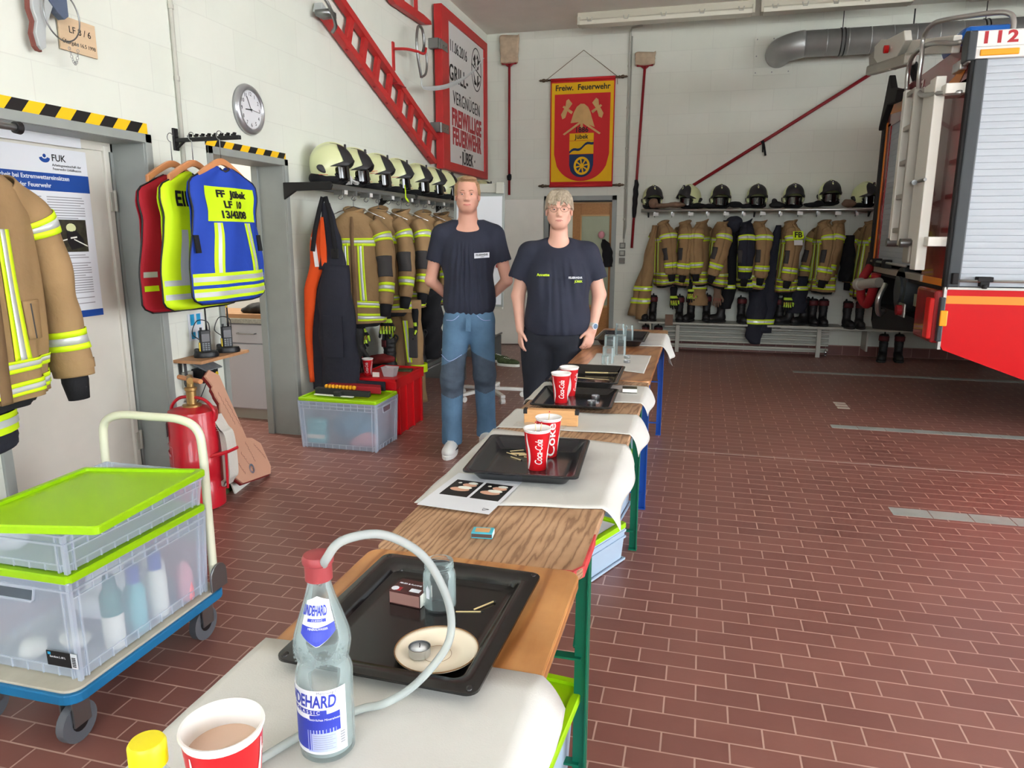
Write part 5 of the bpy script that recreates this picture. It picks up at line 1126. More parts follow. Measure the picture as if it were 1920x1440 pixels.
# hanger arm with three vests
t = thing('hanger_arm', 'black steel wall arm holding the three wooden hangers with vests', 'hanger arm', frame((-2.9, 3.63, 2.02), (1,0,0), (0,0,1)))
G().box(0, .012, -.06, .06, -.02, .02).ob('wall_plate', 'black', t, bevel=.003)
g = G(); g.bar((.0, -.005, 0), (.42, .0, 0), .022, .022, up=(0,1,0)); g.tube([(.01,-.05,0), (.07,-.005,0)], .008, 6); g.ob('arm', 'black', t, bevel=.003)
for k in range(8): g = G(); g.prism([(0,.01), (.018,.012), (.022,.026), (.014,.026), (.008,.018), (0,.018)], -.01, .01); q = g.ob('notch', 'black', t); q.location = (.09+.04*k, 0, 0)
def vest(label, x, yc, cloth, zt=0., back=None, group='high-visibility vests on the wall arm', a=0.):
    t = thing('safety_vest', label, 'vest', at(x, yc, zt, PI/2+a), group)
    WT = [(-1.85,.07), (-1.835,.12), (-1.765,.275), (-1.70,.286), (-1.62,.268), (-1.54,.278), (-1.33,.315), (-1.18,.32), (-1.15,.29), (-1.14,.25)]
    def fn(u, v, off=0., side=-1):
        z = 1.85-.71*v; w = lerp(WT, -z)[0]; s = 2*u-1
        if v < .03 and abs(s) < .6: z -= .025*(1-abs(s)/.6) if side < 0 else .06*(1-abs(s)/.6)
        d = (.018+.035*min(1, v*2))*(1-s*s)+.006*math.sin(s*7+v*5)+.006*math.sin(s*3-v*8)
        return Vector((w*s, side*(d+off), z))
    g = G(); g.grid(lambda a, b: fn(a, b), 24, 30); g.ob('back_panel', cloth, t, smooth=True, thick=.004)
    g = G(); g.grid(lambda a, b: fn(a, b, 0, 1), 24, 30); g.ob('front_panel', cloth, t, smooth=True, thick=.004)
    for s_ in (0, 1): g = G(); g.tube([fn(s_, k/30, 0)+Vector((0,0,0)) for k in range(31)], .005, 6); g.ob('edge_binding', 'black', t, smooth=True)
    g = G(); g.tube([fn(k/20, 1, 0) for k in range(21)], .005, 6); g.ob('edge_binding', 'black', t, smooth=True)
    g = G(); g.tube([fn(.3+k/50, .0, .002) for k in range(21)], .005, 6); g.ob('edge_binding', 'black', t, smooth=True)
    return t, fn
def strip(t, fn, u0, u1, v0, v1, mt='vest_lime', off=.004, n=14, name='reflective_stripe'):
    g = G(); g.grid(lambda a, b: fn(u0+(u1-u0)*a, v0+(v1-v0)*b, off), n, n); return g.ob(name, mt, t, smooth=True)
def on_vest(fn, v, f, u0, v0, off):   # lettering laid on the vest: local x,y in metres around (u0,v0)
    out = []
    for x, y, z in v:
        vv = v0-y/.71; w = .28; q = fn(u0+x/(2*w), vv, off+z); out.append(tuple(q))
    return out
tb, fb = vest('blue vest lettered FF Jübek LF 10, outermost on the wall arm', -2.50, 3.475, 'vest_blue')
tl, fl_ = vest('lime vest with black letters EIN, hanging between the red and blue vests', -2.63, 3.42, 'vest_lime', zt=-.03)
tr, fr = vest('dark red vest hanging closest to the wall behind the lime one', -2.76, 3.42, 'vest_red', zt=-.045)
strip(tb, fb, .16, .92, .15, .40, 'vest_lime', .004, name='yellow_panel')
for s, sz, yy, sx in (('FF  Jübek', .05, .052, 1.2), ('LF  10', .05, -.002, 1.2), ('13/43/08', .053, -.055, 1.2)):
    v, f = text_mesh(s, sz, bold=.0022, extr=.0005, sx=sx*1.12, cut=.03); g = G(); g.add(on_vest(fb, [(x, y+yy, z) for x, y, z in v], f, .545, .275, .0065), f); g.ob('lettering', 'ink', tb)
for u0, u1 in ((.23, .33), (.72, .82)): strip(tb, fb, u0, u1, .41, .775, 'vest_lime'); strip(tb, fb, u0+.035, u1-.03, .41, .775, 'reflect_silver', .006)
for v0 in (.775, .885): strip(tb, fb, .015, .985, v0, v0+.085, 'vest_lime'); strip(tb, fb, .015, .985, v0+.025, v0+.06, 'reflect_silver', .006)
for s_ in (.02, .98): g = G(); p = fb(s_, .50, .01); g.bar(p, p+Vector((0,-.01,-.09)), .035, .008); g.ob('side_strap', 'black_soft', tb)
strip(tl, fl_, .10, .50, .14, .29, 'vest_lime', .006, name='letter_panel')
v, f = text_mesh('EINSATZ', .105, bold=.003, extr=.0005, align='LEFT', cut=.03); g = G(); g.add(on_vest(fl_, v, f, .14, .205, .008), f); g.ob('lettering', 'ink', tl)
strip(tl, fl_, .18, .25, .42, .80, 'reflect_silver'); strip(tl, fl_, .02, .98, .78, .82, 'reflect_silver'); strip(tl, fl_, .02, .98, .88, .92, 'reflect_silver')
strip(tr, fr, .03, .16, .70, .74, 'reflect_silver', .004); strip(tr, fr, .03, .16, .80, .84, 'vest_lime', .004)
hanger('wooden hanger carrying the blue vest', at(-2.50, 3.475, 1.872, PI/2), 'hanger_wood', 'wooden hangers on the wall arm', w=.2, wood=True); hanger('wooden hanger carrying the lime vest', at(-2.63, 3.42, 1.862, PI/2), 'hanger_wood', 'wooden hangers on the wall arm', w=.2, wood=True); hanger('wooden hanger carrying the red vest, nearest the wall', at(-2.76, 3.42, 1.862, PI/2), 'hanger_wood', 'wooden hangers on the wall arm', w=.2, wood=True)
for x in (-2.50, -2.63, -2.76): pass
for nm, x, y, e, lb in (('ceiling_lamp', -4.4, 5.0, 42, 'added unseen lamp brightening the side room behind the vests door'), ('ceiling_lamp', -1.6, 11.2, 30, 'added unseen lamp brightening the hallway behind the wooden door')):  # out-of-view lamps with area lights, added to brighten both adjoining rooms
    t = thing(nm, lb, 'lamp', at(x, y, 4.03), 'added unseen lamps brightening the adjoining rooms'); G().box(-.6, .6, -.1, .1, .0, .06).ob('lamp_housing', 'lamp_body', t, bevel=.01)
    ld = bpy.data.lights.new('added_fill_light', 'AREA'); ld.shape = 'RECTANGLE'; ld.size = 1.1; ld.size_y = .16; ld.energy = e; ld.color = (1, .95, .88); o = bpy.data.objects.new('added_fill_light', ld); COL.objects.link(o); o.parent = t; o.location = (0, 0, -.01)
# radio shelf
t = thing('radio_shelf', 'small wooden wall shelf carrying the two radio chargers', 'shelf', at(-2.9, 0, .775))
g = G(); g.prism([(.0, 3.45), (.19, 3.45), (.19, 3.90), (.0, 3.90)], 0, .018); g.ob('board', 'wood_board', t, bevel=.002)
for y in (3.50, 3.78): g = G(); g.box(0, .004, y-.015, y+.015, -.08, 0); g.box(0, .1, y-.015, y+.015, -.004, 0); g.ob('bracket', 'grey_metal', t)
def radio(label, x, y, rz, h=1.):
    t = thing('handheld_radio', label, 'radio', at(x, y, .793, rz), 'radios in chargers on the wall shelf')
    g = G(); g.ring_loft([[(r*1.25*math.cos(a), r*math.sin(a)*.95-.01, z) for a in np.linspace(0, 2*PI, 20, endpoint=False)] for r, z in ((.056,0), (.058,.012), (.052,.03), (.044,.034))]); g.ob('charger_base', 'radio_black', t, smooth='auto')
    g = G(); g.box(-.06, -.03, -.0, .03, .0, .05); g.ob('charger_back', 'radio_black', t, bevel=.01)
    g = G(); g.prism(rrect(-.03, .03, -.018, .018, .008), .02, .155); g.ob('radio_body', 'radio_black', t, bevel=.003)
    g = G(); g.prism(rrect(-.022, .022, .09, .135, .003), .0, .002); g.v = [(x, -.0185-z, y) for x, y, z in g.v]; g.ob('display', 'visor', t)
    g = G()
    for i in range(3):
        for j in range(5): g.box(-.02+.015*i, -.010+.015*i, -.0205, -.018, .028+.0115*j, .035+.0115*j)
    g.ob('keypad', 'adapter_grey', t)
    g = G(); g.box(-.036, -.0305, -.014, .004, .035, .085); g.ob('yellow_label', 'radio_yellow', t)
    g = G(); g.cyl((-.018,0,.155), (-.018,0,.172), .007, n=10); g.ob('volume_knob', 'radio_black', t)
    g = G(); g.tube([(.014,0,.155), (.014,0,.19), (.014,0,.30)], [.0065,.0055,.004], 8); g.ob('antenna', 'radio_black', t, smooth=True)
    g = G(); g.tube(spline([(-.028,.015,.10), (-.062,.02,.14), (-.03,.02,.21), (.028,.02,.2), (.034,.01,.14)]), .003, 6); g.ob('carry_loop', 'radio_black', t, smooth=True)
    return t
radio('left handheld radio standing in its charger on the wooden shelf', -2.80, 3.61, .9); radio('right handheld radio with yellow banded antenna on the wooden shelf', -2.79, 3.80, .9)
g = G(); g.cyl((-2.782,3.795+.012,.793+.27), (-2.782,3.807,.793+.293), .0055, n=8); t = thing('antenna_band', 'yellow band on the right radio antenna tip', 'band'); g.ob('band', 'radio_yellow', t)
t = thing('info_leaflet', 'blue and white leaflet taped to the wall under the vests', 'leaflet', LW(3.60, .88, .002)); G().box(0, .13, 0, .16, 0, .002).ob('sheet', 'paper', t)
g = G(); 
for x in (.02, .075): g.box(x, x+.035, .09, .155, .002, .003); g.box(x, x+.035, .01, .05, .002, .003)
mat('cyan', C(40,160,210), .5); g.obs(1, 'blue_field', 'cyan', t)
for y, lb in ((3.62, 'left plug-in charger with grey flap under the radio shelf'), (3.70, 'right plug-in charger with grey flap under the radio shelf')):
    t = thing('plug_charger', lb, 'charger', frame((-2.9, y, .66), (0,1,0), (0,0,1)), 'plug chargers under the radio shelf')
    G().box(-.03, .03, -.03, .055, 0, .085).ob('charger_body', 'radio_black', t, bevel=.006); g = G(); g.cyl((.012,.01,.085), (.012,.01,.087), .014); g.ob('yellow_sticker', 'radio_yellow', t)
    g = G(); g.prism([(0,.09), (.11,.045), (.112,.052), (.0,.10)], -.036, .036); g.v = [(z, y_, x) for x, y_, z in g.v]; g.ob('socket_flap', 'adapter_grey', t, bevel=.002)
t = thing('wall_socket', 'white wall socket left of the plug chargers', 'socket', LW(3.54, .66, 0)); G().box(-.035, .035, -.05, .05, 0, .03).ob('socket_body', 'conduit_grey', t, bevel=.006)
t = thing('charger_cable', 'black cable bundle hanging below the radio shelf', 'cable', LW(3.50, .6, .03)); g = G()
for k in range(4): g.tube(spline([(.0+.005*k,.19,0), (-.01+.006*k,.1,.01), (-.02+.012*k,.05,.01), (.01,.0,.01), (.03-.01*k,-.05,.01), (.0+.01*k,-.07,.0)]), .003, 6)
g.tube(spline([(.0,-.06,0), (.06,-.08,.01), (.12,-.06,.0), (.14,.02,.03)]), .0025, 6); g.ob('cable', 'radio_black', t, smooth=True)
# bucket pump extinguisher
t = thing('water_extinguisher', 'red water extinguisher with wooden T-handle pump, standing by the grey door frame', 'extinguisher', at(-2.665, 3.285, 0))
g = G(); g.lathe([(.12,0), (.135,.01), (.137,.15), (.134,.155), (.134,.20), (.137,.205), (.137,.30), (.134,.305), (.13,.54), (.126,.555), (.06,.575), (.0,.578)], 40); g.ob('tank', 'pump_red', t, smooth='auto')
g = G(); g.tube(spline([(-.125,0,.50), (-.135,0,.56), (-.08,0,.615), (0,0,.625), (.08,0,.615), (.135,0,.56), (.125,0,.50)]), .009, 8); g.ob('carry_handle', 'pump_red', t, smooth=True)
g = G(); g.lathe([(.05,.575), (.05,.585), (.026,.59), (.026,.66), (.032,.665), (.032,.68), (.018,.685), (.018,.72)], 20, (.0,.0,0)); g.ob('pump_barrel', 'brass', t, smooth='auto')
g = G(); g.cyl((-.035,.04,.725), (.035,-.04,.725), .018, n=14); g.ob('handle_socket', 'brass', t, smooth='auto')
g = G(); g.cyl((-.10,.04,.725), (.10,-.04,.725), .0135, n=14); g.ob('wooden_handle', 'hanger_wood', t, smooth='auto')
def onc(g, u, z, w, h, r=.1385, mi=None, ang=-.55):   # curved label on the tank
    g.grid(lambda a, b: Vector((r*math.cos(ang-PI/2+(u+w*a)/r), r*math.sin(ang-PI/2+(u+w*a)/r), z+h*b)), 8, 2, mi)
g = G(); onc(g, -.11, .41, .06, .08); g.ob('white_sticker', 'paper', t, smooth=True)
g = G(); onc(g, -.045, .40, .03, .09, .143); g.ob('hose_clip', 'grey_metal', t, smooth=True)
g = G()
for u, z, w, h in ((-.09,.37,.12,.003), (-.09,.24,.003,.13), (.03,.24,.003,.13), (-.09,.24,.12,.003), (-.085,.315,.10,.014), (-.085,.33,.08,.005), (-.08,.27,.012,.03), (-.06,.295,.08,.003), (-.06,.287,.08,.003), (-.06,.279,.08,.003), (-.06,.271,.08,.003), (-.09,.12,.12,.003), (-.09,.225,.12,.01), (-.08,.15,.03,.04), (-.045,.18,.07,.003), (-.045,.17,.07,.003), (-.045,.16,.07,.003)): onc(g, u, z, w, h, .139)
g.ob('printed_label', 'pink', t, smooth=True)
g = G()
for k in range(5):
    P = spline([(.11+.0*k, .05, .52-.02*k), (.155+.006*k, .05, .42), (.16+.008*k, .05, .2), (.15+.004*k, .05, .12+.008*k), (.125, .05, .15)])
    g.ring_loft([[(p.x-.004, .01, p.z), (p.x+.004, .01, p.z), (p.x+.004, .09, p.z), (p.x-.004, .09, p.z)] for p in P])
g.ob('folded_hose', 'hose_cloth', t, smooth='auto')
g = G(); g.tube([(.09,-.06,.30), (.19,-.0,.325), (.19,.10,.325)], .011, 6); g.tube([(.19,-.0,.325), (.185,.0,.12), (.13,-.01,.12)], .007, 6); g.ob('hose_holder', 'pump_red', t)
# boards leaning on the wall
KF = frame((-2.545, 3.50, 0), (-.07,.377,0), (-.3,-.05,.95)); 
t = thing('key_shaped_board', 'large key-shaped plywood board with handwriting leaning beside the red extinguisher', 'board', KF @ Matrix.Translation((0, .055, .03)))
P = [(-0.012, 0.008), (0.336, -0.053), (0.374, -0.016), (0.36, 0.148), (0.279, 0.209), (0.219, 0.228), (0.191, 0.64), (0.102, 0.692), (0.038, 0.667), (0.066, 0.622), (0.078, 0.596), (0.061, 0.584), (0.069, 0.553), (0.067, 0.534), (0.084, 0.49), (0.049, 0.446), (0.058, 0.391), (0.032, 0.359), (0.028, 0.255), (-0.01, 0.267), (-0.07, 0.169), (-0.076, 0.072)]
G().prism(P, -.006, .006).ob('board', 'key_board', t, bevel=.0015)
g = G(); g.prism([(x+.008*0-.004, y-.008) for x, y in P], -.02, -.0065); g.ob('board_edge', 'lining_red', t)
g = G(); g.M = Matrix.Translation((.135,.05,.0)); g.lathe([(.018,.006), (.03,.006), (.03,.010), (.018,.010)], 20, cap0=False, cap1=False); g.M = None; g.ob('eyelet', 'chrome', t, smooth='auto')
g = G(); rnd = random.Random(3)
for (x, y, a, L) in ((.1,.55,-1.35,.22), (.15,.5,-1.3,.2), (.09,.17,-1.15,.14), (.0,.17,-1.2,.13), (.18,.21,-1.35,.14), (.27,.17,-1.0,.14)):
    pts = []
    for k in range(26):
        s = k/25*L; w = .006*math.sin(k*1.9+rnd.random()*2); pts.append((x+s*math.cos(a)-w*math.sin(a), y+s*math.sin(a)+w*math.cos(a), .0065))
    g.tube(pts, .0011, 4)
g.ob('handwriting', 'hand_ink', t)
t = thing('round_board', 'white round-edged board leaning behind the key-shaped board', 'board', KF @ Matrix.Translation((0, 0, -.045)))
g = G(); g.prism([(.0,.0), (.2,-.0)]+[(.14+.22*math.cos(a), .2+.2*math.sin(a)) for a in np.linspace(-.9, 1.5, 12)]+[(.0,.45)], -.005, .005); g.ob('board', 'cream_white', t, bevel=.001)
t = thing('green_board', 'green board standing half hidden behind the key-shaped board', 'board', KF @ Matrix.Translation((-.02, .0, -.09))); G().box(-.08, .12, 0, .5, -.004, .004).ob('board', 'photo_green', t)
# poster and papers on the near door
PF = frame((-3.10, 2.62, 1.075), (0,1,0), (0,0,1))
t = thing('safety_poster', 'tall white FUK poster with blue header on the near side door', 'poster', PF); PW, PH = .575, .835
G().box(0, PW, 0, PH, 0, .002).ob('sheet', 'paper', t)
g = G(); g.box(0, PW, .63, .715, .002, .003); g.box(0, PW, 0, .035, .002, .003); g.obs(1, 'blue_bar', 'poster_blue', t)
g = G(); text(g, 'Arbeit bei Extremwettereinsätzen', .029, .255, .693, .0032, extr=.0003, bold=.0005, align='CENTER'); text(g, 'der Feuerwehr', .029, .255, .655, .0032, extr=.0003, bold=.0005, align='CENTER'); g.ob('lettering', 'paper', t)
g = G(); text(g, 'FUK', .045, .405, .788, .003, extr=.0003, bold=.0006); text(g, 'Arbeitsgemeinschaft der', .0175, .45, .755, .003, extr=.0003); text(g, 'Feuerwehr-Unfallkassen', .0175, .45, .737, .003, extr=.0003)
g.ob('lettering', 'ink', t)
g = G(); cx, cy = .325, .785
for k in range(12):
    a, b = PI+k*PI/12, PI+(k+1)*PI/12; g.prism([(cx+.03*math.cos(a), cy+.022*math.sin(a)), (cx+.03*math.cos(b), cy+.022*math.sin(b)), (cx+.014*math.cos(b), cy+.004+.008*math.sin(b)), (cx+.014*math.cos(a), cy+.004+.008*math.sin(a))][::1], .002, .003)
g.prism([(cx+.009*math.cos(a), cy+.01+.009*math.sin(a)) for a in np.linspace(0, 2*PI, 14, endpoint=False)], .002, .003); g.ob('logo', 'poster_blue', t)
mat('print_grey', C(150,152,158), .7); g = G(); rnd = random.Random(5)
for col, x0, x1 in ((0,.05,.28), (1,.31,.53)):
    y = .60
    while y > .06:
        if not (col == 1 and .32 < y < .50) and not (col == 0 and .33 < y < .45): g.box(x0, x1-rnd.random()*.06*(rnd.random() < .4), y, y+.0045, .002, .0026)
        y -= .0125 if rnd.random() < .85 else .028
g.ob('printed_text', 'print_grey', t)
G().box(.325, .525, .335, .495, .002, .0032).ob('photo_print', 'photo_dark', t); G().box(.12, .29, .345, .44, .002, .0032).ob('photo_print', 'photo_green', t)
g = G(); g.ell((.43,.455,.0035), (.03,.022,.0008), 14, 4); g.ob('helmet_print', 'helmet_shell', t); g = G(); g.prism([(.40,.44), (.46,.44), (.50,.40), (.50,.36), (.42,.345), (.40,.39)], .0032, .0038); g.ob('coat_print', 'black', t)
g = G(); g.prism([(.33,.38), (.40,.395), (.40,.401), (.33,.386)], .0038, .0042); g.prism([(.44,.395), (.52,.36), (.52,.366), (.44,.401)], .0038, .0042); g.prism([(.42,.40), (.46,.405), (.46,.413), (.42,.408)], .0038, .0042); g.ob('stripe_print', 'cream_white', t)
t = thing('paper_notice', 'white paper strip with small logo above the near side door leaf', 'notice', LW(2.56, 1.955, -.02)); 
G().box(0, .6, -.03, .03, -.17, -.165).ob('sheet', 'paper', t)
# foreground jacket
BJ = jacket('big tan fire jacket hanging at the left picture edge in front of the poster', at(-2.28, 1.80, 1.755, PI/2+.05), seed=41, wide=1.08, L=.97, fwd=.0, fine=3, sl=1.14, sp=.06, big=True, group=None)
g = G(); g.bar((.20,-.0,-.27), (.245,-.05,-.28), .02, .012); g.tube([(.1,.02,-.15), (.235,-.01,-.235)], .006, 6); g.ob('hanger_tip', 'black', BJ)
f_ = torso_fn(41, 1.08, L=.97); g = G(); g.grid(lambda a, b: f_(.81+.06*a, .60+.12*b, .006+.006*math.sin(PI*a)), 8, 8); g.ob('pocket_welt', 'tan_cloth', BJ, smooth=True, thick=.008)
g = G(); g.tube([f_(.825, .61+.012*k, .012) for k in range(10)], .004, 6); g.ob('pocket_slit', 'black', BJ)
t = thing('clothes_stand', 'steel clothes stand with hanging bar outside the left picture edge', 'stand', at(-2.32, 1.55, 0))
g = G(); g.tube([(0,-.35,0), (0,-.35,1.88)], .016, 10); g.tube([(0,-.35,1.86), (0,.55,1.86)], .012, 10); g.box(-.25, .25, -.37, -.33, 0, .03); g.ob('stand_frame', 'grey_metal', t, smooth='auto')
g = G(); g.lathe([(.0,0), (.02,.0), (.022,.02), (.0,.025)], 16); g.M = None; g.v = [(x, .55+z, 1.86+y) for x, y, z in g.v]; g.ob('end_cap', 'black', t, smooth='auto')
t = thing('fire_trousers', 'dark blue trousers with lime stripe showing below the big left jacket', 'trousers', at(-2.36, 1.78, 0))
limb('trouser_leg', [(-1.05,0,0,.1,.12), (-.95,.0,.0,.1,.16), (-.86,.0,.02,.09,.17), (-.77,.0,.03,.085,.16), (-.755,.0,.03,.06,.13)], 'navy_cloth', t, fold=.04)
g = G(); g.ring_loft([[(.106*math.cos(a), .015+.18*math.sin(a), z) for a in np.linspace(0, 2*PI, 24, endpoint=False)] for z in (.83, .90)], False, False); g.ob('reflective_stripe', 'lime', t, smooth=True)
g = G(); g.ring_loft([[(.109*math.cos(a), .015+.183*math.sin(a), z) for a in np.linspace(0, 2*PI, 24, endpoint=False)] for z in (.855, .88)], False, False); g.ob('silver_stripe', 'reflect_silver', t, smooth=True)
for x, y, a, lb in ((-2.64, 2.46, -.9, 'black boot at the left picture edge behind the green lid, farther one'), (-2.62, 2.24, -1.2, 'black boot at the left picture edge behind the green lid, nearer one')):
    dup(BT, at(x, y, 0, a) @ Matrix.Scale(1.35, 4), lb, 'boots behind the trolley')
# trolley
t = thing('platform_trolley', 'blue-edged platform trolley with cream push handle carrying the crates', 'trolley', at(-1.92, 1.81, 0))
g = G(); g.prism(rrect(-.245, .245, -.35, .36, .05, 5), .165, .197); g.ob('deck', 'trolley_blue', t, bevel=.004)
g = G(); g.prism(rrect(-.235, .235, -.34, .35, .045, 5), .196, .205); g.ob('deck_mat', 'trolley_mat', t, bevel=.003)
g = G(); g.tube(spline([(.215,.325,.2), (.215,.325,.5), (.215,.325,.72), (.20,.325,.81), (.13,.325,.845), (0,.325,.848), (-.13,.325,.845), (-.20,.325,.81), (-.215,.325,.72), (-.215,.325,.5), (-.215,.325,.2)], 6), .0155, 12); hd = g.ob('push_handle', 'trolley_cream', t, smooth=True)
G().box(-.2, .2, .315, .335, .38, .47).ob('handle_plate', 'trolley_cream', t, bevel=.004)
for s in (-1, 1): g = G(); g.prism([(-.045,0)]+[(.045*math.cos(a), .055+.045*math.sin(a)) for a in np.linspace(PI, 0, 8)]+[(.045,0)], -.004, .004); g.v = [(s*.235+z, .325+x, .2+y) for x, y, z in g.v]; g.ob('hinge_cheek', 'grey_metal', t, bevel=.002)
for sx, sy in ((1,-1), (-1,-1), (1,1), (-1,1)):
    cx, cy = sx*.17, -.28 if sy < 0 else .30
    g = G(); g.cyl((cx-.014, cy, .062), (cx+.014, cy, .062), .062, n=24); w = g.ob('wheel', 'wheel_grey', t, smooth='auto'); g = G(); g.cyl((cx-.016, cy, .062), (cx+.016, cy, .062), .028, n=16); g.ob('hub', 'black', w)
    g = G(); g.box(cx-.026, cx-.02, cy-.03, cy+.03, .06, .165); g.box(cx+.02, cx+.026, cy-.03, cy+.03, .06, .165); g.box(cx-.03, cx+.03, cy-.035, cy+.035, .155, .167); g.ob('caster_fork', 'grey_metal', t)
# storage crates
def crate(label, m, L, W_, H, body='crate_clear', rib='crate_rib', group=None, hole=True, name='storage_crate', ribs=True):
    t = thing(name, label, 'crate', m, group); tp_ = .012
    g = G()
    def wallq(a, b, ta, tb, n): pass
    lo = [(-L/2+tp_, -W_/2+tp_), (L/2-tp_, -W_/2+tp_), (L/2-tp_, W_/2-tp_), (-L/2+tp_, W_/2-tp_)]; hi = [(-L/2, -W_/2), (L/2, -W_/2), (L/2, W_/2), (-L/2, W_/2)]
    for i in range(4):
        a0, a1 = Vector((*lo[i], .004)), Vector((*lo[(i+1)%4], .004)); b0, b1 = Vector((*hi[i], H)), Vector((*hi[(i+1)%4], H)); short = i in (1, 3)
        P = lambda u, v: (a0.lerp(a1, u)).lerp(b0.lerp(b1, u), v)
        if hole and short and H > .2:
            us = [0, .32, .68, 1]; vs = [0, .76, .88, 1]
        else: us = [0, 1]; vs = [0, 1]
        for p, q in zip(us, us[1:]):
            for r, s_ in zip(vs, vs[1:]):
                if len(us) > 2 and p == .32 and r == .76: continue
                g.add([P(p, r), P(q, r), P(q, s_), P(p, s_)], [(0,1,2,3)])
    g.add([(x, y, .004) for x, y in lo], [(0,1,2,3)])
    g.ob('crate_body', body, t)
    if ribs:
        g = G(); k = tp_
        for z, o in ((H-.004, .004), (H-.03, .003)):
            for a, b in (((-L/2-o, -W_/2-o), (L/2+o, -W_/2-o)), ((L/2+o, -W_/2-o), (L/2+o, W_/2+o)), ((L/2+o, W_/2+o), (-L/2-o, W_/2+o)), ((-L/2-o, W_/2+o), (-L/2-o, -W_/2-o))): g.bar((*a, z), (*b, z), .007, .006)
        g.ob('rim', rib, t)
        g = G()
        for sx in (-1, 1):
            for sy in (-1, 1):
                for dx, dy in ((.028, 0), (0, .028)):
                    g.bar((sx*(L/2-tp_-dx), sy*(W_/2-tp_-dy), .0), (sx*(L/2-dx), sy*(W_/2-dy), H), .006, .006, up=(1,0,0))
                g.bar((sx*(L/2-tp_), sy*(W_/2-tp_), .0), (sx*(L/2), sy*(W_/2), H), .012, .012, up=(1,0,0))
        g.obs(3, 'corner_post', rib, t)
        g = G(); zb = min(.035, H*.2)
        for s_ in (-1, 1):
            g.bar((-L/2+tp_, s_*(W_/2-tp_*.9), zb), (L/2-tp_, s_*(W_/2-tp_*.9), zb), .005, .004); g.bar((s_*(L/2-tp_*.9), -W_/2+tp_, zb), (s_*(L/2-tp_*.9), W_/2-tp_, zb), .005, .004)
            for k in range(11): x = -L/2+.03+(L-.06)*k/10; g.bar((x, s_*(W_/2-tp_*.9), .004), (x, s_*(W_/2-tp_*.9), zb), .005, .004, up=(1,0,0))
            for k in range(7): y = -W_/2+.03+(W_-.06)*k/6; g.bar((s_*(L/2-tp_*.9), y, .004), (s_*(L/2-tp_*.9), y, zb), .004, .005, up=(1,0,0))
            for k in range(11):
                x = -L/2+.03+(L-.06)*k/10; g.bar((x, s_*W_/2, H-.055), (x, s_*W_/2, H-.004), .005, .004, up=(1,0,0))
            g.bar((-L/2, s_*W_/2, H-.055), (L/2, s_*W_/2, H-.055), .004, .004)
        g.ob('ribs', rib, t)
    if hole and H > .2:
        for s_ in (-1, 1):
            g = G(); y0, y1, z0, z1 = -.36*W_/2-.004, .36*W_/2+.004, .755*H, .885*H; x = s_*(L/2-tp_*.15+.002)
            g.tube([(x, y0, z1), (x, y0*.9, z0+.006), (x, y0*.8, z0), (x, y1*.8, z0), (x, y1*.9, z0+.006), (x, y1, z1), (x, y0, z1)], .004, 6); g.ob('grip_frame', rib, t)
    return t
def crate_lid(label, m, L=.6, W_=.4, mt='lid_green', group=None):
    t = thing('crate_lid', label, 'lid', m, group)
    g = G(); g.prism(rrect(-L/2+.015, L/2-.015, -W_/2+.015, W_/2-.015, .01), 0, .004); g.ob('lid_panel', mt, t)
    g = G(); o, i_ = rrect(-L/2-.006, L/2+.006, -W_/2-.006, W_/2+.006, .015), rrect(-L/2+.016, L/2-.016, -W_/2+.016, W_/2-.016, .01); n = len(o)
    v = [(*p, -.008) for p in o]+[(*p, .010) for p in o]+[(p[0]*.985, p[1]*.98, .014) for p in o]+[(*p, .014) for p in i_]+[(*p, .0) for p in i_]
    f = [(k*n+j, k*n+(j+1)%n, (k+1)*n+(j+1)%n, (k+1)*n+j) for k in range(4) for j in range(n)]; g.add(v, f); g.ob('lid_rim', mt, t)
    return t
c1 = crate('large clear crate on the trolley deck, full of bottles', at(-1.905, 1.81, .206, PI/2), .585, .41, .32, group='clear crates with green lids')
crate_lid('green crate lid closing the lower crate on the trolley', at(-1.905, 1.81, .53, PI/2), .59, .415, group='green crate lids')
c2 = crate('shallow clear crate stacked on top of the trolley load', at(-1.89, 1.80, .55, PI/2), .58, .40, .125, group='clear crates with green lids', hole=False)
crate_lid('green lid lying askew on top of the trolley crates', at(-1.765, 1.69, .715, PI/2+.21, -.0, .07), .60, .42, group='green crate lids')
t = thing('product_sticker', 'black product sticker on the near end of the big trolley crate', 'sticker', frame((-1.805, 1.512, .255), (1,0,0), (0,-.02,1))); G().box(0, .085, 0, .047, 0, .002).ob('sticker', 'ink', t); G().box(.087, .108, .0, .047, 0, .002).ob('barcode_field', 'paper', t)
g = G(); g.box(.006, .016, .036, .044, .002, .003); g.ob('logo', 'cyan', t); g = G(); text(g, 'Eurobox L 60 L', .009, .04, .030, .0022, extr=.0003); g.ob('lettering', 'paper', t); g = G()
for k in range(6): g.box(.091, .104, .006+k*.0055, .009+k*.0055, .002, .003)
g.ob('barcode_lines', 'ink', t)
def bottle(label, m, prof, mt, cap=None, group=None, capm='bottle_blue'):
    t = thing('plastic_bottle', label, 'bottle', m, group); g = G(); g.lathe(prof, 20); g.ob('bottle_body', mt, t, smooth=True)
    if cap: g = G(); g.lathe(cap, 16); g.ob('bottle_cap', capm, t, smooth='auto')
    return t
BP = [(.03,0), (.034,.01), (.034,.14), (.02,.17), (.012,.18)]; BC = [(.013,.175), (.014,.21), (.012,.212)]
gp = 'bottles inside the big trolley crate'
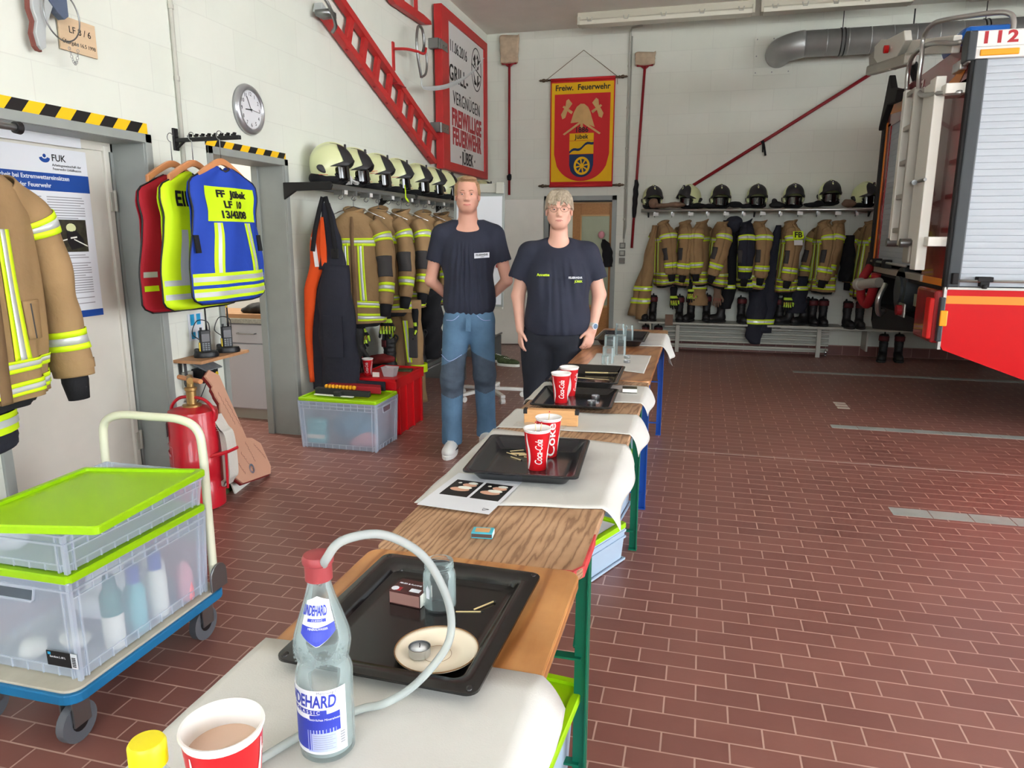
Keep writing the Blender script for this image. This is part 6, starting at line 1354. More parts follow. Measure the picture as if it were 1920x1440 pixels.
bottle('pale bottle with dark green upper part, nearest in the big clear crate', at(-1.745, 1.70, .212), [(.03,0), (.032,.01), (.032,.11), (.03,.115)], 'cream_white', [(.033,.115), (.033,.18), (.02,.20), (.018,.24), (.0,.242)], gp, 'bottle_green')
bottle('white bottle with blue cap behind the green one in the clear crate', at(-1.75, 1.80, .212), BP, 'fabric_teal', [(.02,.16), (.022,.23), (.0,.235)], gp)
bottle('white bottle with blue cap farther back in the clear crate', at(-1.75, 1.90, .212), BP, 'cream_white', [(.02,.16), (.022,.23), (.0,.235)], gp)
bottle('pink bottle at the far end of the clear crate', at(-1.74, 2.02, .212), [(.03,0), (.032,.01), (.03,.10), (.015,.14), (.0,.142)], 'pink', None, gp)
lump('cleaning_cloth', 'pale lavender cloth filling the far half of the trolley crate', 'cloth', at(-1.92, 1.95, .213), [((0,0,.10), (.14,.11,.11)), ((.02,-.1,.05), (.13,.08,.06))], 'paper')
lump('rolled_cloth', 'white crumpled rolls low in the trolley crate', 'cloth', at(-1.92, 1.66, .213), [((-.02,-.08,.035), (.04,.04,.035)), ((.06,-.0,.03), (.05,.04,.03))], 'cream_white')
lump('paper_rolls', 'beige roll inside the shallow upper crate', 'roll', at(-1.98, 1.60, .556), [((0,0,.045), (.05,.05,.045))], 'paper')
# room behind the second door: kitchen unit
t = thing('base_cabinet', 'grey kitchen cabinet with drawer seen through the second side door', 'cabinet', at(-4.0, 5.03, 0))
G().box(-.2, .83, .02, .60, .09, .80).ob('carcass', 'cabinet_grey', t); G().box(-.2, .83, .05, .6, .0, .1).ob('plinth', 'conduit_grey', t)
dr = G().box(-.19, .82, .0, .022, .64, .79).ob('drawer', 'cabinet_grey', t, bevel=.003); g = G(); g.tube([(.42,0,.72), (.42,-.03,.72), (.58,-.03,.72), (.58,0,.72)], .005, 8); g.ob('handle', 'grey_metal', dr)
G().box(-.19, .82, .0, .022, .10, .63).ob('door', 'cabinet_grey', t, bevel=.003)
t = thing('worktop', 'speckled grey worktop on the kitchen cabinet', 'worktop', at(-4.0, 5.03, 0)); G().box(-.2, .84, -.02, .62, .80, .84).ob('top', 'worktop', t, bevel=.003)
t = thing('wooden_tray_board', 'wooden board lying on the worktop behind the vests', 'board', at(-4.0, 5.03, .84)); G().box(-.1, .83, -.01, .4, 0, .035).ob('board', 'wood_board', t, bevel=.003)
g1b = lump('black_gloves', 'black gloves lying on the wooden board in the side room', 'gloves', at(-3.45, 5.12, .875), [((0,0,.04), (.10,.06,.045)), ((.08,-.02,.05), (.05,.05,.04)), ((-.10,0,.02), (.05,.05,.025))], 'glove_black')
t = thing('pinned_papers', 'white papers pinned above the side-room worktop', 'notice', at(-3.7, 6.58, 0)); G().box(-.2, .4, 0, .01, 1.0, 1.4).ob('sheet', 'paper', t)
# clear box and red box beside the rack
c3 = crate('clear crate with folded blue cloths standing left of the red crate', at(-2.42, 4.63, 0, 0), .59, .37, .345, group='clear crates with green lids')
crate_lid('green lid on the floor crate, tools lying on it', at(-2.42, 4.63, .355), .59, .37, group='green crate lids')
lump('blue_cloth', 'blue cloth bundle filling the middle of the floor crate', 'cloth', at(-2.38, 4.62, .01), [((0,0,.13), (.16,.12,.12)), ((.1,-.04,.1), (.1,.09,.1))], 'fabric_blue')
lump('pink_cloth', 'pink cloth low in the floor crate', 'cloth', at(-2.24, 4.52, .01), [((0,0,.06), (.09,.05,.06)), ((-.08,-.0,.03), (.05,.04,.03))], 'pink')
t = thing('tissue_pack', 'turquoise packet standing inside the floor crate', 'packet', at(-2.62, 4.53, .012, .1)); G().box(-.07, .07, -.045, .045, 0, .19).ob('pack', 'fabric_teal', t, bevel=.02); G().box(-.065, .065, -.05, -.046, .05, .08).ob('white_band', 'cream_white', t)
mat('tool_red', C(170,34,44), .5); mat('tool_orange', C(236,168,20), .5); mat('foam_black', C(40,42,42), .7)
t = thing('red_folder', 'flat dark red case lying at the back of the floor crate lid', 'case', at(-2.42, 4.72, .372, -.03)); g = G(); g.prism([(-.2,-.05), (.24,-.05), (.20,.04), (-.2,.05)], 0, .05); g.ob('case_body', 'tool_red', t, bevel=.006); G().box(-.2, .22, .05, .075, .0, .068).ob('blue_spine', 'navy_cloth', t, bevel=.006)
t = thing('black_tool_case', 'black foam bar lying across the floor crate lid', 'case', at(-2.42, 4.58, .372, .0)); G().box(-.23, -.02, -.02, .03, 0, .045).ob('bar', 'foam_black', t, bevel=.004); G().box(-.02, .2, -.035, .0, 0, .04).ob('bar', 'foam_black', t, bevel=.004); G().box(-.06, .0, -.07, -.03, 0, .035).ob('end_grip', 'foam_black', t, bevel=.008)
t = thing('white_strip', 'white strip lying at the front of the floor crate lid', 'strip', at(-2.47, 4.53, .371, -.05)); G().box(-.17, .14, -.012, .012, 0, .006).ob('strip', 'cream_white', t)
t = thing('orange_grips', 'row of orange finger grips on the black foam bar', 'grips', at(-2.42, 4.59, .418))
for k in range(9): g = G(); g.ell((-.15+.027*k, .0, .008), (.014,.02,.016), 10, 6); g.ob('grip', 'tool_orange', t, smooth=True)
t = thing('red_crate', 'tall solid red plastic crate beside the clear floor crate', 'crate', at(-2.34, 5.14, 0)); W2, L2, H2_ = .37, .56, .44
g = G(); x0, x1, y0, y1 = -W2/2, W2/2, -L2/2+.02, L2/2+.02
g.box(x0+.01, x1-.01, y0+.01, y1-.01, .0, .40); g.ob('crate_body', 'crate_red', t, bevel=.004)
g = G(); g.box(x0, x1, y0, y1, .36, .425); g.ob('lid_skirt', 'crate_red', t, bevel=.006); g = G(); g.box(x0+.02, x1-.02, y0+.02, y1-.02, .425, .430); g.ob('lid_panel', 'crate_red', t)
for a in ((x0, x1, y0, y0+.012), (x0, x1, y1-.012, y1), (x0, x0+.012, y0, y1), (x1-.012, x1, y0, y1)): G().box(*a, .42, .44).ob('lid_edge', 'crate_red', t, bevel=.003)
for y in (y0+.06, y0+.2, y0+.34, y1-.06): G().box(x1-.012, x1+.004, y-.012, y+.012, 0, .37).ob('rib', 'crate_red', t, bevel=.003)
for x in (x0+.03, 0, x1-.03): G().box(x-.01, x+.01, y0-.004, y0+.012, 0, .37).ob('rib', 'crate_red', t, bevel=.003)
G().box(x0+.03, x1-.03, y0-.002, y0+.012, .30, .31).ob('rib', 'crate_red', t, bevel=.003)
mat('tub_clear', C(215,212,215), .3, alpha=.6)
t = thing('plastic_tub', 'small translucent tub on the red crate', 'tub', at(-2.27, 5.03, .432, -.1)); g = G(); a = [(-.05,-.035), (.05,-.035), (.05,.035), (-.05,.035)]; g.ring_loft([[(x*.8, y*.8, 0) for x, y in a], [(x*1.1, y*1.1, .07) for x, y in a], [(x*1.18, y*1.18, .072) for x, y in a]], True, False); g.ob('tub_body', 'tub_clear', t, thick=.002)
t = thing('match_box', 'small box with silver side on the red crate left of the tub', 'box', at(-2.36, 4.98, .431, .1)); G().box(-.03, .03, -.02, .02, 0, .045).ob('box_sleeve', 'red_paint', t, bevel=.002); G().box(-.025, .03, -.022, -.019, .004, .04).ob('box_side', 'cream_white', t)
t = thing('card_pack', 'colourful flat card pack on the red crate right of the tub', 'pack', at(-2.25, 5.27, .431, .2)); G().box(-.06, .06, -.04, .04, 0, .012).ob('pack', 'photo_green', t)
# flipchart on castors behind the man
t = thing('flipchart_board', 'white board on a castor stand standing behind the young man', 'board stand', at(-1.86, 6.35, 0, .0))
g = G()
for k in range(5):
    a = k*2*PI/5+.35; g = G(); g.bar((0,0,.09), (.33*math.cos(a), .33*math.sin(a), .07), .045, .03); lg = g.ob('base_leg', 'white_paint', t, bevel=.006)
    g = G(); x, y = .31*math.cos(a), .31*math.sin(a); g.cyl((x-.02*math.sin(a), y+.02*math.cos(a), .027), (x+.02*math.sin(a), y-.02*math.cos(a), .027), .027, n=16); g.ob('castor', 'white_paint', lg, smooth='auto')
g = G(); g.cyl((0,0,.08), (0,.03,1.0), .025, n=14); g.ob('column', 'grey_metal', t, smooth=True)
G().M; g = G(); g.M = Matrix.Rotation(-.05, 4, 'X'); g.box(-.36, .12, .0, .02, .84, 1.95); g.M = None; g.ob('board', 'frame_grey', t, bevel=.006)
g = G(); g.M = Matrix.Rotation(-.05, 4, 'X'); g.box(-.33, .10, -.006, -.001, .87, 1.84); g.M = None; g.ob('paper_pad', 'paper', t)
g = G(); g.M = Matrix.Rotation(-.05, 4, 'X'); g.box(-.34, .11, -.02, .0, 1.87, 1.95); g.box(.05, .12, -.04, -.02, 1.86, 1.96); g.M = None; g.ob('clamp_bar', 'conduit_grey', t, bevel=.004); g = G(); g.M = Matrix.Rotation(-.05, 4, 'X'); g.box(-.34, .12, -.05, .0, .83, .85); g.M = None; g.ob('pen_ledge', 'conduit_grey', t)
g = G(); g.M = Matrix.Rotation(-.05, 4, 'X'); g.cyl((.07,-.02,1.22), (.07,-.008,1.22), .018); g.M = None; g.ob('red_magnet', 'tool_red', t)
# notices on the white door
t = thing('code_sheet', 'white paper sheet with small print taped to the open white steel door', 'notice', frame((-2.46, 9.665, 1.66), (.93,.26,0), (0,0,1)) @ Matrix.Translation((0,0,.004))); G().box(-.075, .075, -.15, .15, 0, .002).ob('sheet', 'paper', t)
g = G(); 
for k in range(3): g.box(-.055, .05-.02*k, -.09-.012*k, -.085-.012*k, .002, .003)
g.ob('printed_text', 'print_grey', t)
t = thing('warning_sign', 'small red-edged sign reading VORSICHT on the white steel door', 'sign', frame((-2.28, 9.715, 1.69), (.93,.26,0), (0,0,1)) @ Matrix.Translation((0,0,.004))); G().box(-.085, .085, -.1, .1, 0, .003).ob('sign_plate', 'sign_red', t); G().box(-.079, .079, -.094, .094, .003, .004).ob('sign_field', 'plywood', t)
g = G(); text(g, 'VORSICHT', .034, 0, .065, .0045, bold=.001, extr=.0005, sx=.85); g.ob('lettering', 'sign_red', t); g = G(); text(g, 'Frisch gewischt', .02, 0, .03, .0045, bold=.0004, extr=.0004)
for k in range(4): g.box(-.06, .06-.02*(k % 2), -.005-.02*k, .0-.02*k, .004, .005)
g.ob('lettering', 'ink', t)
t = thing('sneaker', 'dark green sneaker with white sole on the floor behind the man', 'shoe', at(-2.14, 7.98, 0, 1.45))
s = SDF((-.06,-.2,-.01), (.06,.13,.12), .004); s.ell((0,-.04,.05), (.042,.13,.04)); s.ell((0,.06,.07), (.035,.05,.045), k=.03); s.ell((0,.07,.12), (.022,.035,.05), op='s', k=.01); s.box((-.1,-.3,-.1), (.1,.3,.03), op='s'); s.mesh('upper', 'photo_green', t)
g = G(); g.prism([(.045*math.cos(a)*(1-.15*math.sin(a)), -.03+.145*math.sin(a)) for a in np.linspace(0, 2*PI, 24, endpoint=False)], 0, .032); g.ob('sole', 'cream_white', t, bevel=.006)
g = G(); 
for k in range(4): g = G(); g.bar((-.02, -.05+.022*k, .088+.004*k), (.02, -.05+.022*k, .088+.004*k), .005, .004); g.ob('lace', 'cream_white', t)
dup(t, at(-2.3, 8.2, 0, 1.3), 'second dark sneaker half hidden behind the man\'s leg', 'sneakers')
# hallway: coat and cap on the glass door's hook
t = thing('hanging_coat', 'black garment with pink cap hanging in the doorway behind the woman', 'coat', at(-1.28, 9.82, 0)); 
limb('coat_body', [(-1.44,.0,0,.02,.03), (-1.38,.03,0,.06,.05), (-1.25,.06,0,.07,.05), (-1.08,.07,0,.06,.05)], 'black_cloth', t)
g = G(); g.ell((-.03,0,1.50), (.045,.04,.05), 14, 10); g.ob('pink_cap', 'pink', t, smooth=True)

# ------------------------------------------------------------------ tables and what stands on them
def wood(key, c1, c2, c3, rough, coat=0., sc=1.):
    m = bpy.data.materials.new(key); m.use_nodes = True; MATS[key] = m; nt = m.node_tree; N = nt.nodes.new; L = nt.links.new; b = nt.nodes['Principled BSDF']
    geo = N('ShaderNodeNewGeometry'); mp = N('ShaderNodeMapping'); mp.inputs['Scale'].default_value = (1, .13, 1); L(geo.outputs['Position'], mp.inputs[0])
    wv = N('ShaderNodeTexWave'); wv.wave_type = 'RINGS'; wv.rings_direction = 'SPHERICAL'; wv.inputs['Scale'].default_value = 11*sc; wv.inputs['Distortion'].default_value = 9; wv.inputs['Detail'].default_value = 4; wv.inputs['Detail Scale'].default_value = 1.1
    L(mp.outputs[0], wv.inputs['Vector']); r = N('ShaderNodeValToRGB'); e = r.color_ramp.elements; e[0].position = .0; e[0].color = (*c1, 1); e[1].position = 1; e[1].color = (*c3, 1); q = e.new(.7); q.color = (*c2, 1)
    L(wv.outputs[0], r.inputs[0]); n = N('ShaderNodeTexNoise'); n.inputs['Scale'].default_value = 5; n.inputs['Detail'].default_value = 6; L(geo.outputs['Position'], n.inputs['Vector'])
    r2 = N('ShaderNodeValToRGB'); r2.color_ramp.elements[0].position = .35; r2.color_ramp.elements[0].color = (.62, .55, .48, 1); r2.color_ramp.elements[1].position = .62; r2.color_ramp.elements[1].color = (1, 1, 1, 1); L(n.outputs[0], r2.inputs[0])
    mx = N('ShaderNodeMix'); mx.data_type = 'RGBA'; mx.blend_type = 'MULTIPLY'; mx.inputs[0].default_value = .8; L(r.outputs[0], mx.inputs[6]); L(r2.outputs[0], mx.inputs[7])
    vo = N('ShaderNodeTexVoronoi'); vo.inputs['Scale'].default_value = 5.5; L(geo.outputs['Position'], vo.inputs['Vector']); r3 = N('ShaderNodeValToRGB'); r3.color_ramp.elements[0].position = .035; r3.color_ramp.elements[0].color = (.2, .1, .06, 1); r3.color_ramp.elements[1].position = .07; r3.color_ramp.elements[1].color = (1, 1, 1, 1); L(vo.outputs[0], r3.inputs[0])
    m2 = N('ShaderNodeMix'); m2.data_type = 'RGBA'; m2.blend_type = 'MULTIPLY'; m2.inputs[0].default_value = .85; L(mx.outputs[2], m2.inputs[6]); L(r3.outputs[0], m2.inputs[7]); L(m2.outputs[2], b.inputs['Base Color'])
    b.inputs['Roughness'].default_value = rough; b.inputs['Coat Weight'].default_value = coat; b.inputs['Coat Roughness'].default_value = .25
    bp = N('ShaderNodeBump'); bp.inputs['Strength'].default_value = .15; bp.inputs['Distance'].default_value = .002; L(wv.outputs[0], bp.inputs['Height']); L(bp.outputs[0], b.inputs['Normal'])
wood('wood_honey', C(206,150,92), C(198,138,80), C(172,112,60), .35, .3); wood('wood_raw', C(196,160,126), C(184,148,114), C(148,112,84), .55, 0., 3.); wood('wood_orange', C(196,142,94), C(186,128,80), C(160,104,62), .3, .4)
mat('leg_green', C(6,112,84), .4, noise=.08); mat('leg_blue', C(16,78,168), .4, noise=.06); mat('edge_red', C(205,70,70), .5, noise=.3, nscale=20)
mat('nonwoven', C(208,208,203), .8, noise=.04, nscale=6, bump=.12, bscale=300); mat('enamel', C(20,19,20), .16, spec=.7, noise=.3, nscale=12); mat('tray_grey', C(32,33,37), .18, spec=.6)
mat('cup_red', C(196,18,28), .35); mat('cup_white', C(238,234,230), .45); mat('liquid', C(212,180,158), .12); mat('cola', C(120,86,60), .15)
mat('glass', C(176,192,192), .03, spec=.8); mat('water', C(176,190,186), .02, alpha=.10, spec=.3)
for k_, (a0, a1) in {'glass': (.05, .6)}.items():   # thin clear glass: nearly clear face on, denser and shinier at grazing angles
    nt = MATS[k_].node_tree; lw = nt.nodes.new('ShaderNodeFresnel'); lw.inputs[0].default_value = 1.5; mr = nt.nodes.new('ShaderNodeMapRange'); mr.inputs[1].default_value = .04; mr.inputs[2].default_value = .55; mr.inputs[3].default_value = a0; mr.inputs[4].default_value = a1
    nt.links.new(lw.outputs[0], mr.inputs[0]); nt.links.new(mr.outputs[0], nt.nodes['Principled BSDF'].inputs['Alpha']); mat('stopper', C(152,60,64), .5); mat('tube', C(225,235,232), .25, trans=.55, ior=1.2)
mat('label_white', C(232,236,244), .45); mat('label_blue', C(50,64,176), .45); mat('label_pale', C(172,184,230), .5); mat('plate', C(238,228,206), .15, coat=.5); mat('plate_rim', C(128,92,54), .3)
mat('wax', C(228,232,236), .4); mat('foil', C(190,194,198), .25, metal=.9); mat('match_wood', C(222,200,150), .7); mat('match_red', C(200,30,50), .6); mat('cap_yellow', C(228,214,20), .4)
mat('box_teal', C(70,176,196), .5); mat('box_dark', C(70,30,28), .5, noise=.5, nscale=60); mat('strike', C(150,112,104), .8); mat('box_brown', C(84,66,60), .8); mat('block_wood', C(214,162,108), .6, noise=.12, stretch=(2,14,14)); mat('crate_blue', C(168,188,208), .45)
mat('film', C(210,210,205), .15, alpha=.35)
def table(label, y0, y1, z, wd, leg, legs, group='beer tables in a row'):
    t = thing('beer_table', label, 'table', at(-.47, 0, 0)); rr = .035
    g = G(); g.prism(rrect(-.25, .25, y0, y1, rr, 5), z-.026, z); g.ob('tabletop', wd, t, bevel=.004)
    for x in (-.2, .2): g = G(); g.box(x-.012, x+.012, y0+.2, y1-.2, z-.055, z-.026); g.ob('batten', wd, t)
    for yl, d in legs:
        fr = []
        for x in (-.22, .22):
            s = 1 if x > 0 else -1; g = G(); g.box(x-.018, x+.018, yl-.003, yl+.003, .0, z-.03); g.box(x+s*.014, x+s*.018, yl-.02, yl+.02, 0, z-.03); g.box(x-.02, x+.02, yl-.022, yl+.022, 0, .006); lg = g.ob('leg', leg, t)
            g = G(); g.bar((x-s*.02, yl+d*.0, z-.33), (x-s*.02, yl+d*.28, z-.05), .022, .005, up=(1,0,0)); g.ob('brace', leg, lg)
        for zz_ in (.09, z-.36): g = G(); g.box(-.22, .22, yl-.014, yl+.014, zz_, zz_+.006); g.ob('crossbar', leg, t)
    return t
T1 = table('nearest beer table with honey-coloured top, bottle and cups on it', -.75, 1.46, .774, 'wood_honey', 'leg_green', ((-.45, 1), (.95, -1)))
T2 = table('second beer table, pale worn top with knots and green legs', 1.466, 3.635, .768, 'wood_raw', 'leg_green', ((1.70, 1), (3.32, -1)))
T3 = table('farthest beer table, orange-brown top on blue legs', 3.643, 5.72, .770, 'wood_orange', 'leg_blue', ((3.87, 1), (5.44, -1)))
g = G()
for x, a in ((.215, 0),): g.prism([(.2, 1.462), (.232, 1.465), (.252, 1.50), (.252, 1.68), (.248, 1.68), (.246, 1.5), (.228, 1.472), (.2, 1.468)], .742, .7685)
g.ob('red_paint_edge', 'edge_red', T2)
def cloth(label, y0, y1, z, xl=-.735, drop=.06, sk0=0., sk1=0., group=None, m='nonwoven', xr=None, dl=0.):
    t = thing('table_cover', label, 'table cover', at(-.47, (y0+y1)/2, z), group); W0 = xl+.47
    xe = .252 if xr is None else xr+.47; nx, ny = 46, 24; tot = (xe-W0)+drop+dl
    def fn(a, b):
        s = a*tot; x = W0-dl+s; y = (y0+sk0*a-(y0+y1)/2)*(1-b)+(y1+sk1*a-(y0+y1)/2)*b; zz_ = .0018+.0012*math.sin(x*23+y*17)+.0012*math.sin(y*31-x*9)
        if s < dl: zz_ -= (dl-s)*.8; x = W0-(dl-s)*.35
        if xr is None and x > xe-.004: e = x-(xe-.004); x = xe-.004+.022*(1-math.exp(-e*40))+e*.25*(1+.5*math.sin(y*14)); zz_ -= e*.9+0*e
        return Vector((x, y, zz_))
    g = G(); g.grid(fn, nx, ny); g.ob('fabric', m, t, smooth=True, thick=.0015); return t
cg = 'white fleece covers on the tables'
cloth('white fleece cover on the nearest table under the bottle and cup', -.2, 1.045, .7755, sk0=0, sk1=.02, drop=.06)
cloth('white fleece cover under the large deep tray on the second table', 1.76, 2.56, .7695, sk0=.10, sk1=-.09, drop=.07)
cloth('white fleece cover under the wooden block on the second table', 2.60, 2.90, .7695, sk0=.02, sk1=.03, drop=.09, dl=.02)
cloth('white fleece cover between the two trays where second and third table meet', 3.08, 3.50, .7695, sk0=.07, sk1=.02, drop=.06, dl=.03)
cloth('square white napkin under the glasses on the farthest table', 3.95, 4.44, .7715, xl=-.60, xr=-.265, sk0=-.1, drop=0)
cloth('white fleece cover at the far end of the farthest table', 4.80, 5.50, .7715, xl=-.71, sk0=.05, drop=.14)
def tray(label, m, L, W_, D, mt='enamel', rim=.012, slope=.03, name='baking_tray'):
    t = thing(name, label, 'tray', m); rr = .02
    def R_(dx, r): return rrect(-W_/2+dx, W_/2-dx, -L/2+dx, L/2-dx, max(r, .004), 5)
    lv = [(0, rr, D-.004), (0, rr, D), (rim*.35, rr, D+.001), (rim, rr, D), (rim+.006, rr, D-.004), (rim+slope*.9, rr, .006), (rim+slope+.006, rr, .003), (rim+slope+.02, rr, .0025)]
    g = G(); g.ring_loft([[(x, y, z) for x, y in R_(d, r)] for d, r, z in lv], False, True); g.ob('tray_body', mt, t, smooth='auto', thick=.0022)
    return t
TA = tray('large flat black enamel tray on the nearest table with jar and saucer', at(-.476, 1.165, .7795, -.03), .425, .358, .022, rim=.03, slope=.012)
for x, y in ((-.165,.2), (.165,.2), (.165,-.2), (-.165,-.2)): g = G(); g.ell((x, y, .023), (.006,.008,.004), 10, 6); g.ob('rim_bump', 'enamel', TA, smooth=True)
tray('deep grey-black roasting tray with two cups on the second table', at(-.495, 2.15, .7735, .06), .41, .345, .04, 'tray_grey', slope=.03)
tray('shallow black tray with two cups and two tealights, behind the wooden block', at(-.505, 3.085, .7735, .03), .39, .345, .026, 'enamel')
tray('deep black tray with wooden sticks lying across it, in front of the woman', at(-.525, 3.53, .7765, .02), .47, .345, .045, 'enamel')
tray('black tray with torn edge at the far end of the tables', at(-.495, 4.97, .7745, .0), .5, .33, .045, 'tray_grey')
# cups
def cup_uv(r0, r1, h, ang):    # maps x along height, y around
    def f(x, y, z):
        k = min(max(x/h, 0), 1); r = r0+(r1-r0)*k+.0006+z; a = ang-PI/2-y/r; return (r*math.cos(a), r*math.sin(a), x)
    return f
def cup(label, m, group='red drinking cups', r0=.0285, r1=.0425, h=.132, ang=0., liq='cola', word='Coca-Cola', fill=.85):
    t = thing('paper_cup', label, 'cup', m, group)
    g = G(); g.lathe([(r0-.001,.004), (r0,0), (r0+(r1-r0)*.93, h*.93)], 40, cap0=True, cap1=False); g.ob('cup_wall', 'cup_red', t, smooth='auto')
    g = G(); g.lathe([(r0+(r1-r0)*.93, h*.93), (r1, h-.004), (r1+.0022, h-.002), (r1+.0015, h+.0008), (r1-.0015, h), (r1-.0025, h-.004), (r0+.0005, .008)], 40, cap0=False, cap1=True); g.ob('cup_rim', 'cup_white', t, smooth='auto')
    g = G(); g.lathe([(r0+(r1-r0)*fill-.0015, h*fill), (.0, h*fill)], 32, cap0=False); g.ob('drink', liq, t, smooth=True)
    f = cup_uv(r0, r1, h, ang); g = G()
    if word == 'Coke': v, fc = text_mesh('Coke', .042, bold=.0006, extr=.0002, sx=1.25, cut=.007)
    else: v, fc = text_mesh('Coca-Cola', .034, bold=.0003, shear=.3, extr=.0002, sx=.60*h/.132, space=.95, cut=.007)
    g.add([f(h*.47+x, -y if False else y, z) for x, y, z in v], fc)
    for y0, s in ((.032, 1), (-.034, -1)):
        P = [(h*.02, y0+s*.006), (h*.25, y0), (h*.5, y0+s*.003), (h*.72, y0+s*.011), (h*.9, y0+s*.014)]; P = spline([(a, b, 0) for a, b in P], 5); n = len(P)
        for k in range(n-1):
            w = lambda i: .0035*math.sin(PI*min(1, .15+i/n*.9))+.001
            g.add([f(P[k].x, P[k].y-w(k), 0), f(P[k].x, P[k].y+w(k), 0), f(P[k+1].x, P[k+1].y+w(k+1), 0), f(P[k+1].x, P[k+1].y-w(k+1), 0)], [(0,1,2,3)])
    v, fc = text_mesh('0,3l', .009, extr=.0002); g.add([f(h*.78+y, -.055-x*0+x, z) for x, y, z in v], fc)
    g.ob('lettering', 'cup_white', t)
    return t
cup('large red cup with pale pink drink at the bottom edge of the picture', at(-.520, .642, .778), None, .033, .0465, .155, .75, 'liquid', fill=.80)
cup('cup with matches in it, left one of the pair on the deep tray', at(-.468, 2.125, .777, .15), ang=.25)
cup('cup lettered Coke with a match in it, right cup on the deep tray', at(-.462, 2.27, .777, 0), ang=.5, word='Coke')
cup('front cup on the shallow tray before the woman', at(-.567, 3.05, .777), ang=.3, liq='cup_white', fill=.5)
cup('rear cup of the pair on the shallow tray before the woman', at(-.558, 3.20, .777), ang=1.3, liq='cup_white', fill=.5)
cup('red cup standing on the red crate at the clothes rack', at(-2.45, 5.02, .432), ang=.2, liq='cup_white', fill=.5)
def match(label, m, L=.045, red=False, group='loose matches', parts=True):
    t = thing('match', label, 'match', m, group); g = G(); g.bar((0,0,0), (L,0,0), .0022, .0022); g.ob('stick', 'match_wood', t)
    g = G(); g.ell((L+.001,0,0), (.0035,.002,.002), 8, 6); g.ob('match_head', 'match_red' if red else 'ink', t, smooth=True); return t
for k, (x, y, a, b, lb) in enumerate(((-.472,2.122,2.0,-1.4,'match standing in the left cup of the deep tray'), (-.460,2.13,.5,-1.45,'second match standing in the left cup of the deep tray'), (-.462,2.268,1,-1.45,'thick red-headed match standing in the Coke lettered cup'))): match(lb, Matrix.Translation((x, y, .887)) @ Matrix.Rotation(a, 4, 'Z') @ Matrix.Rotation(b, 4, 'Y'), .038, True, 'matches standing in cups')
rnd = random.Random(11); M0 = None
for k in range(12):
    m_ = at(-.60+.085*rnd.random()**.8, 2.20+.07*rnd.random(), .7785+.0023*(k % 4), rnd.random()*1.2-.6)
    lb = 'one of the loose matches heaped at the left of the deep tray'
    if M0 is None: M0 = match(lb, m_, .05, group='loose matches in the deep tray')
    else: dup(M0, m_, lb, 'loose matches in the deep tray')
dup(M0, at(-.425, 1.21, .7835, .25), 'straight match lying beside the jar on the flat black tray', 'matches beside the jar'); dup(M0, at(-.392, 1.222, .7865, .95), 'bent match lying on top of the other beside the jar', 'matches beside the jar')
# bottle with stopper and tube
bt_ = thing('glass_bottle', 'clear glass mineral water bottle with red rubber stopper and blue white labels', 'bottle', at(-.482, .813, .779))
BPf = [(.034,0), (.038,.004), (.039,.02), (.0388,.10), (.0395,.125), (.036,.136), (.0345,.142), (.037,.152), (.0395,.168), (.038,.182), (.031,.205), (.022,.232), (.0165,.252), (.0148,.272)]
g = G(); g.lathe(BPf, 48, cap0=True, cap1=False); inner = [(r-.0028, z+.001 if i > 1 else z+.005) for i, (r, z) in enumerate(BPf)][1:]; g.lathe(inner[::-1], 48, cap0=False, cap1=True)
g.add([], []); g.ob('bottle_glass', 'glass', bt_, smooth='auto')
wl = [(.0, .006)]+[(r-.0029, z) for r, z in [(.036,.006), (.039,.02), (.0388,.10), (.0395,.125), (.036,.136), (.0345,.142), (.037,.152), (.0395,.168), (.038,.182)]]+[(0,.182)]
g = G(); g.lathe(wl, 40, cap0=False, cap1=False); g.ob('water', 'water', bt_, smooth='auto')
g = G(); rnd = random.Random(2)
for k in range(110):
    a = -2.9+rnd.random()*2.7; z = .15+.026*rnd.random(); g.ell((.0388*math.cos(a), .0388*math.sin(a), z), (.0014,.0014,.0014), 6, 4)
g.ob('embossed_dots', 'glass', bt_, smooth=True, kind='stuff')
def lab(g, pts, r, mi=None, ang=-.88):   # label polygon: pts columns (s, z0, z1)
    for (s0, a0, b0), (s1, a1, b1) in zip(pts, pts[1:]):
        q = []
        for s, z in ((s0,a0), (s1,a1), (s1,b1), (s0,b0)):
            rr = r(z); q.append((rr*math.cos(ang+s/.039), rr*math.sin(ang+s/.039), z))
        g.add(q, [(0,1,2,3)], mi)
rz_ = lambda z: lerp([(z_, r_) for r_, z_ in BPf], z)[0]+.0006
rz2 = lambda z: rz_(z)+.0004; rz3 = lambda z: rz_(z)+.0008
fine = lambda p, n=14: [tuple(np.interp(x, [q[0] for q in p], [q[i] for q in p]) for i in range(3)) for x in np.linspace(p[0][0], p[-1][0], n)]
g = G(); lab(g, fine([(-.078,.018,.116), (.022,.018,.116)], 26), rz_); g.ob('paper_label', 'label_white', bt_, smooth=True); g = G()
nz = 8
for i in range(nz): zt0, zt1 = i/nz, (i+1)/nz; lab(g, [(s, a+(b-a)*zt0, a+(b-a)*zt1) for s, a, b in fine([(-.042,.196,.238), (-.014,.180,.245), (.016,.198,.238)], 14)], rz_)
g.ob('paper_label', 'label_white', bt_, smooth=True)
g = G(); lab(g, fine([(-.076,.026,.072), (-.028,.024,.072)], 14), rz2); lab(g, fine([(-.03,.05,.078), (.012,.052,.082)], 12), rz2); lab(g, fine([(-.066,.0795,.0865), (-.006,.0795,.0865)], 14), rz2); g.ob('blue_print', 'label_blue', bt_, smooth=True); g = G()
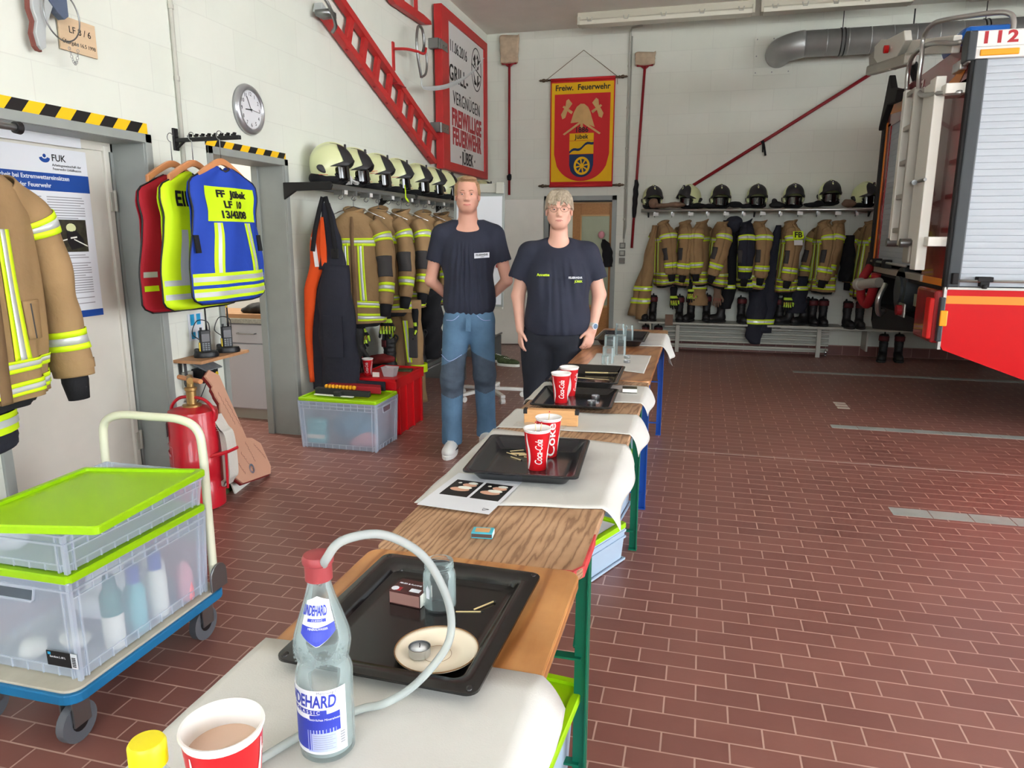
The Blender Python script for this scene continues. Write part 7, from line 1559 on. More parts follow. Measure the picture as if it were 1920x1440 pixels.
for i in range(4): lab(g, [(s, a+(b-a)*i/4, a+(b-a)*(i+1)/4) for s, a, b in fine([(-.042,.196,.208), (-.014,.181,.205), (.016,.198,.21)], 14)], rz2)
lab(g, fine([(-.032,.2125,.2165), (0.002,.2125,.2165)], 8), rz2); g.ob('blue_print', 'label_blue', bt_, smooth=True)
g = G(); lab(g, fine([(-.034,.022,.055), (.006,.022,.058)], 10), rz2); g.ob('pale_print', 'label_pale', bt_, smooth=True)
def ontube(g, s, size, s0, z0, rf, ang=-.88, **k):
    v, f = text_mesh(s, size, extr=.0001, **k); g.add([((rf(z0+y)+z)*math.cos(ang+(s0+x)/.039), (rf(z0+y)+z)*math.sin(ang+(s0+x)/.039), z0+y) for x, y, z in v], f)
g = G(); ontube(g, 'LINDEHARD', .026, -.036, .0985, rz3, bold=.0006, shear=.12, sx=.6); g.ob('lettering', 'label_blue', bt_); g = G(); ontube(g, 'LINDEHARD', .018, -.02, .226, rz3, bold=.0005, shear=.12, sx=.52); g.ob('lettering', 'label_blue', bt_)
g = G(); ontube(g, 'C L A S S I C', .0072, -.034, .083, rz3); ontube(g, 'C L A S S I C', .0036, -.014, .2145, rz3); ontube(g, 'Natürliches Mineralwasser', .0046, -.008, .072, rz3, shear=.2); ontube(g, 'MINERALWASSER', .0042, -.013, .2035, rz3)
g.ob('lettering', 'label_white', bt_)
g = G(); ontube(g, 'Mehrweg 0,7l', .006, -.002, .1125, rz3)
for k in range(7): lab(g, fine([(-.026,.047-.0034*k,.0478-.0034*k), (.004-.004*(k % 2),.047-.0034*k,.0478-.0034*k)], 6), rz3)
for k in range(5): lab(g, fine([(.011,.03+.004*k,.0322+.004*k), (.018,.03+.004*k,.0322+.004*k)], 3), rz3)
g.ob('fine_print', 'print_grey', bt_)
g = G(); g.lathe([(.0185,.262), (.0185,.284), (.021,.286), (.0215,.292), (.019,.297), (.008,.299), (.006,.299)], 32, cap0=True, cap1=True); g.ob('rubber_stopper', 'stopper', bt_, smooth='auto')
t = thing('plastic_tube', 'milky plastic tube arching from the bottle stopper down to the table', 'tube', at(-.482, .813, .779))
TP = [(-.474,.811,1.060), (-.462,.8,1.077), (-.444,.81,1.1), (-.408,.84,1.102), (-.383,.88,1.074), (-.363,.91,1.037), (-.347,.93,.987), (-.342,.95,.934), (-.345,.95,.888), (-.366,.94,.85), (-.398,.92,.816), (-.435,.9,.796), (-.47,.888,.788), (-.52,.83,.786), (-.56,.75,.786), (-.60,.68,.786)]
g = G(); g.tube(spline(TP, 6), .0062, 14); g.ob('tube_wall', 'tube', t, smooth=True, world=True)
# jar, saucer, tealights, matchboxes
def jar(label, m, r=.032, h=.098, group=None, up=True, neck=True, name='glass_jar'):
    t = thing(name, label, 'jar', m, group)
    P = [(r*.85,0), (r,.006), (r,h*.68), (r*.97,h*.76), (r*.86,h*.82), (r*.86,h*.85), (r*.9,h*.865), (r*.86,h*.885), (r*.9,h*.91), (r*.86,h*.93), (r*.88,h*.98), (r*.86,h)] if neck else [(r*.9,0), (r,.006), (r,h*.97), (r*.98,h)]
    if not up: P = [(a, h-b) for a, b in P][::-1]
    I = [(a-.0022, b) for a, b in P]; 
    if up: I = [(I[0][0], .005)]+I[1:]; g = G(); g.lathe(P+I[::-1], 40)
    else: I = I[:-1]+[(I[-1][0], h-.005)]; g = G(); g.lathe(I[::-1]+P, 40, cap0=True, cap1=True)
    g.ob('jar_glass', 'glass', t, smooth='auto'); return t
j = jar('open empty screw-top jar standing on the flat black tray', at(-.462, 1.222, .7825)); g = G(); g.prism([(-.004,0), (.004,0), (.005,.02), (.0,.028), (-.005,.02)], 0, .0006); g.M = None
g.v = [(.0322*math.cos(-2.0+x/.032), .0322*math.sin(-2.0+x/.032), .03+y) for x, y, z in g.v]; g.ob('white_mark', 'label_white', j)
t = thing('saucer', 'cream saucer with brown rim on the flat black tray', 'saucer', at(-.409, 1.062, .7825)); g = G(); g.lathe([(.036,0), (.045,.001), (.066,.009), (.073,.0125), (.0725,.0145), (.066,.011), (.046,.004), (.026,.0025), (.025,.0035), (.0,.0035)], 48, cap0=True, cap1=False); g.ob('plate_body', 'plate', t, smooth=True)
for r, w, z in ((.0725,.0018,.0143),): g = G(); g.tube([(r*math.cos(a), r*math.sin(a), z) for a in np.linspace(0, 2*PI, 48, endpoint=False)], .0011, 6, closed=True); g.ob('brown_rim', 'plate_rim', t, smooth=True)
g = G(); g.tube([(.0255*math.cos(a), .0255*math.sin(a), .0036) for a in np.linspace(0, 2*PI, 40, endpoint=False)], .0004, 4, closed=True); g.ob('centre_ring', 'plate_rim', t)
def tealight(label, m, group):
    t = thing('tealight', label, 'candle', m, group); g = G(); g.lathe([(.0185,0), (.019,.001), (.0192,.0155), (.0186,.0155), (.0184,.013)], 32, cap1=False); g.ob('metal_cup', 'foil', t, smooth='auto')
    g = G(); g.lathe([(.0184,.0125), (.0,.0135)], 28, cap0=True, cap1=False); g.ob('wax', 'wax', t, smooth=True); g = G(); g.tube([(0,0,.013), (.001,0,.018), (.0,.001,.021)], .0008, 5); g.ob('wick', 'ink', t); return t
tl_ = tealight('tealight standing on the cream saucer', at(-.436, 1.05, .788), 'tealights on the tables')
dup(tl_, at(-.43, 3.045, .778), 'front one of the two tealights on the shallow black tray'); dup(tl_, at(-.427, 3.15, .778), 'rear one of the two tealights on the shallow black tray')
dup(tl_, at(-.40, 4.30, .775), 'silver tealight on the napkin right of the glasses, rear one'); dup(tl_, at(-.385, 4.14, .775), 'silver tealight on the napkin right of the glasses, front one')
def mbox(label, m, a, b, c, top, side, group=None, name='matchbox', tray_='cream_white'):
    t = thing(name, label, 'matchbox', m, group); G().box(-a, a, -b, b, 0, c).ob('sleeve', top, t, bevel=.0008)
    G().box(-a+.001, a-.001, -b-.0006, -b+.0005, .003, c-.003).ob('striking_strip', side, t); G().box(a-.0005, a+.001, -b+.002, b-.002, .002, c-.002).ob('inner_tray', tray_, t); return t
m1 = mbox('large dark matchbox with flame print on the flat black tray', at(-.527, 1.232, .7825, -.12), .034, .026, .029, 'box_dark', 'strike')
g = G(); g.prism([(.006,-.018), (.028,-.018), (.028,-.006), (.006,-.006)], .029, .0295); g.prism([(-.03,-.02)]+[(-.026+.008*math.cos(a), -.015+.008*math.sin(a)) for a in np.linspace(0,PI*2,10)], .029, .0294); g.ob('printed_fields', 'label_white', m1)
g = G(); text(g, 'FEUER & FLAMME', .0065, -.004, .008, .0293, extr=.0002); g.ob('lettering', 'label_white', m1); G().box(-.03, -.012, -.022, -.008, .0288, .0292).ob('flame_print', 'tool_red', m1)
m2 = mbox('small turquoise matchbox lying on the bare wood of the second table', at(-.488, 1.60, .769, .12), .026, .018, .015, 'box_teal', 'box_brown'); G().box(-.018, .018, -.012, .012, .0148, .0154).ob('picture_field', 'block_wood', m2)
m3 = mbox('white-sided matchbox on the cover at the end of the second table', at(-.295, 3.36, .773, .1), .034, .026, .022, 'photo_dark', 'cream_white')
# printed sheet with two photographs
t = thing('printed_sheet', 'white paper sheet with two photo prints lying on the second table', 'paper', frame((-.718, 1.737, .7768), (.99,-.09,0), (.05,1,0))); G().box(0, .212, 0, .283, 0, .0006).ob('sheet', 'paper', t)
for x0 in (.022, .116):
    G().box(x0, x0+.085, .095, .225, .0006, .0009).ob('photo_print', 'ink', t); g = G(); rnd = random.Random(int(x0*1000))
    g.ell((x0+.04, .15, .001), (.03,.016,.0004), 16, 4); g.ell((x0+.055, .19, .001), (.022,.014,.0004), 16, 4); g.ob('hands_print', 'key_board', t)
    g = G(); g.ell((x0+.05, .165, .0015), (.022,.012,.0003), 14, 4); g.ell((x0+.06, .205, .0015), (.015,.01,.0003), 14, 4); g.ell((x0+.02, .20, .0012), (.006,.006,.0003), 10, 4); g.ob('cup_print', 'cream_white', t)
g = G(); g.tube([(.185,.02,.001), (.2,.03,.001), (.182,.034,.001), (.185,.02,.001)], .0008, 4); g.ob('logo', 'ink', t)
t = thing('wooden_block', 'long light wooden block standing behind the two cups on the second table', 'block', at(-.535, 2.68, .7715, .12)); G().box(-.105, .105, -.018, .018, 0, .062).ob('block', 'block_wood', t, bevel=.003)
for s in (-1, 1): g = G(); g.box(s*.1-.008, s*.1+.008, -.019, .019, .045, .0625); g.ob('dark_corner', 'ink', t, bevel=.002)
t = thing('plastic_bag', 'crumpled clear plastic bag on the cover left of the wooden block', 'bag', at(-.58, 2.63, .774)); g = G(); g.grid(lambda a, b: Vector((-.09+.2*a, -.03+.07*b, .004+.012*abs(math.sin(a*9+b*4))*math.sin(PI*a)*math.sin(PI*b))), 20, 8); g.ob('film', 'film', t, smooth=True)
for k, (x, y, a, L, lb) in enumerate(((-.56,3.70,.1,.12,'pale flat wooden stick lying across the deep black tray'), (-.66,3.56,-.15,.17,'thin wooden skewer lying across the deep black tray'))):
    t = thing('wooden_stick', lb, 'stick', at(x, y, .79, a)); g = G(); g.box(0, L, -.008 if k == 0 else -.002, .008 if k == 0 else .002, 0, .004); g.tube([(L,0,.002), (L+.08,.0,.004)], .0015, 5); g.ob('stick', 'match_wood', t)
rnd = random.Random(4); t = None
for k in range(14):
    m_ = at(-.64+.25*rnd.random(), 3.38+.2*rnd.random(), .7815, rnd.random()*3); lb = 'one of the burnt sticks scattered in the deep black tray'
    if t is None: t = thing('burnt_stick', lb, 'stick', m_, 'burnt sticks in the deep black tray'); g = G(); g.bar((0,0,0), (.04,0,0), .004, .003); g.ob('stick', 'box_brown', t)
    else: dup(t, m_, lb)
# glasses on the far napkin
gg = 'upturned glasses on the farthest table'
jar('upturned jar standing on the napkin, front left of the glasses', at(-.492, 4.12, .773), .033, .095, gg, False, False, 'drinking_glass'); jar('small glass standing inside the upturned front jar', at(-.500, 4.05, .773), .02, .055, gg, False, False, 'drinking_glass')
jar('tall upturned rounded glass behind the front jar', at(-.512, 4.36, .773), .034, .13, gg, False, False, 'drinking_glass'); jar('tall narrow glass just right behind the rounded glass', at(-.452, 4.42, .773), .032, .125, gg, False, False, 'drinking_glass')
jar('screw-top jar, left one of the pair before the farthest tray', at(-.513, 4.93, .775), .034, .13, 'jars before the farthest tray'); jar('screw-top jar, right one of the pair before the farthest tray', at(-.452, 4.95, .775), .03, .12, 'jars before the farthest tray')
# yellow-capped bottle at the near edge
t = thing('yellow_cap_bottle', 'clear plastic bottle with bright yellow cap at the bottom picture edge', 'bottle', at(-.578, .588, .778)); g = G(); g.lathe([(.026,0), (.029,.005), (.029,.09), (.026,.105), (.016,.125), (.015,.13)], 32, cap1=False); g.ob('bottle_body', 'glass', t, smooth=True)
g = G(); g.lathe([(.0165,.13), (.0205,.133), (.0205,.158), (.018,.162), (.0,.163)], 32); g.ob('screw_cap', 'cap_yellow', t, smooth='auto')
# crates under the tables
def ucrate(label, m, L, W_, H): 
    c = crate(label, m, L, W_, H, 'crate_blue', 'crate_blue', 'grey crates with green lids under the tables', hole=False, ribs=False)
    for s in (-1, 1):
        for z in (H-.02, H-.05, .004): g = G(); g.box(-L/2-.003, L/2+.003, s*(W_/2)-.004, s*(W_/2)+.004, z, z+.01); g.ob('rib', 'crate_blue', c); g = G(); g.box(s*(L/2)-.004, s*(L/2)+.004, -W_/2, W_/2, z, z+.01); g.ob('rib', 'crate_blue', c)
        for k in (-.38, -.2, .2, .38): g = G(); g.box(L*k-.006, L*k+.006, s*(W_/2-.004)-.005, s*(W_/2-.004)+.005, 0, H-.05); g.ob('rib', 'crate_blue', c)
    return c
ucrate('grey-blue crate with green lid on the floor beside the second green leg', at(-.519, 3.135, 0, -.42), .40, .29, .165)
L1 = crate_lid('green-rimmed lid with white sheet on the crate by the second green leg', at(-.519, 3.135, .175, -.42), .40, .29, group='green lids under the tables'); G().box(-.16, .165, -.11, .11, .005, .007).ob('white_sheet', 'paper', L1)
ucrate('grey crate under the second table, its green lid showing beside the nearest leg', at(-.49, 1.62, 0, -.1), .40, .30, .27); crate_lid('green lid on the crate behind the nearest green table leg', at(-.475, 1.62, .285, -.1, .05), .42, .31, group='green lids under the tables')
ucrate('tall grey crate under the joint of the second and third table', at(-.53, 3.80, 0, -.1), .40, .30, .30); crate_lid('green lid on the crate under the joint of the tables', at(-.53, 3.80, .31, -.1), .40, .30, group='green lids under the tables')
ucrate('grey crate under the farthest table beside the rear blue leg', at(-.52, 5.2, 0, .0), .38, .55, .42); crate_lid('lid on the crate beside the rear blue table leg', at(-.52, 5.2, .43), .38, .55, group='green lids under the tables', mt='crate_blue')

# ------------------------------------------------------------------ the two people
mat('skin_m', C(214,160,140), .5, noise=.04, nscale=12); mat('skin_f', C(222,172,152), .5, noise=.05, nscale=12); mat('lip', C(186,110,102), .5); mat('lip_f', C(196,128,120), .5)
mat('hair_m', C(170,136,100), .7, noise=.35, nscale=26, bump=.5, bscale=90, stretch=(8,8,1)); mat('hair_f', C(168,154,134), .7, noise=.35, nscale=18, bump=.3, bscale=60, stretch=(8,8,1))
mat('tshirt', C(40,44,60), .85, noise=.1, nscale=6, bump=.5, bscale=9); mat('jeans', C(88,122,152), .8, noise=.28, nscale=6, bump=.3, bscale=40); mat('jeans_knee', C(74,88,104), .8, noise=.25, nscale=14, bump=.4, bscale=40)
mat('trouser_navy', C(30,34,44), .85, noise=.1, bump=.2, bscale=25); mat('shoe_white', C(228,228,226), .5); mat('eye_white', C(196,184,176), .4); mat('iris', C(44,52,58), .4); mat('brow', C(150,112,84), .8); mat('watch_band', C(214,208,190), .5); mat('watch_face', C(46,84,118), .2); mat('neon', C(205,235,40), .6)
def hand(S_, w, d, s, palm=(0,-1,0), L=.17, curl=.35, k=.004):   # w wrist, d direction, s thumb side sign vector
    w = Vector(w); d = Vector(d).normalized(); n = Vector(palm); n = (n-d*n.dot(d)).normalized(); x = d.cross(n)*s
    pc = w+d*.045; S_.cap(w-d*.02, w+d*.01, .024, .024, k=.015, fl=(n, 1.3)); S_.cap(w+d*.015, w+d*.075, .034, .037, k=.015, fl=(n, 2.6))
    S_.cap(w+d*.05+x*.018, w+d*.085-x*.02, .014, .014, k=.01)
    for i, (o, l) in enumerate(((.030,.062), (.011,.072), (-.009,.068), (-.028,.054))):
        a = w+d*.085+x*o; c = curl*(1+.15*i); d1 = (d*math.cos(c*.6)+n*math.sin(c*.6)); d2 = (d*math.cos(c*1.5)+n*math.sin(c*1.5)); d3 = (d*math.cos(c*2.4)+n*math.sin(c*2.4))
        b = a+d1*l*.45; e = b+d2*l*.32; f = e+d3*l*.23
        S_.cap(a-d*.012, b, .0092, .0085, k=.004); S_.cap(b, e, .0085, .008, k=.003); S_.cap(e, f, .008, .007, k=.002)
    a = w+d*.022+x*.022; b = a+(d*.6+x*.65+n*.25).normalized()*.038; c = b+(d*.9+x*.2+n*.35).normalized()*.032; S_.cap(a, b, .014, .0105, k=.012); S_.cap(b, c, .0105, .0085, k=.003)
def head(S_, c, wide=1., jaw=1., tilt=0.):   # c head centre (eye height), faces -y
    x, y, z = c; e = lambda p, r, **k: S_.ell((x+p[0], y+p[1], z+p[2]), r, **k)
    e((0,.02,.035), (.076*wide,.096,.085)); e((0,-.03,-.035), (.062*wide,.062,.08), k=.03); e((0,-.05,-.082), (.030*jaw,.028,.024), k=.03)
    for s in (-1, 1):
        S_.cap((x+s*.05*wide, y+.0, z-.05), (x+s*.024, y-.045, z-.088), .022, .018, k=.025)
        e((s*.040,-.058,-.022), (.024,.018,.018), k=.02); e((s*.031,-.088,.002), (.019,.020,.0125), k=.008, op='s'); e((s*.031,-.069,.0), (.0125,.0125,.011), k=.002)
        e((s*.031,-.080,.019), (.022,.010,.006), k=.012)
        e((s*.078*wide,.012,-.008), (.009,.018,.031), k=.006); e((s*.086*wide,.005,-.004), (.004,.009,.017), k=.004, op='s')
    S_.cap((x, y-.078, z+.004), (x, y-.101, z-.031), .0085, .0115, k=.014); e((-.012,-.092,-.036), (.0085,.011,.007), k=.006); e((.012,-.092,-.036), (.0085,.011,.007), k=.006)
    e((0,-.085,-.0610), (.024,.011,.0045), k=.006); e((0,-.083,-.0700), (.019,.011,.005), k=.006); e((0,-.101,-.0655), (.027,.006,.0014), k=.003, op='s')
def eyes(t, c, iris='iris'):
    for s in (-1, 1):
        g = G(); g.ell((c[0]+s*.031, c[1]-.0725, c[2]+.001), (.0105,.010,.0042), 14, 8); e_ = g.ob('eye', 'eye_white', t, smooth=True)
        g = G(); g.ell((c[0]+s*.031, c[1]-.0815, c[2]+.001), (.0055,.002,.0042), 12, 6); g.ob('iris', 'iris', e_, smooth=True)
        g = G(); g.tube(spline([(c[0]+s*.015, c[1]-.089, c[2]+.021), (c[0]+s*.031, c[1]-.089, c[2]+.026), (c[0]+s*.047, c[1]-.078, c[2]+.020)]), [.0015]+[.0024]*15+[.001], 6); g.ob('eyebrow', 'brow', t, smooth=True)
def shoe(name, t, x, y, a, z=.0, mt='shoe_white'):
    M_ = Matrix.Translation((x, y, z)) @ Matrix.Rotation(a, 4, 'Z')
    s = SDF((-.06,-.23,-.01), (.06,.11,.13), .005); s.ell((0,-.06,.045), (.046,.135,.05)); s.ell((0,.03,.07), (.036,.05,.045), k=.03); s.ell((0,-.13,.04), (.044,.06,.035), k=.02); s.box((-.1,-.3,-.1), (.1,.3,.012), op='s'); q = s.mesh(name, mt, t); q.matrix_local = M_
    g = G(); g.prism([(.05*math.cos(b)*(1-.1*math.sin(b)), -.055+.15*math.sin(b)) for b in np.linspace(0, 2*PI, 28, endpoint=False)], 0, .03); g.ob('sole', mt, q, bevel=.006)
    for k in range(5): g = G(); g.bar((-.022, -.045-.018*k, .095-.007*k), (.022, -.05-.018*k, .095-.007*k), .006, .004); g.ob('lace', 'paper', q)
    g = G(); g.add([(s_*.0475, -.12, .05) for s_ in (1,)]+[(.05,-.03,.05), (.044,.03,.07), (.048,-.03,.035)], [(0,1,2,3)]); g.ob('side_stripe', 'navy_cloth', q, thick=.003)
# --- young man
PM = thing('person', 'young man in dark navy T-shirt and faded jeans, hands behind his back', 'person', at(-1.53, 4.72, 0, .27))
b = SDF((-.36,-.26,.02), (.36,.32,1.90), .0045); hc = (.0,-.01,1.757)
b.cap((0,.03,1.50), (0,.012,1.66), .068, .062, k=.02); head(b, hc, 1.0, 1.05); b.ell((0,.03,1.35), (.17,.10,.2), k=.05); b.ell((0,.02,1.1), (.15,.10,.16), k=.05); b.ell((0,.02,.97), (.15,.10,.1), k=.05)
b.cap((-.14,.03,1.50), (.14,.03,1.50), .05, k=.05); b.cap((-.05,.03,1.55), (-.15,.03,1.50), .045, .05, k=.03); b.cap((.05,.03,1.55), (.15,.03,1.50), .045, .05, k=.03)
KL, FL, KR, FR = (-.115,-.09,.53), (-.125,-.06,.07), (.105,.05,.53), (.115,.14,.07)
for s, K, F_ in ((-1, KL, FL), (1, KR, FR)):
    sh, el, wr = (s*.195,.03,1.475), (s*.262,.055,1.19), (s*.13,.165,1.05)
    b.cap(sh, el, .05, .039, k=.03); b.cap(el, wr, .040, .027, k=.012); hand(b, wr, (-s*.9,.1,-.25), s, palm=(0,-1,0), curl=.3)
    b.cap((s*.085,.02,.93), K, .075, .052, k=.03); b.cap(K, F_, .05, .036, k=.02); b.cap(F_, (F_[0], F_[1]-.1, .05), .03, .025, k=.02)
lips = lambda cx, cy, cz: (lambda X, Y, Z: np.where((np.abs(X-cx) < .023) & (Y < cy-.082) & (np.abs(Z-(cz-.0655)) < .0062-.14*np.abs(X-cx)), 1, 0))
b.mesh('body', ['skin_m', 'lip'], PM, color=lips(*hc), smooth=1); eyes(PM, hc)
h = SDF((-.11,-.12,1.66), (.11,.15,1.89), .004); h.ell((0,.026,1.797), (.083,.102,.085)); h.ell((0,.06,1.74), (.078,.07,.07), k=.03); h.ell((0,-.085,1.752), (.072,.07,.082), k=.006, op='s'); h.ell((0.01,-.04,1.858), (.055,.055,.018), k=.02)
h.box((-.12,-.12,1.6), (.12,.0,1.735), op='s', k=.006); h.box((-.2,-.2,1.6), (.2,.2,1.69), op='s', k=.01)
for s in (-1, 1): h.cap((s*.075,-.035,1.82), (s*.081,-.012,1.755), .009, .007, k=.012)
h.mesh('hair', 'hair_m', PM, disp=lambda P: P+np.stack([vnoise(P*[1,1,.3], 190, 1), vnoise(P*[1,1,.3], 190, 2), vnoise(P*[1,1,.3], 150, 3)], 1)*.003)
def cloth_noise(amp, f, seed, ztop=9.):
    def d(P):
        Q = np.stack([P[:, 0]*1.1+P[:, 2]*.5*np.tanh(P[:, 0]*7), P[:, 1], P[:, 2]*.6], 1); w = amp*(.55+.45*np.abs(vnoise(P, 9, seed+5))*2)*np.clip((ztop-P[:, 2])*7, 0, 1); return P+np.stack([vnoise(Q, f, seed)*w, vnoise(Q, f, seed+1)*w, 0*w], 1)
    return d
s_ = SDF((-.34,-.2,.90), (.34,.27,1.60), .005)
s_.ell((0,.02,1.36), (.185,.122,.18)); s_.ell((0,.02,1.15), (.172,.118,.20), k=.08); s_.ell((0,.015,1.02), (.178,.122,.12), k=.08); s_.cap((-.15,.03,1.475), (.15,.03,1.475), .062, k=.06)
for s in (-1, 1): s_.cap((s*.055,.03,1.565), (s*.17,.03,1.51), .05, .062, k=.03); s_.cap((s*.185,.03,1.485), (s*.238,.045,1.29), .066, .063, k=.035); s_.cap((s*.238,.045,1.285), (s*.26,.052,1.2), .07, .08, op='s', k=.004)
s_.ell((0,-.03,1.615), (.066,.085,.085), op='s', k=.006); s_.box((-.5,-.5,.8), (.5,.5,.955), op='s', k=.004)
s_.mesh('t_shirt', 'tshirt', PM, smooth=3, disp=cloth_noise(.013, 30, 5, 1.47))
g = G(); g.grid(lambda a, c: Vector((.045+.10*a, -.111-.0+.018*a+.006*(1-c), 1.345+.034*c+.006*a)), 6, 2); lb_ = g.ob('chest_badge', 'label_white', PM, thick=.003)
v, f = text_mesh('FEUERWEHR', .02, bold=.0003, extr=.0003, sx=.72); g = G(); g.add([(.095+x, -.1145+.018*(.5+x/.1)-z-.003, 1.368+y+.06*x) for x, y, z in v], f); v, f = text_mesh('JÜBEK', .009, extr=.0003); g.add([(.1+x, -.1145+.018*(.5+x/.1)-z-.002, 1.355+y+.06*x) for x, y, z in v], f); g.ob('lettering', 'ink', lb_)
j = SDF((-.26,-.24,.03), (.26,.30,1.06), .005)
j.ell((0,.02,.94), (.172,.125,.12)); j.cap((0,.02,.97), (0,.02,1.0), .165, .16, fl=((0,1,0), 1.4), k=.02)
for s, K, F_ in ((-1, KL, FL), (1, KR, FR)): j.cap((s*.085,.02,.90), K, .098, .078, k=.03); j.cap(K, (F_[0], F_[1]+.01, .12), .078, .066, k=.03); j.cap((F_[0], F_[1]+.01, .14), (F_[0], F_[1]+.01, .075), .068, .073, k=.02)
j.box((-.5,-.5,-.1), (.5,.5,.055), op='s'); j.box((-.5,-.5,1.0), (.5,.5,1.3), op='s')
j.mesh('jeans', ['jeans', 'jeans_knee'], PM, color=lambda X, Y, Z: np.where((Z > .40+.35*np.abs(np.abs(X)-.11)) & (Z < .66-.5*(np.abs(X)-.11)) & (Y < .02+.12*(X > 0)), 1, 0),
    disp=lambda P: P+np.stack([vnoise(P*[1,1,.6], 30, 7)*.007, vnoise(P*[1,1,3.], 26, 9)*.012*np.exp(-((P[:, 2]-.48)/.14)**2)+vnoise(P*[1,1,2.2], 30, 3)*.007*np.exp(-((P[:, 2]-.13)/.07)**2), 0*P[:, 0]], 1))
g = G(); g.bar((.0,-.125,.86), (.005,-.118,.955), .035, .004, up=(0,1,0)); g.ob('fly_seam', 'jeans', PM)
for s in (-1, 1):
    g = G(); g.tube(spline([(s*.06,-.113,.965), (s*.10,-.108,.935), (s*.15,-.07,.93)]), .0022, 5); g.ob('pocket_seam', 'label_pale', PM)
    x0, y0 = (KL if s < 0 else KR)[:2]; g = G(); g.tube(spline([(x0-.07, y0-.04+(.02), .70), (x0-.01, y0-.088+.01, .665), (x0+.07, y0-.05+.02, .70)]), .0018, 5); g.ob('knee_seam', 'label_pale', PM)
shoe('shoe', PM, -.125, -.085, -.12); shoe('shoe', PM, .112, .10, .45)
# --- woman
PW_ = thing('person', 'woman with glasses in navy T-shirt and dark trousers, one hand resting on the table', 'person', at(-.885, 4.60, 0, .20))
b = SDF((-.36,-.28,.02), (.36,.28,1.80), .0045); hc = (-.0,-.015,1.652)
b.cap((0,.03,1.40), (0,.01,1.55), .062, .056, k=.02); head(b, hc, 1.02, .95); b.ell((0,.02,1.25), (.18,.12,.2), k=.05); b.ell((0,0,1.0), (.17,.13,.18), k=.05); b.ell((0,.02,.86), (.17,.12,.12), k=.05)
b.cap((-.14,.03,1.40), (.14,.03,1.40), .05, k=.05)
WA = ((-.195,.03,1.375), (-.258,.02,1.11), (-.242,-.04,.90)); WB = ((.195,.03,1.375), (.268,.03,1.12), (.225,-.05,.905))
for s, (sh, el, wr) in ((-1, WA), (1, WB)):
    b.cap(sh, el, .055, .044, k=.03); b.cap(el, wr, .044, .027, k=.015); 
    for K, F_ in (((s*.095-.03,.0,.47), (s*.1-.03,.02,.07)),): b.cap((s*.09-.02,.02,.82), K, .085, .055, k=.03); b.cap(K, F_, .052, .036, k=.02); b.cap(F_, (F_[0], F_[1]-.1, .045), .03, .025, k=.02)
hand(b, WA[2], (.06,-.12,-1), 1, palm=(.9,.3,0), curl=.3); hand(b, WB[2], (-.28,-.16,-.95), -1, palm=(-.5,.75,.0), curl=.42)
b.mesh('body', ['skin_f', 'lip_f'], PW_, color=lips(*hc)); eyes(PW_, hc)
h = SDF((-.11,-.13,1.53), (.11,.16,1.79), .004); h.ell((0,.024,1.700), (.088,.108,.086)); h.ell((0,.075,1.64), (.074,.06,.07), k=.03); h.ell((0,-.09,1.632), (.068,.07,.072), k=.006, op='s'); h.box((-.12,-.13,1.5), (.12,.012,1.645), op='s', k=.008); h.box((-.2,-.2,1.4), (.2,.2,1.58), op='s', k=.01)
for k in range(15): x = -.063+.009*k; h.cap((x*.75, -.045, 1.757), (x*1.1, -.101+.35*abs(x)*.7, 1.692-.016*abs(math.sin(k*1.7))+(.022 if k in (6, 7, 10) else 0)), .013, .0045, k=.005)
for s in (-1, 1): h.cap((s*.07,-.045,1.72), (s*.085,-.015,1.655), .014, .009, k=.012)
h.mesh('hair', 'hair_f', PW_, disp=lambda P: P+np.stack([vnoise(P*[1,1,.2], 190, 1), vnoise(P*[1,1,.2], 190, 2), vnoise(P*[1,1,.2], 150, 3)], 1)*.0022)
g = G()
for s in (-1, 1): g.tube([(hc[0]+s*.033+.024*math.cos(a), hc[1]-.099+.006*abs(math.cos(a)), hc[2]+.002+.017*math.sin(a)) for a in np.linspace(0, 2*PI, 24, endpoint=False)], .0011, 5, closed=True); g.tube([(hc[0]+s*.057, hc[1]-.092, hc[2]+.006), (hc[0]+s*.082, hc[1]-.04, hc[2]+.008), (hc[0]+s*.086, hc[1]+.02, hc[2]+.004)], .0013, 5)
g.tube([(hc[0]-.010, hc[1]-.1, hc[2]+.006), (hc[0], hc[1]-.104, hc[2]+.009), (hc[0]+.010, hc[1]-.1, hc[2]+.006)], .0012, 5); g.ob('glasses', 'bronze', PW_, smooth=True)
s_ = SDF((-.36,-.25,.80), (.36,.27,1.50), .005)
s_.ell((0,.01,1.26), (.202,.145,.19)); s_.ell((-.08,-.06,1.21), (.10,.085,.09), k=.06); s_.ell((.08,-.06,1.21), (.10,.085,.09), k=.06); s_.ell((0,-.01,1.05), (.203,.165,.19), k=.08); s_.ell((0,-.0,.93), (.212,.165,.14), k=.07); s_.cap((-.15,.03,1.375), (.15,.03,1.375), .066, k=.06)
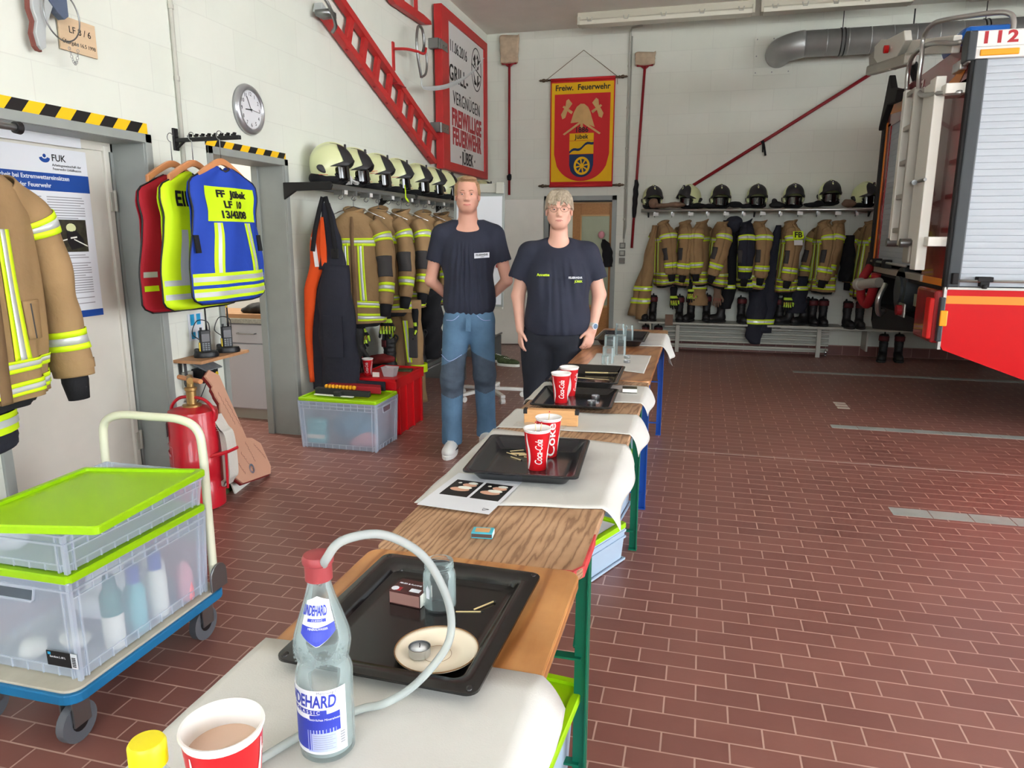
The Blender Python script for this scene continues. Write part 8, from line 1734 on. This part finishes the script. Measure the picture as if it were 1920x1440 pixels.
for s in (-1, 1): s_.cap((s*.06,.03,1.44), (s*.18,.03,1.39), .045, .058, k=.03); s_.cap((s*.19,.03,1.38), (s*.262,.03,1.175), .074, .078, k=.035); s_.cap((s*.262,.03,1.17), (s*.28,.03,1.08), .088, .1, op='s', k=.004)
s_.ell((0,-.04,1.515), (.088,.10,.10), op='s', k=.006); s_.box((-.5,-.5,.7), (.5,.5,.872), op='s', k=.004)
s_.mesh('t_shirt', 'tshirt', PW_, smooth=3, disp=cloth_noise(.013, 26, 9, 1.38))
j = SDF((-.28,-.2,.03), (.24,.2,.96), .005); j.ell((-.02,.01,.87), (.19,.15,.12))
for s in (-1, 1): j.cap((s*.092-.04,.01,.83), (s*.09-.04,.0,.47), .115, .085, k=.03); j.cap((s*.09-.04,.0,.47), (s*.1-.035,.025,.10), .083, .075, k=.03)
j.box((-.5,-.5,-.1), (.5,.5,.05), op='s'); j.mesh('trousers', 'trouser_navy', PW_, disp=cloth_noise(.008, 28, 3))
def chest(g, s, size, x0, z0, **k):
    v, f = text_mesh(s, size, extr=.0004, **k); g.add([(x0+x, -.168-z+.35*(abs(x0+x)-.08)**2*6+.35*(z0+y-1.21)**2*6, z0+y) for x, y, z in v], f)
g = G(); chest(g, 'Annette', .024, -.095, 1.255, bold=.0006); chest(g, 'JÜBEK', .018, .125, 1.215, bold=.0005); g.ob('lettering', 'neon', PW_); g = G(); chest(g, 'FEUERWEHR', .018, .105, 1.238, bold=.0003, sx=.85); g.ob('lettering', 'label_white', PW_)
w = Vector(WB[2]); d = (w-Vector(WB[1])).normalized(); g = G(); g.tube([w-d*.035, w-d*.012], .031, 20); wt = g.ob('wristwatch', 'watch_band', PW_, smooth='auto'); c = w-d*.024+Vector((.006,-.031,0)); g = G(); g.cyl(c, c+Vector((.006,-.008,0)), .021, n=20); g.ob('watch_case', 'label_white', wt); g = G(); g.cyl(c+Vector((.006,-.008,0)), c+Vector((.007,-.0095,0)), .017, n=20); g.ob('watch_face', 'watch_face', wt)
g = G(); g.box(-.215, -.16, -.06, .02, .70, .79); g.ob('pocket_flap', 'black_cloth', PW_, bevel=.012)
shoe('shoe', PW_, -.13, -.0, -.1, mt='black_soft'); shoe('shoe', PW_, .07, -.0, .15, mt='black_soft')
